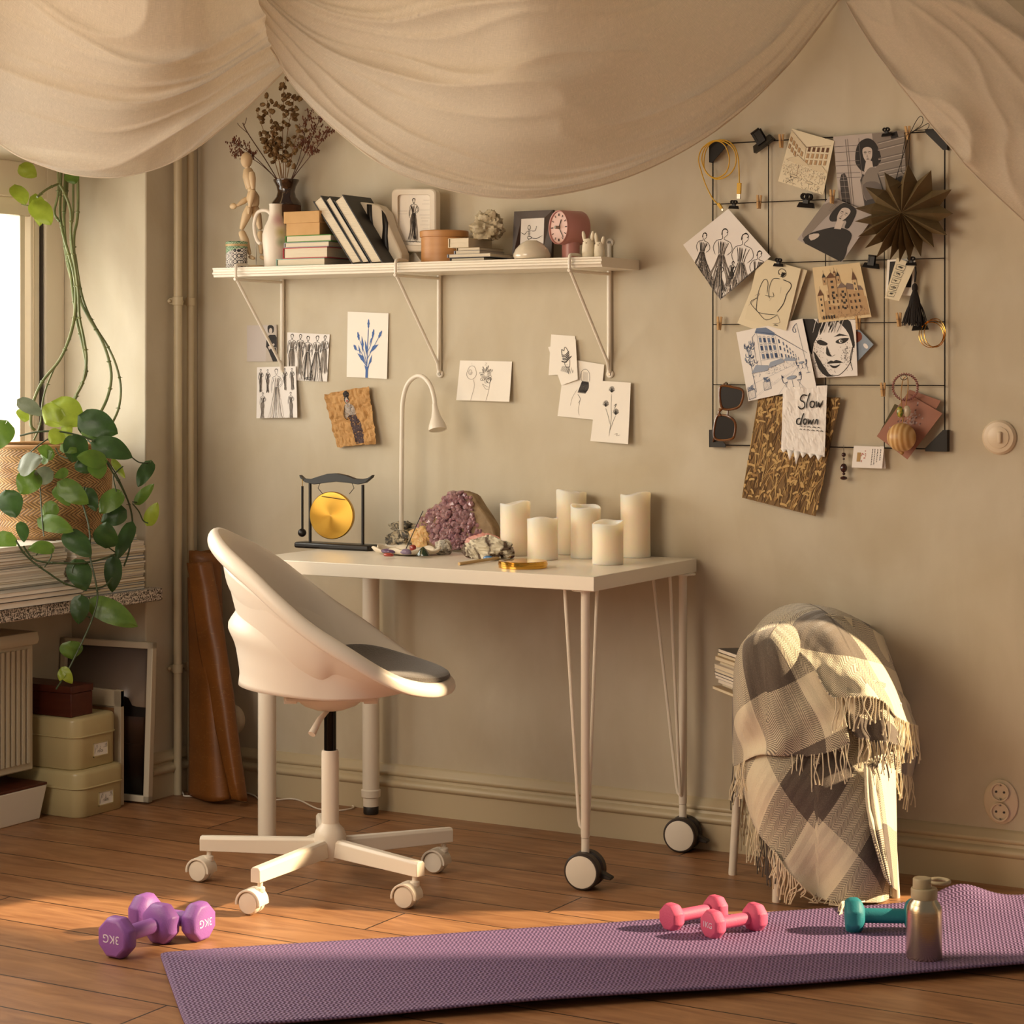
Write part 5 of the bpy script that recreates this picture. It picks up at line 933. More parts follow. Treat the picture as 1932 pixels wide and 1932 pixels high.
# white tray-shaped picture frame
def rrect(x0, x1, y0, y1, r, y, n=6):
    out = []
    for cx_, cy_, a0 in ((x1-r, y0+r, -90), (x1-r, y1-r, 0), (x0+r, y1-r, 90), (x0+r, y0+r, 180)):
        for k_ in range(n+1): a = radians(a0+90*k_/n); out.append(onY(cx_+r*cos(a), cy_+r*sin(a), y))
    return out
t = thing('picture_frame', at(781, -.05), 'white rounded tray frame with an ink sketch of a woman in a long dress', 'frame')
outer, inner, deep = rrect(739, 823, 356, 475, 11, -.075), rrect(750, 812, 367, 463, 6, -.078), rrect(751, 811, 368, 462, 5, -.066); back = [v_+V((0, .02, 0)) for v_ in outer]; n_ = len(outer); o1 = [v_+V((0, -.0035, 0)) for v_ in rrect(741, 821, 358, 473, 10, -.075)]
b = MB(); rg = [back, outer, o1, inner, deep]; b.add([v_ for r_ in rg for v_ in r_], [(j*n_+i, j*n_+(i+1) % n_, (j+1)*n_+(i+1) % n_, (j+1)*n_+i) for j in range(4) for i in range(n_)]+[tuple(range(n_)), tuple(range(4*n_, 5*n_))]); b.build('frame_tray', mat('white_frame', '#e6dccb', .45), t)
P = Paper('sketch_inset', None, None, [(751, 368), (811, 368), (811, 462), (751, 462)], (.0668,)*4, INKS, m_paper, parent=t)
fig(P, .5, .07, .84, Q, 1.0, .16, w=.0008); [P.line([(x0, y), (x1, y)], .0006, 0) for x0, x1, y in ((0, .3, .32), (0, .3, .38), (.7, 1, .3), (.68, 1, .4), (.72, 1, .46), (.75, .95, .52), (.7, 1, .6), (.78, 1, .68), (.7, .95, .75), (.8, 1, .1), (.76, 1, .18))]; [P.line([(Q.uniform(.1, .6), .92), (Q.uniform(.4, .98), .95)], .001, 0) for _ in range(8)]; P.done()
MB().prism([onY(757, 496, -.06), onY(781, 474, -.055), onY(797, 496, -.06)], (0, .05, 0)).build('frame_foot', m_wht, t, bevel=.002)
# round wooden box
m_tk = mat('honey_wood', '#b07a45', .45, col2='#c28e58', nscale=5, stretch=(1, 1, 12)); yw = -.105; p = at(838, yw); k = K(p); h = zh(838, 436, yw)-SZ; r = 43.5/k
t = thing('wooden_box', p, 'round honey-coloured bentwood box with lid behind the small book pile', 'box'); MB().lathe([(r, 0), (r, h*.80)], p, 56).build('box_body', m_tk, t, bevel=.0008); MB().lathe([(r+.0035, h*.80), (r+.004, h-.002), (r+.001, h)], p, 56).build('box_lid', m_tk, t, bevel=.0006)
# small pile
g2 = 'small pile of books under the white rock'; zz_ = lying(849, 913, 486.5, 494, m_bcov, 'dark covered thin book at the bottom of the small pile', group=g2, y0=-.185, y1=-.065, zb=SZ)
zz_ = lying(844, 925, 480, 486.5, m_spine('blue_grey', '#8f93a0'), 'bluish magazine, second from the bottom of the small pile', 'magazine', g2, -.190, -.06, zz_, 'magazine', .0006)
zz_ = lying(857, 905, 473.5, 480, m_spine('pale_blue', '#a5a9b3'), 'pale folded magazine in the middle of the small pile', 'magazine', g2, -.180, -.05, zz_, 'magazine', .0006)
zz_ = lying(861, 905, 467.5, 473.5, m_spine('beige_cover', '#a48e68'), 'beige thin book under the cream brick-thick one', group=g2, y0=-.175, y1=-.05, zb=zz_, th=.001)
z_top = lying(846, 884, 450, 467.5, m_spine('cream_cover', '#e6dabd'), 'thick small cream book on top of the small pile', group=g2, y0=-.180, y1=-.055, zb=zz_, th=.0015)
def rock(name, c, dims, seed, mats, label=None, cat=None, parent=None, rough=.35, freq=2.0, chip=0, n=40, m=28, mi=None, flat=True, group=None, sub=0):
    c = V(c); s = seed*7.3
    def fn(d):
        q = 1+rough*N3(d*freq+V((s, s, s)))+rough*.5*N3(d*freq*2.3+V((s, 0, s)))+rough*.25*N3(d*freq*5+V((0, s, s)))
        if chip: q -= chip*abs(N3(d*freq*3.1+V((s, s, 0))))
        return q
    b = MB(); b.ball(c, 1, n, m, sc=dims, fn=fn); zmin = c.z-dims[2]*.75; b.v = [V((p.x, p.y, max(p.z, zmin))) for p in b.v]; off = c.z-dims[2]-min(p.z for p in b.v)+0
    b.v = [p+V((0, 0, off)) for p in b.v]
    if mi: b.m = [mi(sum((b.v[i] for i in f), V((0, 0, 0)))/len(f)-c) for f in b.f]
    o = b.build(name, mats, parent, smooth=not flat, ang=30); 
    if label: tag(o, label, cat, group)
    return o
m_lime = mat('chalky_rock', '#d3c6ab', .9, col2='#9c8d6f', nscale=40, ncon=.35, bump=.8, bscale=90)
yr5 = -.10; cR = onY(919, 438, yr5); cR = V((cR.x, yr5, z_top+.038)); rock('white_rock', cR, (.048, .036, .040), 3, m_lime, 'rugged chalky white rock lying on top of the small book pile', 'rock', rough=.55, freq=1.6, chip=.35, flat=False)
# dark frame with a skeleton sketch
m_walnut = mat('walnut_frame', '#3d2416', .4, col2='#2c180e', nscale=8, stretch=(8, 8, 1)); yf = -.07; t = thing('picture_frame', at(1004, yf), 'dark walnut frame with a sketched dancing skeleton', 'frame')
oc = [(970, 399), (1043, 396), (1040, 492), (966, 492)]; ic = [(983.5, 413), (1027, 411), (1025, 468), (981, 470)]; O_ = [onY(x, y, yf+.012*(y < 420)) for x, y in oc]; I_ = [onY(x, y, yf+.012*(y < 420)) for x, y in ic]
b = MB(); b.add(O_+I_+[v_+V((0, .012, 0)) for v_ in O_]+[v_+V((0, .008, 0)) for v_ in I_], [(i, (i+1) % 4, (i+1) % 4+4, i+4) for i in range(4)]+[(i, (i+1) % 4, (i+1) % 4+8, i+8) for i in range(4)]+[(i+4, (i+1) % 4+4, (i+1) % 4+12, i+12) for i in range(4)]+[(8, 9, 10, 11)]); b.build('frame_border', m_walnut, t, smooth=False)
P = Paper('sketch_inset', None, None, ic, (.060, .060, .070, .070), INKS, m_cool, parent=t)
for c_ in ([(.30, .28), (.36, .22), (.42, .28), (.40, .36), (.33, .36), (.30, .28)], [(.36, .38), (.37, .60)], [(.28, .42), (.46, .41)], [(.28, .42), (.18, .52), (.02, .45)], [(.46, .41), (.62, .42), (.68, .28)], [(.66, .26), (.70, .30)], [(.30, .60), (.44, .60), (.48, .66), (.34, .68), (.30, .60)], [(.46, .63), (.68, .68), (.95, .58)], [(.36, .68), (.30, .84), (.34, 1)]): P.line(c_, .0011, 0, 2)
for k_ in range(5): P.line([(.30, .44+.03*k_), (.44, .435+.03*k_)], .0007, 0)
P.done()
# domed white vase
yd = -.165; p = at(1003.5, yd); k = K(p); w = lambda px: px/k; h = zh(1003, 454, yd)-SZ
tag(MB().lathe([(w(24), 0), (w(33), .002), (w(35.5), h*.16), (w(35), h*.30), (w(31), h*.55), (w(22), h*.82), (w(12), h*.97), (w(10), h), (w(8.5), h-.001), (w(8), h-.006), (.001, h-.02)], p, 48, cap=False).build('domed_vase', mat('crackle_glaze', '#dcd0ba', .18, coat=.5)), 'low domed cream vase with a small opening in front of the dark frame', 'vase')
# pink table clock
m_pk = mat('dusty_pink_lacquer', '#b98078', .35); yc = -.125; cd_ = onY(1055, 429, yc-.012); k = K(cd_); r = 32.5/k; ax = (Rv*.84+Fv*.54).normalized(); p = at(1080, yc)
t = thing('table_clock', p, 'dusty pink table clock, a horizontal drum on a short cylinder foot', 'clock')
MB().lathe([(r*.97, 0), (r, .002), (r, .064), (r*.95, .069), (r*.8, .071), (.001, .0715)], cd_, 56, ax=ax, cap=False).build('clock_drum', m_pk, t, ang=50)
MB().lathe([(17/k, 0), (17/k, cd_.z-SZ-r*.6)], V((cd_+ax*.036).xy.to_3d())+V((0, 0, SZ)), 40).build('clock_foot', m_pk, t)
m_dial = mat('pale_pink_dial', '#d8b4a8', .3); dl = MB().lathe([(.001, 0), (r*.93, 0)], cd_-ax*-.001, 48, ax=ax, cap=False).build('dial', m_dial, t, smooth=False)
MB().lathe([(r*.90, .004), (r*.93, -.003), (r*.985, -.004), (r, .002)], cd_, 56, ax=ax, cap=False).build('dial_ring', m_pk, t)
us = ax.cross(V((0, 0, 1))).normalized(); us = us if us.dot(Rv) > 0 else -us; dp = lambda a, q: cd_-ax*.0012+us*(sin(a)*q*r)+V((0, 0, cos(a)*q*r)); b = MB()
for k_ in range(12): a = k_*pi/6; b.tube([dp(a, .66), dp(a, .80)], .0009 if k_ % 3 else .0014, 5)
b.build('hour_marks', m_bcov, dl); MB().tube([dp(2.5, -.1), dp(2.5, .72)], .0009, 5).build('minute_hand', m_bcov, dl); MB().tube([dp(.5, -.1), dp(.5, .5)], .0012, 5).build('hour_hand', m_bcov, dl)
tt_ = MB(); tt_.tube([dp(0, 0), dp(0, 0)-ax*.012], .004, 12); tt_.build('centre_knob', m_chr, dl)
# rabbit figurines
m_rab = mat('cream_bisque', '#e3d8c0', .6, bump=.5, bscale=60)
for px, x0, x1, yt, e1, e2, lb in ((1110, 1098, 1122, 449, (1100, 436), (1119, 436), 'left cream rabbit figurine with upright ears, the wider one'), (1131, 1121.5, 1142, 455, (1124, 439), (1139, 446), 'right cream rabbit figurine with spread ears, the slimmer one')):
    p = at(px, -.175); k = K(p); r = (x1-x0)/2/k; h = zh(px, yt, -.175)-SZ; t = thing('rabbit_figurine', p, lb, 'figurine', 'rabbit figurines')
    MB().lathe([(r*.85, 0), (r, .004), (r*1.0, h*.35), (r*.92, h*.6), (r*.85, h*.8), (r*.62, h*.94), (.0005, h)], p, 24, cap=False, wob=lambda a, i: 1+.03*sin(3*a+i)).build('rabbit_body', m_rab, t)
    for e in (e1, e2): q = onY(px+(e[0]-px)*.72, yt+3, -.175); q2 = onY(e[0], e[1], -.177); MB().tube(cr([q-V((0, 0, .004)), (q+q2)/2, q2], 5), [.003+.0018*sin(pi*min(1, i/9)) if i < 10 else .0012 for i in range(11)], 8).build('ear', m_rab, t)
    fz = p+V((0, -r*.80, h*.74)); MB().ball(fz, .0032, 8, 6, sc=(1.3, 1, .8)).build('nose', m_rab, t)
    for s_ in (-1, 1): MB().ball(fz+V((s_*.0065-.002, .0012, .0035)), .0012, 6, 5).build('eye', m_bcov, t)
# ================================================================ things on the desk
def dk(px, py): return onZ(px, py, ZT)
m_lac = mat('black_lacquer', '#171210', .35); g0 = dk(633, 1036); yg = g0.y
t = thing('table_gong', (g0.x, yg, ZT), 'small brass table gong in a black wooden frame with a hanging mallet', 'gong')
xa, xb = onY(563, 1035, yg).x, onY(703, 1035, yg).x; MB().box(xa, xb, yg-.022, yg+.030, ZT, ZT+.016).build('gong_base', m_lac, t, bevel=.005)
zb_ = onY(633, 913, yg).z
for px in (583.5, 683): x = onY(px, 950, yg).x; MB().tube([(x, yg+.004, ZT+.014), (x, yg+.004, zb_)], .0042, 12).build('post', m_lac, t)
up = [(564, 896), (572, 903), (585, 904), (600, 899), (617, 894), (634, 893), (652, 897), (668, 903), (682, 904), (693, 902), (702, 896)]; lo = [(700, 901), (688, 911), (675, 914), (655, 911), (634, 909), (612, 911), (592, 914), (575, 910), (566, 902)]
m_bar = mat('dark_slate_wood', '#23221f', .4); MB().prism([onY(x, y, yg-.004) for x, y in up+lo], (0, .014, 0)).build('cross_bar', m_bar, t, bevel=.001)
m_brass = mat('brushed_brass', '#c29a45', .34, metal=1); t_, n, L, pb = nodes(m_brass); pb.inputs['Anisotropic'].default_value = .75; tg = n.new('ShaderNodeTangent'); tg.direction_type = 'RADIAL'; tg.axis = 'Y'; L.new(tg.outputs[0], pb.inputs['Tangent'])
gc = onY(625, 972.5, yg+.004); k = K(gc); R_ = 45/k; gx = (V((-.22, -1, 0))).normalized()
MB().lathe([(.001, .003), (R_*.3, .0026), (R_*.8, .002), (R_*.97, .001), (R_, -.002), (R_*.99, -.012), (R_*.97, -.012), (R_*.96, -.003)], (0, 0, 0), 64, cap=False, ax=(0, -1, 0)).xf(Matrix.Translation(gc) @ Matrix.Rotation(.20, 4, 'Z')).build('gong_disc', m_brass, t, ang=30)
for px in (600, 668): MB().tube([onY(px+ (4 if px < 630 else -4), 911, yg), onY(px, 921, yg), onY(px+(9 if px < 630 else -9), 932, yg-.004)], .0009, 6).build('gong_cord', m_lac, t)
MB().tube([onY(607, 936.5, yg-.012), onY(651, 943, yg-.008)], .0011, 6).build('gong_cord', m_lac, t)
q = MB().tube([onY(570.5, 917, yg-.005), onY(570.5, 1000, yg-.005)], .0034, 10).build('mallet_stick', m_lac, t); MB().ball(onY(570, 1005, yg-.005), .0115, 20, 14).build('mallet_head', m_lac, q); MB().tube([onY(570.5, 904, yg-.005), onY(570.5, 917, yg-.005)], .001, 6).build('mallet_hook', m_brass, q)
# clay dish with stones
m_cly = mat('unfired_clay', '#dccfb8', .7, bump=.3, bscale=60); c = dk(762, 1047); c.y += .01; t = thing('clay_dish', (c.x, c.y, ZT), 'flat hand-pinched cream clay dish holding small stones', 'dish')
def dish(u, v):
    a = 2*pi*u; wv = 1+.05*sin(5*a+1)+.04*sin(9*a); rr = v; z = .004+(.012*(1+.35*sin(7*a))*max(0, (rr-.8)/.2)**2 if rr > .8 else 0)
    return V((c.x+cos(a)*.094*rr*wv, c.y+sin(a)*.060*rr*wv, ZT+z))
MB().grid(dish, 72, 14).build('dish_body', m_cly, t, solid=.004, soff=-1)
m_agate = mat('banded_grey_stone', '#4b4740', .5, col2='#bcae92', nscale=26, ncon=.12, bump=.6, bscale=60, distort=2.5); m_calc = mat('honey_calcite', '#cfa466', .35, sss=.3, col2='#dcb87e', nscale=14, bump=.4, bscale=40)
m_flint = mat('white_flint', '#cfc6b5', .7, col2='#6b6358', nscale=20, ncon=.25, bump=.6, bscale=50, distort=1.5); m_rq = mat('rose_quartz', '#cf9488', .3, sss=.3, bump=.5, bscale=40)
gst = 'stones on the clay dish'
def stone(px, py, wpx, hpx, seed, mt, label, dy=0, dpt=.7, grp=None, rough=.3, freq=1.5, chip=.1, flat=False, zb=ZT, nm='stone'):
    p = onZ(px, py, zb)+V((0, dy, 0)); k = K(p); w, h = wpx/2/k, hpx/2/k; return rock(nm, (p.x, p.y, zb+h), (w, w*dpt, h), seed, mt, label, 'stone', rough=rough, freq=freq, chip=chip, flat=flat, group=grp)
zd = ZT+.006
stone(752, 1030, 72, 32, 1, m_agate, 'large grey and cream banded stone at the back left of the dish', .012, .5, gst, .25, 1.8, .2, zb=zd)
stone(747, 1006, 62, 24, 12, m_agate, 'upper grey craggy stone stacked on the banded one', .040, .5, gst, .3, 1.8, .25, zb=zd+.030)
stone(796, 1034, 46, 50, 5, m_calc, 'honey-yellow translucent stone pointing up on the dish', .0, .6, gst, .3, 1.2, .15, flat=True, zb=zd)
stone(733, 1044, 34, 11, 6, mat('amethyst_tumbled', '#5e4566', .25, coat=.5), 'purple tumbled stone at the left of the dish', 0, .6, gst, .12, 1, 0, zb=zd); stone(766, 1046, 24, 12, 7, mat('lilac_tumbled', '#85738a', .3), 'pale lilac tumbled stone in the middle of the dish', 0, .6, gst, .12, 1, 0, zb=zd)
stone(738, 1049, 22, 8, 8, mat('carnelian', '#a3382a', .25, coat=.5), 'flat orange-red stone at the front left of the dish', -.012, .6, gst, .12, 1, 0, zb=zd); stone(779, 1040, 14, 14, 9, mat('red_jasper', '#8f2d22', .25, coat=.5), 'small upright dark red stone left of the green one', 0, .7, gst, .12, 1, 0, zb=zd)
p = onZ(798, 1048, zd); k = K(p); q = MB(); q.lathe([(14/k, 0), (13/k, .004), (9/k, .012), (4/k, .019), (.0005, .0225)], p, 14, cap=False); q.v = [V((v_.x, p.y+(v_.y-p.y)*.7, v_.z)) for v_ in q.v]; tag(q.build('stone', mat('dark_green_stone', '#23321c', .15, coat=.6)), 'dark green pointed polished stone at the front of the dish', 'stone', gst)
a_, b_ = onZ(764, 1043, zd)+V((0, 0, .004)), onY(798, 964, onZ(764, 1043, zd).y+.002); tag(MB().tube([a_, b_], .0012, 6).build('incense_stick', m_lac), 'thin black incense stick leaning out of the clay dish', 'incense stick')
stone(832, 1047, 38, 32, 14, m_flint, 'small white and grey flint between the dish and the pink stone', .012, .7, None, .3, 1.7, .3, flat=True)
stone(893, 1050, 78, 48, 15, m_rq, 'rose quartz chunk behind the white and brown flint', .05, .4, None, .25, 1.5, .15, flat=True)
stone(914, 1056, 112, 50, 17, mat('brown_crusted_flint', '#d2c7ad', .75, col2='#4d3826', nscale=15, ncon=.12, bump=.7, bscale=50, distort=1.8), 'long cream flint with dark brown crust, in front of the amethyst', .018, .42, None, .25, 1.8, .25)
stone(924, 1057, 22, 10, 18, mat('blue_agate', '#3d6f9e', .25), 'small blue stone slice at the foot of the brown-crusted flint', -.008, .3, None, .1, 1, 0)
# amethyst cluster
m_am = mat('amethyst_crystal', '#8a606c', .12, col2='#b89494', nscale=30, ncon=.5, coat=.4, sss=.15); m_rind = mat('geode_rind', '#a38c6c', .85, col2='#7d6549', nscale=40, bump=.8, bscale=70)
ya = -.150; ol = [(786, 1034), (784, 1000), (792, 978), (806, 962), (826, 950), (842, 932), (858, 927), (874, 926), (890, 932), (902, 952), (918, 975), (928, 992), (934, 1008), (930, 1034)]
ctr = onY(860, 985, ya); t = thing('amethyst_cluster', (ctr.x, ya, ZT), 'large purple amethyst crystal cluster with pale rind, standing on the desk', 'crystal')
fo = [onY(x, y, ya) for x, y in ol]
for v_ in fo: v_.z = max(ZT+.001, v_.z)
bo = [ctr+(v_-ctr)*.86+V((0, .06, 0)) for v_ in fo]
for v_ in bo: v_.z = max(ZT+.001, v_.z)
md = [(a+b_)/2+(a-ctr)*.05 for a, b_ in zip(fo, bo)]; 
for v_ in md: v_.z = max(ZT+.001, v_.z)
n_ = len(fo); b = MB(); b.add(fo+md+bo, [(i, (i+1) % n_, (i+1) % n_+n_, i+n_) for i in range(n_)]+[(i+n_, (i+1) % n_+n_, (i+1) % n_+2*n_, i+2*n_) for i in range(n_)]+[tuple(range(n_)), tuple(range(2*n_, 3*n_))]); b.build('rind', m_rind, t, sub=0, bevel=.004)
def inside(x, y, P_):
    ins = False; k_ = len(P_)-1
    for m in range(len(P_)):
        if (P_[m][1] > y) != (P_[k_][1] > y) and x < (P_[k_][0]-P_[m][0])*(y-P_[m][1])/(P_[k_][1]-P_[m][1])+P_[m][0]: ins = not ins
        k_ = m
    return ins
ol2 = [(860+(x-860)*.95-1, 985+(y-985)*.96) for x, y in ol]; b = MB()
ol2[-3:] = [(900, 985), (912, 1010), (916, 1034)]; ol2[-5:-3] = [(888, 940), (893, 965)]
for i in range(900):
    x, y = R5.uniform(784, 934), R5.uniform(926, 1034)
    if not inside(x, y, ol2): continue
    s_ = R5.uniform(.0040, .0092); c = onY(x, y, ya-.006+.016*min(1, abs(x-855)/70)+R5.uniform(-.006, .003)); d = V((R5.uniform(-.6, .6)+(x-860)/140, -1.2, R5.uniform(-.5, .8))).normalized()
    b.lathe([(s_, -s_*2), (s_, s_*.3), (s_*.05, s_*1.3)], c, 6, ax=d, cap=False)
b.v = [V((v_.x, v_.y, max(v_.z, ZT+.001))) for v_ in b.v]; b.build('crystals', m_am, t, smooth=False, merge=False)
# striker stick and gold lid
ms = mat('pale_stick_wood', '#cfae7a', .6); a_, b_ = dk(866, 1067)+V((0, 0, .004)), dk(962, 1054)+V((0, 0, .006))
t = thing('mallet', a_, 'small pale wooden mallet stick with dark red ball end lying on the desk', 'mallet'); MB().tube([a_, b_], .0040, 10).build('handle', ms, t); MB().ball(b_+(b_-a_).normalized()*.006+V((0, 0, .001)), .0078, 16, 12, sc=(1.2, .9, .9)).build('mallet_ball', mat('dark_red_wood', '#4a1a18', .3), t)
gp = dk(985, 1071); gp.y += .004; k = K(gp); w = 47/k; tag(MB().lathe([(w*.96, 0), (w*.98, .001), (w*.98, .006), (w, .007), (w, .011), (w*.985, .012), (w*.985, .0155), (w*.96, .017), (w*.90, .0172), (.001, .0172)], gp, 56, cap=False).build('gold_tin', mat('polished_brass', '#dca94b', .12, metal=1), ang=25), 'flat round polished gold tin lying at the front of the desk', 'tin')
# ================================================================ window corner: magazines, plant, boxes
R6 = random.Random(33)
def scr(px, py, F): return CAM+ray(px, py)*F
m_mw = mat('white_magazine_edge', '#f0e8da', .75, bump=.15, bscale=6, stretch=(1, 1, 260)); m_mg = mat('cream_magazine_edge', '#e3d8bf', .75, bump=.15, bscale=6, stretch=(1, 1, 260)); m_mk = mat('dark_magazine_cover', '#3d3a3a', .5)
cvs = [mat('magazine_cover_white', '#e2d9cb', .45), mat('magazine_cover_grey', '#b5aea4', .45), mat('magazine_cover_tan', '#b8a281', .5), mat('magazine_cover_blue', '#6f8496', .45)]
def mag(x0, x1, y0, y1, z0, z1, cov, label, grp, name='magazine', rot=0, edge=None):
    t = thing(name, ((x0+x1)/2, (y0+y1)/2, z0), label, name, grp); th = min(.0012, (z1-z0)*.2); M = Matrix.Translation(((x0+x1)/2, (y0+y1)/2, 0)) @ Matrix.Rotation(rot, 4, 'Z'); hx, hy = (x1-x0)/2, (y1-y0)/2
    MB().box(-hx+.001, hx-.0012, -hy+.001, hy-.001, z0+th, z1-th).xf(M).build('pages', edge or m_mw, t)
    MB().box(-hx, hx, -hy, hy, z0, z0+th).box(-hx, hx, -hy, hy, z1-th, z1).box(-hx, -hx+.001, -hy, hy, z0, z1).xf(M).build('cover', cov, t)
z = ZS+.0002; i = 0
while z < .752:
    h_ = R6.choice((.005, .0065, .008)); h_ = min(h_, .768-z) if .768-z < .012 else h_; top = z > .735
    mag(-4.115+R6.uniform(-.004, .004), -3.893+R6.uniform(-.004, .004), -.560, -.272+R6.uniform(-.004, .004) if not top else -.30, z, z+h_-.0004, R6.choice(cvs), 'white and cream magazine in the tall stack at the window recess corner', 'magazines in the right stack on the sill', rot=R6.uniform(-.012, .012), edge=m_mg if R6.random() < .6 else m_mw); z += h_
zA = z; z = ZS+.0002
for k_, (h_, c_) in enumerate(((.018, m_mk), (.014, m_mk), (.012, cvs[1]))):
    mag(-4.10, -3.858+.004*k_, -.98, -.575+.003*k_, z, z+h_-.0004, c_, ('thick', 'middle', 'thin')[k_]+' large dark-covered book, %s of three at the left end of the sill' % ('lowest', 'second', 'top')[k_], 'large books on the sill', 'book'); z += h_
while z < zA-.004:
    h_ = R6.choice((.0055, .007, .009)); h_ = zA-z if zA-z < .014 else h_
    mag(-4.13+R6.uniform(-.004, .004), -3.905+R6.uniform(-.006, .004), -.93, -.582+R6.uniform(-.004, .003), z, z+h_-.0004, R6.choice(cvs[:3]), 'white magazine in the left stack on the sill, above the large dark books', 'magazines in the left stack on the sill', rot=R6.uniform(-.008, .008)); z += h_
# ---- basket and trailing plant
BC = V((-4.055, -.480, zA+.001)); bh = 1.006-BC.z
T = thing('potted_pothos', BC, 'large trailing green pothos in a woven bamboo basket on the magazine stacks', 'plant')
m_bask = bpy.data.materials.new('woven_bamboo'); m_bask.use_nodes = True; t_, n, L, pb = nodes(m_bask); pb.inputs['Roughness'].default_value = .6; uvn = n.new('ShaderNodeTexCoord'); sx = n.new('ShaderNodeSeparateXYZ'); L.new(uvn.outputs['UV'], sx.inputs[0])
rowv = mth(n, L, 'MULTIPLY', sx.outputs[1], 9); zig = mth(n, L, 'ABSOLUTE', mth(n, L, 'SUBTRACT', mth(n, L, 'FRACT', rowv), .5)); st_ = mth(n, L, 'FRACT', mth(n, L, 'ADD', mth(n, L, 'MULTIPLY', sx.outputs[0], 78), mth(n, L, 'MULTIPLY', zig, 4.2)))
gap_ = mth(n, L, 'LESS_THAN', st_, .24); mx = n.new('ShaderNodeMixRGB'); L.new(gap_, mx.inputs[0]); mx.inputs[2].default_value = C('#5f4022'); nz = n.new('ShaderNodeTexNoise'); nz.inputs['Scale'].default_value = 24; L.new(uvn.outputs['Object'], nz.inputs[0]); rp = n.new('ShaderNodeValToRGB'); rp.color_ramp.elements[0].color = C('#a87c4c'); rp.color_ramp.elements[1].color = C('#cfa46e'); rp.color_ramp.elements[0].position = .35; rp.color_ramp.elements[1].position = .65
L.new(nz.outputs[0], rp.inputs[0]); L.new(rp.outputs[0], mx.inputs[1]); L.new(mx.outputs[0], pb.inputs['Base Color']); bp = n.new('ShaderNodeBump'); bp.inputs['Strength'].default_value = .8; bp.inputs['Distance'].default_value = .004; L.new(mth(n, L, 'SINE', mth(n, L, 'MULTIPLY', st_, 3.1416)), bp.inputs['Height']); L.new(bp.outputs[0], pb.inputs['Normal'])
bprof = [(.118, 0), (.142, .03), (.158, .09), (.164, .15), (.163, .20), (.160, bh)]
bp_ = cr([(r, h, 0) for r, h in bprof], 6)
def bask(u, v): q = samp(bp_, v); a = 2*pi*u; return BC+V((cos(a)*q.x, sin(a)*q.x, q.y))
bo_ = MB(); bo_.grid(bask, 64, 24, uvf=lambda u, v: (u, v)); bo_.build('basket', m_bask, T, solid=.005, soff=1, merge=False)
MB().tube([BC+V((cos(a)*.161, sin(a)*.161, bh)) for a in [2*pi*k_/48 for k_ in range(48)]], .006, 8, closed=True).build('basket_rim', mat('bamboo_rim', '#a87c4c', .6), T)
MB().lathe([(.001, bh-.035), (.155, bh-.035)], BC, 32, cap=False).build('soil', mat('dark_soil', '#2c2018', .95, bump=.8, bscale=60), T)
m_lf = {}
for nm, c1, c2 in (('d', '#2c4320', '#3c5a28'), ('m', '#4d6a26', '#64802f'), ('l', '#86982c', '#a0b03e'), ('g', '#5d6650', '#7a8068')):
    mm = mat('pothos_leaf_'+{'d': 'dark', 'm': 'mid', 'l': 'light', 'g': 'dusty'}[nm], c1, .38, col2=c2, nscale=30, ncon=.5, bump=.3, bscale=50); t_, n, L, pb = nodes(mm)
    ts = n.new('ShaderNodeBsdfTranslucent'); L.new([x for x in n if x.type == 'VALTORGB'][0].outputs[0], ts.inputs[0]); ms_ = n.new('ShaderNodeMixShader'); ms_.inputs[0].default_value = .3; L.new(pb.outputs[0], ms_.inputs[1]); L.new(ts.outputs[0], ms_.inputs[2]); L.new(ms_.outputs[0], n['Material Output'].inputs[0]); m_lf[nm] = mm
LV = '''103 763 157 800 25 l 5.80|156 788 222 817 22 d 5.78|112 774 84 800 22 l 5.78|146 826 137 873 20 d 5.72|181 837 250 861 19 d 5.74|196 869 145 861 15 m 5.70|180 873 190 903 15 m 5.70|160 810 192 829 12 m 5.80|283 874 260 918 12 d 5.84|258 947 290 913 9 m 5.82|279 987 297 948 11 l 5.82|224 930 187 968 17 m 5.74|115 914 167 950 17 m 5.68|165 925 181 964 11 d 5.72|233 965 190 985 16 d 5.76|199 1029 200 986 20 d 5.70|247 992 219 1056 12 d 5.78|128 1006 172 1050 18 d 5.66|98 1033 53 1035 12 m 5.62|78 982 138 1001 15 m 5.66|104 953 80 974 13 m 5.70|40 988 46 1022 10 d 5.62|142 1062 163 1114 19 d 5.64|214 1056 212 1118 14 d 5.74|152 1128 148 1178 15 d 5.62|176 1138 260 1181 19 m 5.66|38 882 78 864 18 g 5.64|38 757 81 783 12 g 5.80|64 893 38 932 20 m 5.66|96 893 56 906 14 g 5.68|126 889 103 900 8 m 5.68|108 922 132 953 13 m 5.69|100 857 72 846 12 m 5.70|44 772 48 795 12 l 5.86|114 815 95 836 14 l 5.74|124 800 130 826 9 l 5.78|168 797 162 826 16 d 5.86|118 840 145 852 11 m 5.72|78 868 98 852 11 m 5.69|134 1213 136 1244 18 m 5.60|118 1262 136 1290 9 l 5.58|120 1262 112 1285 7 l 5.58|40 314 69 333 13 l 5.95|66 382 96 423 17 l 5.95|68 372 76 425 13 l 6.0|30 352 48 385 14 l 5.95|132 326 142 346 12 m 6.0|10 800 -20 850 22 m 5.7|12 930 30 975 20 d 5.66|18 1010 -8 1050 18 m 5.6|150 870 168 892 13 d 5.74|214 870 236 902 6 l 5.78|92 790 110 770 14 m 5.88'''
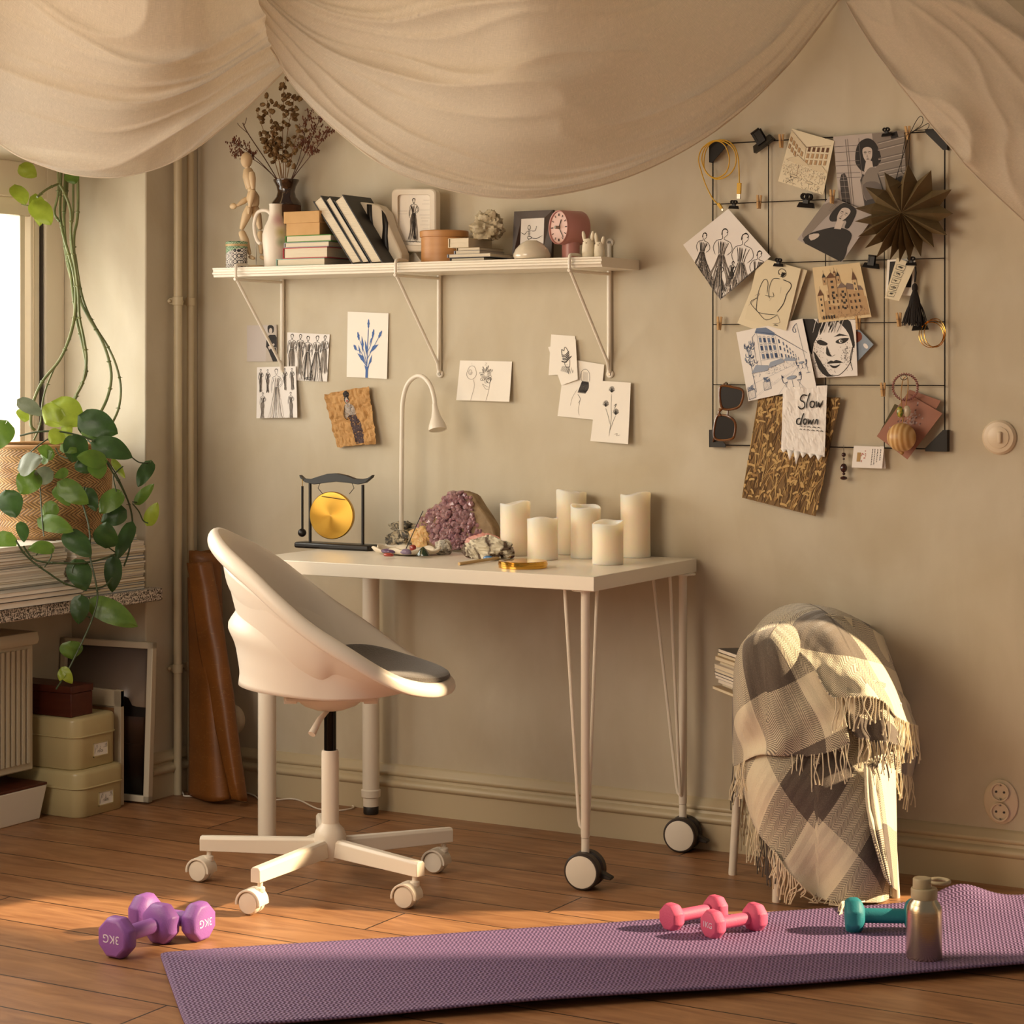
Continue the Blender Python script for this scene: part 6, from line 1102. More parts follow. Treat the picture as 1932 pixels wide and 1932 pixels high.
def leaf3(s0, s1, wpx, key, F, rr):
    a, b_ = scr(*s0, F), scr(*s1, F-.02+rr.uniform(-.02, .02)); d = b_-a; L_ = d.length; W_ = wpx*1.22/FPX*F; dn = d.normalized(); view = (CAM-(a+b_)/2).normalized()
    nr = (view+V((rr.uniform(-.35, .35), rr.uniform(-.2, .2), rr.uniform(.0, .5)))).normalized(); sd = dn.cross(nr).normalized(); nr = sd.cross(dn).normalized(); curl = rr.uniform(.08, .2)*L_; fold = rr.uniform(.15, .4)
    def f(u, v):
        t_ = (u-.5)*2; s = v; w_ = W_*(s**.45*(1-s)**.8/.442 if 0 < s < 1 else 0); back = -.10*L_*abs(t_)**.8*(1-s)**3*1.4
        return a+dn*(s*L_+back*(1 if s < .3 else 0))+sd*t_*w_+nr*(-abs(t_)*w_*fold*-1*-.5+curl*sin(pi*s)*.6-.35*curl*s*s+ .06*W_*sin(s*9+t_*3))
    b2 = MB(); b2.grid(f, 8, 12); o_ = b2.build('leaf', m_lf[key], T, ang=80); return a, b_
BASES = []
for row in LV.split('|'):
    q = row.split(); v_ = list(map(float, q[:5])); a_, b_ = leaf3((v_[0], v_[1]), (v_[2], v_[3]), v_[4], q[5], float(q[6]), R6); BASES.append((v_, float(q[6])))
m_vine = mat('vine_green', '#56663a', .5, col2='#7a7a48', nscale=20); m_vd = mat('vine_dark', '#33401f', .5)
VN = '''108 290 6.05|110 360 6.05|103 400 6.05|112 418 6.04;117 290 6.1|114 370 6.08|114 410 6.06|120 445 6.04|130 480 6.02|140 520 6.0|143 560 5.98|140 600 5.96|130 640 5.94|112 680 5.92|80 720 5.9|62 762 5.86|58 800 5.82|66 812 5.82;112 347 6.02|122 365 6.02|133 397 6.02|134 440 6.02|138 480 6.0|144 520 5.98|148 560 5.96|150 600 5.95|158 640 5.93|163 680 5.92|156 722 5.9|138 755 5.88|126 785 5.86|120 820 5.84;138 300 6.1|138 400 6.08|134 432 6.06|136 480 6.04|150 545 6.0;146 290 6.08|147 400 6.06|140 445 6.04|141 490 6.02|150 560 6.0|168 600 5.98|192 642 5.96|206 682 5.94|210 715 5.92|202 752 5.9|186 785 5.86;142 480 6.05|152 545 6.03|164 585 6.0|182 620 5.98|204 655 5.97|220 692 5.95|228 732 5.94|224 770 5.92|211 800 5.88;125 290 6.12|121 400 6.1|124 460 6.08|134 520 6.04|140 570 6.0|146 610 5.98|156 650 5.95|163 700 5.93|150 732 5.9|138 762 5.87|124 790 5.86;130 290 6.14|126 360 6.12|120 430 6.1|128 500 6.06|146 560 6.02;110 347 6.02|98 352 6.0|84 360 5.98|70 372 5.96;40 385 5.95|54 388 5.95|68 384 5.95;150 560 5.98|132 640 5.96|100 700 5.93|82 750 5.88|76 800 5.84|64 830 5.84;165 830 5.78|190 855 5.74|212 890 5.74|230 920 5.76|244 952 5.79|250 985 5.8|247 1020 5.8|242 1045 5.8|234 1068 5.78;172 835 5.78|210 880 5.76|236 930 5.78|247 965 5.8;248 862 5.76|262 872 5.8|280 874 5.84;250 950 5.8|262 965 5.81|270 982 5.82|280 987 5.82;250 947 5.8|258 948 5.82;220 930 5.74|214 900 5.75|222 888 5.76|232 880 5.77;160 918 5.7|156 945 5.7|166 985 5.68|170 1012 5.67|170 1050 5.65|180 1095 5.64|184 1130 5.64|174 1168 5.62|158 1205 5.6|140 1242 5.59|124 1272 5.58|106 1300 5.58;30 1020 5.6|44 1042 5.6|62 1060 5.6|90 1080 5.6|125 1102 5.61|165 1110 5.64|196 1106 5.68|212 1090 5.72;44 1030 5.6|60 1052 5.6|80 1060 5.6|120 1063 5.61|160 1062 5.64|196 1054 5.69|220 1044 5.76;220 1044 5.76|208 1035 5.72|200 1029 5.7;76 920 5.67|78 955 5.66|80 985 5.65|83 1012 5.64;98 1035 5.62|96 1052 5.61|84 1070 5.61;68 1048 5.61|76 1036 5.61;141 1100 5.63|137 1075 5.63|143 1062 5.64;38 822 5.75|70 815 5.74|110 814 5.74|150 822 5.74|178 832 5.74;50 860 5.7|80 835 5.72|120 812 5.78;105 845 5.7|112 858 5.69|128 865 5.68;170 1165 5.63|160 1160 5.62|151 1150 5.62'''
for gi, row in enumerate(VN.split(';')):
    P_ = [scr(*map(float, q.split())) for q in row.split('|')]; pts = cr(P_, 6); r0 = .0042 if gi in (1, 2, 4, 6, 7) else (.0034 if gi < 9 else .0025); r0 = .0018 if len(P_) <= 4 and gi > 8 else r0
    b2 = MB(); b2.tube(pts, r0, 7)
    if gi < 9 or gi in (10, 11, 17, 18, 19):
        for k_ in range(6, len(pts)-3, 9): d = (pts[k_+1]-pts[k_]).normalized(); b2.tube([pts[k_]-d*.003, pts[k_], pts[k_]+d*.003], [r0, r0*1.5, r0], 7); b2.tube([pts[k_], pts[k_]+Rv*.008*(1 if k_ % 2 else -1)], .0009, 4)
    b2.build('vine', m_vine if gi < 11 else m_vd, T, merge=False)
# ---- radiator
m_rad = mat('cream_radiator', '#c9bda4', .45); t = thing('radiator', (-4.09, -1.08, 0), 'cream ribbed radiator under the granite window sill', 'radiator')
MB().box(-4.15, -4.035, -1.60, -.568, .13, .475).build('radiator_body', m_rad, t, bevel=.004); b2 = MB(); [b2.box(-4.035, -4.028, -.585-.02*k_-.012, -.585-.02*k_, .15, .46) for k_ in range(50)]; b2.build('front_ribs', m_rad, t, bevel=.002)
MB().prism([(-4.152, -1.61, .470), (-4.022, -1.61, .470), (-4.016, -1.61, .482), (-4.016, -1.61, .490), (-4.022, -1.61, .505), (-4.152, -1.61, .505)], (0, 1.045, 0)).build('top_grille', m_rad, t, bevel=.002)
for y in (-1.5, -.98): MB().box(-4.13, -4.07, y-.015, y+.015, .0, .132).build('foot', m_rad, t)
# ---- storage tins, wooden box
m_tin2 = mat('cream_enamel', '#c4b384', .33)
def rbox(x0, x1, y0, y1, z0, z1, r, n=6):
    out = []
    for cx_, cy_, a0 in ((x1-r, y1-r, 0), (x0+r, y1-r, 90), (x0+r, y0+r, 180), (x1-r, y0+r, 270)):
        for k_ in range(n+1): a = radians(a0+90*k_/n); out.append(V((cx_+r*cos(a), cy_+r*sin(a), z0)))
    return out
def stackring(rings): n_ = len(rings[0]); b = MB(); b.add([v_ for r_ in rings for v_ in r_], [(j*n_+i, j*n_+(i+1) % n_, (j+1)*n_+(i+1) % n_, (j+1)*n_+i) for j in range(len(rings)-1) for i in range(n_)]+[tuple(range(n_))[::-1], tuple(range((len(rings)-1)*n_, len(rings)*n_))]); return b
def storage(x0, x1, y0, y1, z0, z1, label, txt):
    t = thing('storage_tin', ((x0+x1)/2, (y0+y1)/2, z0), label, 'tin', 'cream storage tins under the sill'); R_ = lambda z, e, r=.034: rbox(x0-e, x1+e, y0-e, y1+e, z, z, r+e)
    zl = z0+(z1-z0)*.62
    stackring([R_(z0, -.003), R_(z0+.003, 0), R_(zl, 0)]).build('tin_body', m_tin2, t, ang=50)
    stackring([R_(zl-.002, .002), R_(zl-.0005, .0045), R_(zl+.0015, .0045), R_(zl+.003, .002), R_(z1-.012, .002), R_(z1-.004, -.001), R_(z1-.001, -.007), R_(z1-.001, -.014), R_(z1, -.016), R_(z1, -.03)]).build('tin_lid', m_tin2, t, ang=50)
    yc_, zc = (y0+y1)/2+.012, z0+(zl-z0)*.52; hy, hz = .030, .019; xs = x1+.0015
    fr_ = MB(); fr_.box(x1-.001, xs+.0008, yc_-hy, yc_+hy, zc-hz, zc-hz+.003).box(x1-.001, xs+.0008, yc_-hy, yc_+hy, zc+hz-.0015, zc+hz).box(x1-.001, xs+.0008, yc_-hy, yc_-hy+.0015, zc-hz, zc+hz).box(x1-.001, xs+.0008, yc_+hy-.0015, yc_+hy, zc-hz, zc+hz); lo_ = fr_.build('label_holder', m_tin2, t)
    MB().box(x1-.0005, x1+.0008, yc_-hy+.001, yc_+hy-.001, zc-hz+.002, zc+hz-.001).build('label_card', m_paper, lo_)
    ik = MB(); S = lambda pts: ik.tube([V((x1+.0011, yc_+(u-.5)*hy*2, zc+(v-.5)*hz*2)) for u, v in cr2(pts)], .00035, 4)
    for s_ in txt: S(s_)
    ik.build('handwriting', m_ink, lo_, merge=False)
def cr2(p): return [(q.x, q.y) for q in cr([(x, y, 0) for x, y in p], 4)]
word = [[(.12, .25), (.18, .7), (.26, .85), (.3, .7), (.2, .55)], [(.3, .3), (.32, .45), (.36, .42)], [(.38, .3), (.36, .42), (.42, .45), (.43, .3), (.38, .3)], [(.48, .75), (.46, .35), (.5, .3)], [(.44, .52), (.52, .55)], [(.54, .3), (.52, .42), (.58, .45), (.59, .3), (.54, .3)], [(.66, .45), (.62, .38), (.66, .34), (.63, .28)]]
storage(-4.180, -3.906, -.530, -.336, 0, .126, 'lower cream enamel storage tin standing on the floor, with a handwritten label', word+[[(.70, .6), (.76, .6)], [(.80, .78), (.82, .85), (.82, .55)], [(.92, .8), (.87, .82), (.87, .7), (.92, .72), (.91, .55)]])
storage(-4.178, -3.926, -.520, -.345, .1265, .268, 'upper cream enamel storage tin with a handwritten label, under the wooden box', word+[[(.70, .6), (.76, .6)], [(.80, .78), (.84, .8), (.80, .6), (.85, .6)], [(.90, .6), (.88, .8), (.93, .82), (.94, .62), (.90, .6)]])
m_mah = mat('mahogany', '#5c2a1a', .4, col2='#45190f', nscale=6, stretch=(1, 8, 8)); t = thing('wooden_box', (-4.05, -.45, .2685), 'dark reddish-brown wooden box on top of the cream tins', 'box')
MB().box(-4.17, -3.950, -.512, -.425, .2685, .332).build('box_body', m_mah, t, bevel=.0015); MB().box(-4.172, -3.948, -.514, -.423, .333, .352).build('box_lid', m_mah, t, bevel=.0015)
# ---- framed picture and stretched canvas leaning in the corner
m_ofr = mat('ivory_frame', '#d8ccb4', .4); t = thing('picture_frame', (-4.03, -.30, 0), 'large ivory framed dark landscape picture leaning in the window recess, behind the tins', 'frame')
ca, cb = V((-3.875, -.270, 0)), V((-4.185, -.302, 0)); ux = (cb-ca).normalized(); Wd = (cb-ca).length; lean_ = V((0, .020, .44)); uz = lean_.normalized(); Hh = .445; nn_ = ux.cross(uz).normalized(); nn_ = nn_ if nn_.y < 0 else -nn_
FP = lambda u, v, d: ca+ux*(u)+uz*(v)+nn_*d+V((0, 0, .004))
def bar(u0, u1, v0, v1, d0, d1): return [FP(u, v, d) for d in (d0, d1) for v in (v0, v1) for u in (u0, u1)]
fb = MB()
for u0, u1, v0, v1 in ((0, .018, 0, Hh), (Wd-.018, Wd, 0, Hh), (0, Wd, 0, .018), (0, Wd, Hh-.018, Hh)): fb.add(bar(u0, u1, v0, v1, -.012, .010), [(0, 2, 3, 1), (4, 5, 7, 6), (0, 1, 5, 4), (2, 6, 7, 3), (0, 4, 6, 2), (1, 3, 7, 5)])
fb.build('frame_border', m_ofr, t, bevel=.002, merge=False); m_art = mat('dusk_landscape', '#8a7866', .25); t_, n, L, pb = nodes(m_art); tc = n.new('ShaderNodeTexCoord'); sx = n.new('ShaderNodeSeparateXYZ'); L.new(tc.outputs['Object'], sx.inputs[0]); rp = n.new('ShaderNodeValToRGB'); L.new(mth(n, L, 'DIVIDE', sx.outputs[2], .44), rp.inputs[0])
e0 = rp.color_ramp.elements; e0[0].color = C('#120d0b'); e0[1].position = 1; e0[1].color = C('#6b5f5a')
for p_, c_ in ((.25, '#1a100b'), (.50, '#3a2416'), (.585, '#35241b'), (.60, '#8a735d'), (.8, '#7d6c60')): e = e0.new(p_); e.color = C(c_)
L.new(rp.outputs[0], pb.inputs['Base Color']); MB().add([FP(u, v, -.002) for v in (.016, Hh-.016) for u in (.016, Wd-.016)], [(0, 1, 3, 2)]).build('artwork', m_art, t, solid=.002); b2 = MB()
b2.add([FP(u, v, -.0005) for u, v in ((.018, .235), (.018, .262), (.055, .263), (.07, .266), (.082, .285), (.096, .290), (.106, .278), (.108, .262), (.125, .258), (.125, .235))], [tuple(range(10))]); b2.build('dark_trees', m_art if False else mat('tree_silhouette', '#1c120d', .5), t)
t = thing('stretched_canvas', (-3.99, -.30, 0), 'small stretched canvas seen from the back with stapled edges, between the tins and the picture', 'canvas')
m_cvs = mat('raw_canvas', '#bdae93', .8); m_pine = mat('pine_stretcher', '#8c6038', .6); yk = -.322; A_, B_ = onY(231, 1302, yk), onY(150, 1293, yk-.012); zt_ = A_.z
cvn = MB()
for (u0, u1, v0, v1) in ((0, 1, .86, 1), (0, .16, 0, 1), (.84, 1, 0, 1)): cvn.obox(A_.lerp(B_, (u0+u1)/2)*1+V((0, 0, 0))-V((0, 0, A_.lerp(B_, (u0+u1)/2).z))+V((0, 0, zt_*(v0+v1)/2)), ((B_-A_)*(u1-u0)/2, (0, .007, 0), (0, 0, zt_*(v1-v0)/2)))
cvn.build('canvas_edge', m_cvs, t, bevel=.001, merge=False); b2 = MB(); b2.obox(A_.lerp(B_, .5)*1-V((0, 0, A_.lerp(B_, .5).z))+V((0, .003, zt_*.45)), ((B_-A_)*.36, (0, .003, 0), (0, 0, zt_*.43))); b2.build('canvas_back', m_cvs, t); b2 = MB()
b2.obox(A_.lerp(B_, .5)-V((0, 0, A_.lerp(B_, .5).z))+V((0, -.003, zt_*.82)), ((B_-A_)*.33, (0, .003, 0), (0, 0, .008))); b2.obox(A_.lerp(B_, .20)-V((0, 0, A_.lerp(B_, .2).z))+V((0, -.003, zt_*.45)), ((B_-A_)*.04, (0, .003, 0), (0, 0, zt_*.37))); b2.build('stretcher_bar', m_pine, t, merge=False)
t = thing('storage_box', (-4.09, -.70, 0), 'low white tapered box with a brown wooden lid at the far left on the floor', 'box'); bx = MB(); q = [(-4.135, -.82), (-4.005, -.82), (-4.005, -.575), (-4.135, -.575)]; r_ = [(-4.15, -.83), (-3.992, -.83), (-3.992, -.56), (-4.15, -.56)]
bx.add([(x, y, 0) for x, y in q]+[(x, y, .092) for x, y in r_], [(0, 1, 2, 3), (4, 5, 6, 7), (0, 1, 5, 4), (1, 2, 6, 5), (2, 3, 7, 6), (3, 0, 4, 7)]); bx.build('box_body', m_wht, t, bevel=.003); MB().box(-4.15, -3.992, -.83, -.56, .0922, .099).build('box_lid', m_mah, t, bevel=.001)
# ---- kraft paper rolls leaning in the corner
m_waxp = mat('waxed_brown_paper', '#6c3f15', .45, col2='#85501e', nscale=9, bump=.35, bscale=22); t_, n, L, pb = nodes(m_waxp); tc = n.new('ShaderNodeTexCoord'); vo = n.new('ShaderNodeTexNoise'); vo.inputs['Scale'].default_value = 30; vo.inputs['Detail'].default_value = 8; vo.inputs['Distortion'].default_value = 3; mp = n.new('ShaderNodeMapping'); mp.inputs['Scale'].default_value = (.5, .5, 2); L.new(tc.outputs['Object'], mp.inputs[0]); L.new(mp.outputs[0], vo.inputs[0]); cra = mth(n, L, 'MULTIPLY', mth(n, L, 'COMPARE', vo.outputs[0], .62, .004), .55); base = [x for x in n if x.type == 'VALTORGB'][0]; mx = n.new('ShaderNodeMixRGB'); L.new(cra, mx.inputs[0]); L.new(base.outputs[0], mx.inputs[1]); mx.inputs[2].default_value = C('#c89a5c'); L.new(mx.outputs[0], pb.inputs['Base Color'])
bt, tp = onZ(392, 1500, 0), onY(384, 1040, -.085); t = thing('paper_roll', bt, 'tall roll of creased waxed brown paper leaning in the corner beside the pipes', 'paper roll')
rb = bt+V((-.004, .0, .002)); ax_ = (tp-rb); u_, w_ = Rv, Fv
def spiral(u, v):
    a = -2.6+u*2*pi*1.55; r = .024+.020*u+.004*sin(3*v); return rb.lerp(tp, v)+u_*cos(a)*r*1.15+w_*sin(a)*r*.8+V((0, 0, .004*sin(a*2)*v))
MB().grid(spiral, 60, 30).build('inner_roll', m_waxp, t, solid=.0012)
fl = [(352, 1062, 1060, 398, -.135, -.115), (360, 1120, 1115, 408, -.14, -.12), (374, 1220, 1210, 424, -.155, -.14), (396, 1330, 1320, 440, -.17, -.155), (418, 1430, 1420, 453, -.185, -.165), (436, 1508, 1512, 466, -.195, -.17)]
rows_ = [cr([onY(x0, y0, d0), onY((x0+x1)/2, (y0+y1)/2, (d0+d1)/2-.020), onY(x1, y1, d1), onY(x1+2, y1, d1+.03)], 6) for x0, y0, y1, x1, d0, d1 in fl]
def flap(u, v): x = v*(len(rows_)-1); i = min(int(x), len(rows_)-2); f = x-i; p_ = samp(rows_[i], u)*(1-f)+samp(rows_[i+1], u)*f; p_ = p_+V((0, -.003*N3((u*3, v*8, 2)), 0)); p_.z = max(p_.z, .002); return p_
MB().grid(flap, 18, 40).build('loose_flap', m_waxp, t, solid=.0012)
b2 = MB(); rows2 = [cr([onY(355, 1500, -.14), onY(356, 1300, -.13), onY(354, 1090, -.12)], 5), cr([onY(395, 1512, -.20), onY(390, 1300, -.17), onY(368, 1085, -.14)], 5), cr([onY(432, 1508, -.18), onY(420, 1350, -.15), onY(385, 1085, -.13)], 5), cr([onY(440, 1505, -.13), onY(425, 1350, -.11), onY(398, 1085, -.10)], 5)]
def outer_(u, v): c_ = [samp(r_, v) for r_ in rows2]; p_ = samp(cr(c_, 5), u); p_.z = max(p_.z, .002); return p_
b2.grid(outer_, 24, 30); b2.build('outer_wrap', m_waxp, t, solid=.0012)
c = onY(440, 1357, 0); tag(MB().lathe([(.043, 0), (.043, .008), (.036, .018), (.020, .024), (.001, .025)], c, 40, ax=(0, -1, 0), cap=False).build('round_wall_cover', m_sw), 'round domed cream wall cover, half hidden behind the brown paper roll', 'wall cover')
cord = [(342, 1488), (346, 1498), (352, 1502), (400, 1500), (462, 1495), (478, 1500), (492, 1508), (520, 1509), (548, 1507), (568, 1511), (590, 1522), (606, 1527), (640, 1529), (664, 1525), (690, 1514), (705, 1508)]
q = [onZ(x, y, .004) for x, y in cord]; q = [V((p_.x, min(p_.y, -.03), .004)) for p_ in q]; tag(MB().tube(cr(q, 5), .0022, 8).build('power_cord', m_wht), 'thin white power cord running over the floor behind the chair', 'cord')
# ================================================================ stool, magazines, blanket
R7 = random.Random(77)
def fl(px, py, z=0): return onZ(px, py, z)
legs = [(.53, 5.17), (.603, 4.905), (.882, 4.947), (.809, 5.214)]; LP = [CAM+Rv*r+Fv*f for r, f in legs]; sc0 = sum(LP, V((0, 0, 0)))/4; sc0.z = 0
ST = thing('stool', sc0, 'white four-legged stool hidden under the plaid blanket', 'stool')
for p in LP: top = sc0+(p-sc0)*.86; MB().tube([V((p.x, p.y, 0)), V((p.x, p.y, .004)), V((top.x, top.y, .435))], [.0098, .0102, .0102], 18).build('leg', m_wht, ST)
qs = [V((p.x, p.y, .432))+(V((p.x-sc0.x, p.y-sc0.y, 0))*.08) for p in LP]; MB().prism(qs, (0, 0, .018)).build('seat', m_wht, ST, bevel=.004)
z = .4505; k_ = 0; ur, uf = (LP[2]-LP[1]).normalized(), (LP[0]-LP[1]).normalized(); ur.z = uf.z = 0
while z < .540:
    h_ = R7.choice((.006, .008, .010)); c_ = sc0+ur*R7.uniform(-.004, .004)-uf*0+Rv*(-.048+R7.uniform(-.008, .006)); t = thing('magazine', (c_.x, c_.y, z), 'magazine in the pile on the stool, edges poking out left of the blanket', 'magazine', 'magazines on the stool')
    w_, d_ = (.140, .105) if k_ % 3 else (.146, .11)
    MB().obox((c_.x, c_.y, z+h_/2), (ur*(w_-.001), uf*(d_-.001), V((0, 0, h_/2-.001)))).build('pages', R7.choice((m_mg, m_mw)), t); MB().obox((c_.x, c_.y, z+.0005), (ur*w_, uf*d_, V((0, 0, .0005)))).obox((c_.x, c_.y, z+h_-.0009), (ur*w_, uf*d_, V((0, 0, .0005)))).build('cover', R7.choice(cvs+[m_mk]), t); z += h_; k_ += 1
# plaid wool
def wool(su, sv):
    m = bpy.data.materials.new('plaid_wool'); m.use_nodes = True; t_, n, L, pb = nodes(m); pb.inputs['Roughness'].default_value = .95; pb.inputs['Sheen Weight'].default_value = .5; pb.inputs['Sheen Roughness'].default_value = .5; pb.inputs['Specular IOR Level'].default_value = .15
    tc = n.new('ShaderNodeTexCoord'); sx = n.new('ShaderNodeSeparateXYZ'); L.new(tc.outputs['UV'], sx.inputs[0]); U_, V_ = sx.outputs[0], sx.outputs[1]
    chk = lambda a, s: mth(n, L, 'FLOOR', mth(n, L, 'MULTIPLY', mth(n, L, 'FRACT', mth(n, L, 'DIVIDE', a, 2*s)), 2))
    sm = mth(n, L, 'ADD', chk(U_, su), chk(V_, sv)); zg = mth(n, L, 'ABSOLUTE', mth(n, L, 'SUBTRACT', mth(n, L, 'FRACT', mth(n, L, 'DIVIDE', U_, .030)), .5))
    twl = mth(n, L, 'FRACT', mth(n, L, 'ADD', mth(n, L, 'DIVIDE', V_, .0052), mth(n, L, 'MULTIPLY', zg, 6.0))); stripe = mth(n, L, 'GREATER_THAN', twl, .5)
    ismid = mth(n, L, 'COMPARE', sm, 1.0, .1); iscr = mth(n, L, 'GREATER_THAN', sm, 1.5); fac = mth(n, L, 'MAXIMUM', iscr, mth(n, L, 'MULTIPLY', ismid, mth(n, L, 'ADD', mth(n, L, 'MULTIPLY', stripe, .72), .14)))
    fz = n.new('ShaderNodeTexNoise'); fz.inputs['Scale'].default_value = 420; fz.inputs['Detail'].default_value = 4; L.new(tc.outputs['Object'], fz.inputs[0])
    mx = n.new('ShaderNodeMixRGB'); mx.inputs[1].default_value = C('#6b6056'); mx.inputs[2].default_value = C('#efe3c6'); L.new(mth(n, L, 'ADD', fac, mth(n, L, 'MULTIPLY', mth(n, L, 'SUBTRACT', fz.outputs[0], .5), .35)), mx.inputs[0]); L.new(mx.outputs[0], pb.inputs['Base Color'])
    bp = n.new('ShaderNodeBump'); bp.inputs['Strength'].default_value = .5; bp.inputs['Distance'].default_value = .003; L.new(mth(n, L, 'ADD', fz.outputs[0], mth(n, L, 'MULTIPLY', twl, .4)), bp.inputs['Height']); L.new(bp.outputs[0], pb.inputs['Normal'])
    return m
m_wool, m_wool2 = wool(.118, .150), wool(.235, .235)
m_yc = mat('cream_wool_fringe', '#ecdfc0', .95, sheen=.5); m_yd = mat('grey_wool_fringe', '#5a5048', .95, sheen=.5)
BL = thing('plaid_blanket', sc0, 'grey and cream checked wool blanket with fringes draped over the stool', 'blanket')
def cloth(name, rows, org, au, av, nu=70, nv=70, wr=.005, seed=1, fold=(5, .004), th=.004, su=.118, sv=.150, mw=None):
    RR = [cr([V((x, y, F)) for x, y, F in r], 8) for r in rows]; ks = [[samp(r, i/nu) for r in RR] for i in range(nu+1)]; cols = [cr(c, 8) for c in ks]; uv = {}
    o2 = V(org); a1, a2 = radians(au), radians(av); d1, d2 = V((cos(a1), -sin(a1))), V((cos(a2), -sin(a2))); det = d1.x*d2.y-d1.y*d2.x
    def f(u, v):
        q = samp(cols[int(round(u*nu))], v); F = q.z+wr*N3((u*6, v*5, seed))*1.5+fold[1]*sin(fold[0]*2*pi*u+2*N3((u*2, v*2, seed+5)))*(.3+v*.7)
        return scr(q.x, q.y, F)
    def g(u, v):
        q = samp(cols[int(round(u*nu))], v); x, y = (q.x-o2.x)/802, (q.y-o2.y)/802; w1 = .012*N3((u*2.2, v*2.2, seed+9)); x += w1; y -= w1; e = (q.z-4.88)*.7; x += e*(-1 if u < .5 else 1)
        return ((x*d2.y-y*d2.x)/det+21*su, (d1.x*y-d1.y*x)/det+21*sv)
    b2 = MB(); b2.grid(f, nu, nv, uvf=g); b2.build(name, mw or m_wool, BL, solid=th, soff=0, merge=False, ang=180); return f
fA = cloth('blanket_under_layer', [[(1415, 1215, 5.24), (1440, 1180, 5.12), (1520, 1160, 5.02), (1600, 1165, 5.04), (1665, 1200, 5.22)], [(1392, 1300, 5.26), (1400, 1290, 5.10), (1500, 1290, 4.95), (1620, 1290, 4.93), (1680, 1290, 5.02), (1692, 1290, 5.22)], [(1396, 1440, 5.26), (1404, 1450, 4.98), (1490, 1470, 4.87), (1600, 1470, 4.865), (1672, 1470, 4.93), (1690, 1470, 5.15)], [(1415, 1530, 5.1), (1430, 1560, 4.93), (1500, 1590, 4.87), (1590, 1590, 4.855), (1670, 1590, 4.90), (1689, 1590, 5.10)], [(1432, 1575, 5.02), (1460, 1605, 4.875), (1492, 1652, 4.865), (1545, 1695, 4.855), (1610, 1702, 4.85), (1660, 1702, 4.875), (1690, 1688, 5.02)]], (1538, 1548), -47, -126, seed=1, fold=(2.5, .012), wr=.009)
fB = cloth('blanket_left_flap', [[(1412, 1200, 5.06), (1440, 1180, 4.98), (1480, 1172, 4.98), (1540, 1180, 4.96), (1600, 1215, 4.95)], [(1387, 1250, 5.07), (1400, 1225, 4.93), (1450, 1215, 4.89), (1520, 1240, 4.88), (1580, 1265, 4.87)], [(1383, 1340, 5.08), (1393, 1345, 4.92), (1450, 1330, 4.87), (1520, 1320, 4.855), (1590, 1320, 4.85)], [(1383, 1400, 5.15), (1396, 1410, 4.99), (1450, 1400, 4.885), (1520, 1385, 4.85), (1598, 1370, 4.84)], [(1384, 1446, 5.14), (1398, 1440, 4.99), (1431, 1424, 4.90), (1470, 1425, 4.875), (1541, 1425, 4.85), (1604, 1405, 4.835)]], (1496, 1280), 27, -71, seed=2, fold=(3, .006))
fB2 = cloth('blanket_inner_hem', [[(1425, 1400, 4.93), (1480, 1400, 4.90), (1560, 1390, 4.87)], [(1436, 1440, 4.925), (1480, 1440, 4.895), (1550, 1420, 4.865)], [(1446, 1470, 4.92), (1490, 1462, 4.89), (1546, 1440, 4.86)]], (1496, 1500), 27, -71, nu=30, nv=16, seed=3)
fC = cloth('blanket_top_fold', [[(1418, 1196, 5.08), (1450, 1160, 5.10), (1498, 1140, 5.12), (1560, 1146, 5.14), (1600, 1160, 5.20), (1640, 1180, 5.24)], [(1440, 1188, 4.985), (1490, 1158, 5.01), (1560, 1158, 5.03), (1620, 1180, 5.09), (1665, 1215, 5.2)], [(1476, 1206, 4.935), (1520, 1190, 4.925), (1590, 1200, 4.93), (1650, 1230, 4.99), (1692, 1275, 5.14)], [(1528, 1250, 4.86), (1570, 1255, 4.85), (1620, 1265, 4.86), (1675, 1285, 4.93), (1706, 1320, 5.10)], [(1556, 1300, 4.825), (1600, 1300, 4.815), (1650, 1305, 4.83), (1690, 1330, 4.90), (1722, 1365, 5.08)], [(1575, 1318, 4.815), (1610, 1316, 4.805), (1660, 1320, 4.82), (1693, 1355, 4.89), (1732, 1372, 5.06)]], (1655, 1244), -8, -76, su=.235, sv=.235, mw=m_wool2, seed=4, fold=(2, .008), wr=.008)
fD = cloth('blanket_right_flap', [[(1560, 1290, 4.865), (1620, 1280, 4.85), (1670, 1290, 4.90), (1705, 1320, 5.12)], [(1590, 1350, 4.86), (1630, 1350, 4.84), (1685, 1360, 4.88), (1728, 1370, 5.1)], [(1612, 1388, 4.86), (1640, 1398, 4.84), (1688, 1404, 4.875), (1726, 1420, 5.1)]], (1700, 1500), -20, -100, nu=40, nv=30, seed=5, fold=(3, .006))
fF = cloth('blanket_side_fold', [[(1630, 1440, 4.835), (1652, 1440, 4.85), (1688, 1440, 4.93)], [(1634, 1520, 4.83), (1660, 1525, 4.845), (1690, 1525, 4.93)], [(1650, 1590, 4.825), (1670, 1600, 4.84), (1691, 1600, 4.93)], [(1670, 1655, 4.83), (1682, 1672, 4.85), (1691, 1680, 4.94)]], (1640, 1440), -10, -80, nu=24, nv=30, seed=8)
fE = cloth('blanket_side_flap', [[(1640, 1300, 4.96), (1690, 1300, 5.0), (1716, 1330, 5.2)], [(1660, 1390, 4.93), (1700, 1400, 4.98), (1732, 1410, 5.2)], [(1672, 1450, 4.93), (1702, 1462, 4.97), (1720, 1466, 5.18)]], (1790, 1500), -10, -95, nu=24, nv=24, seed=6)
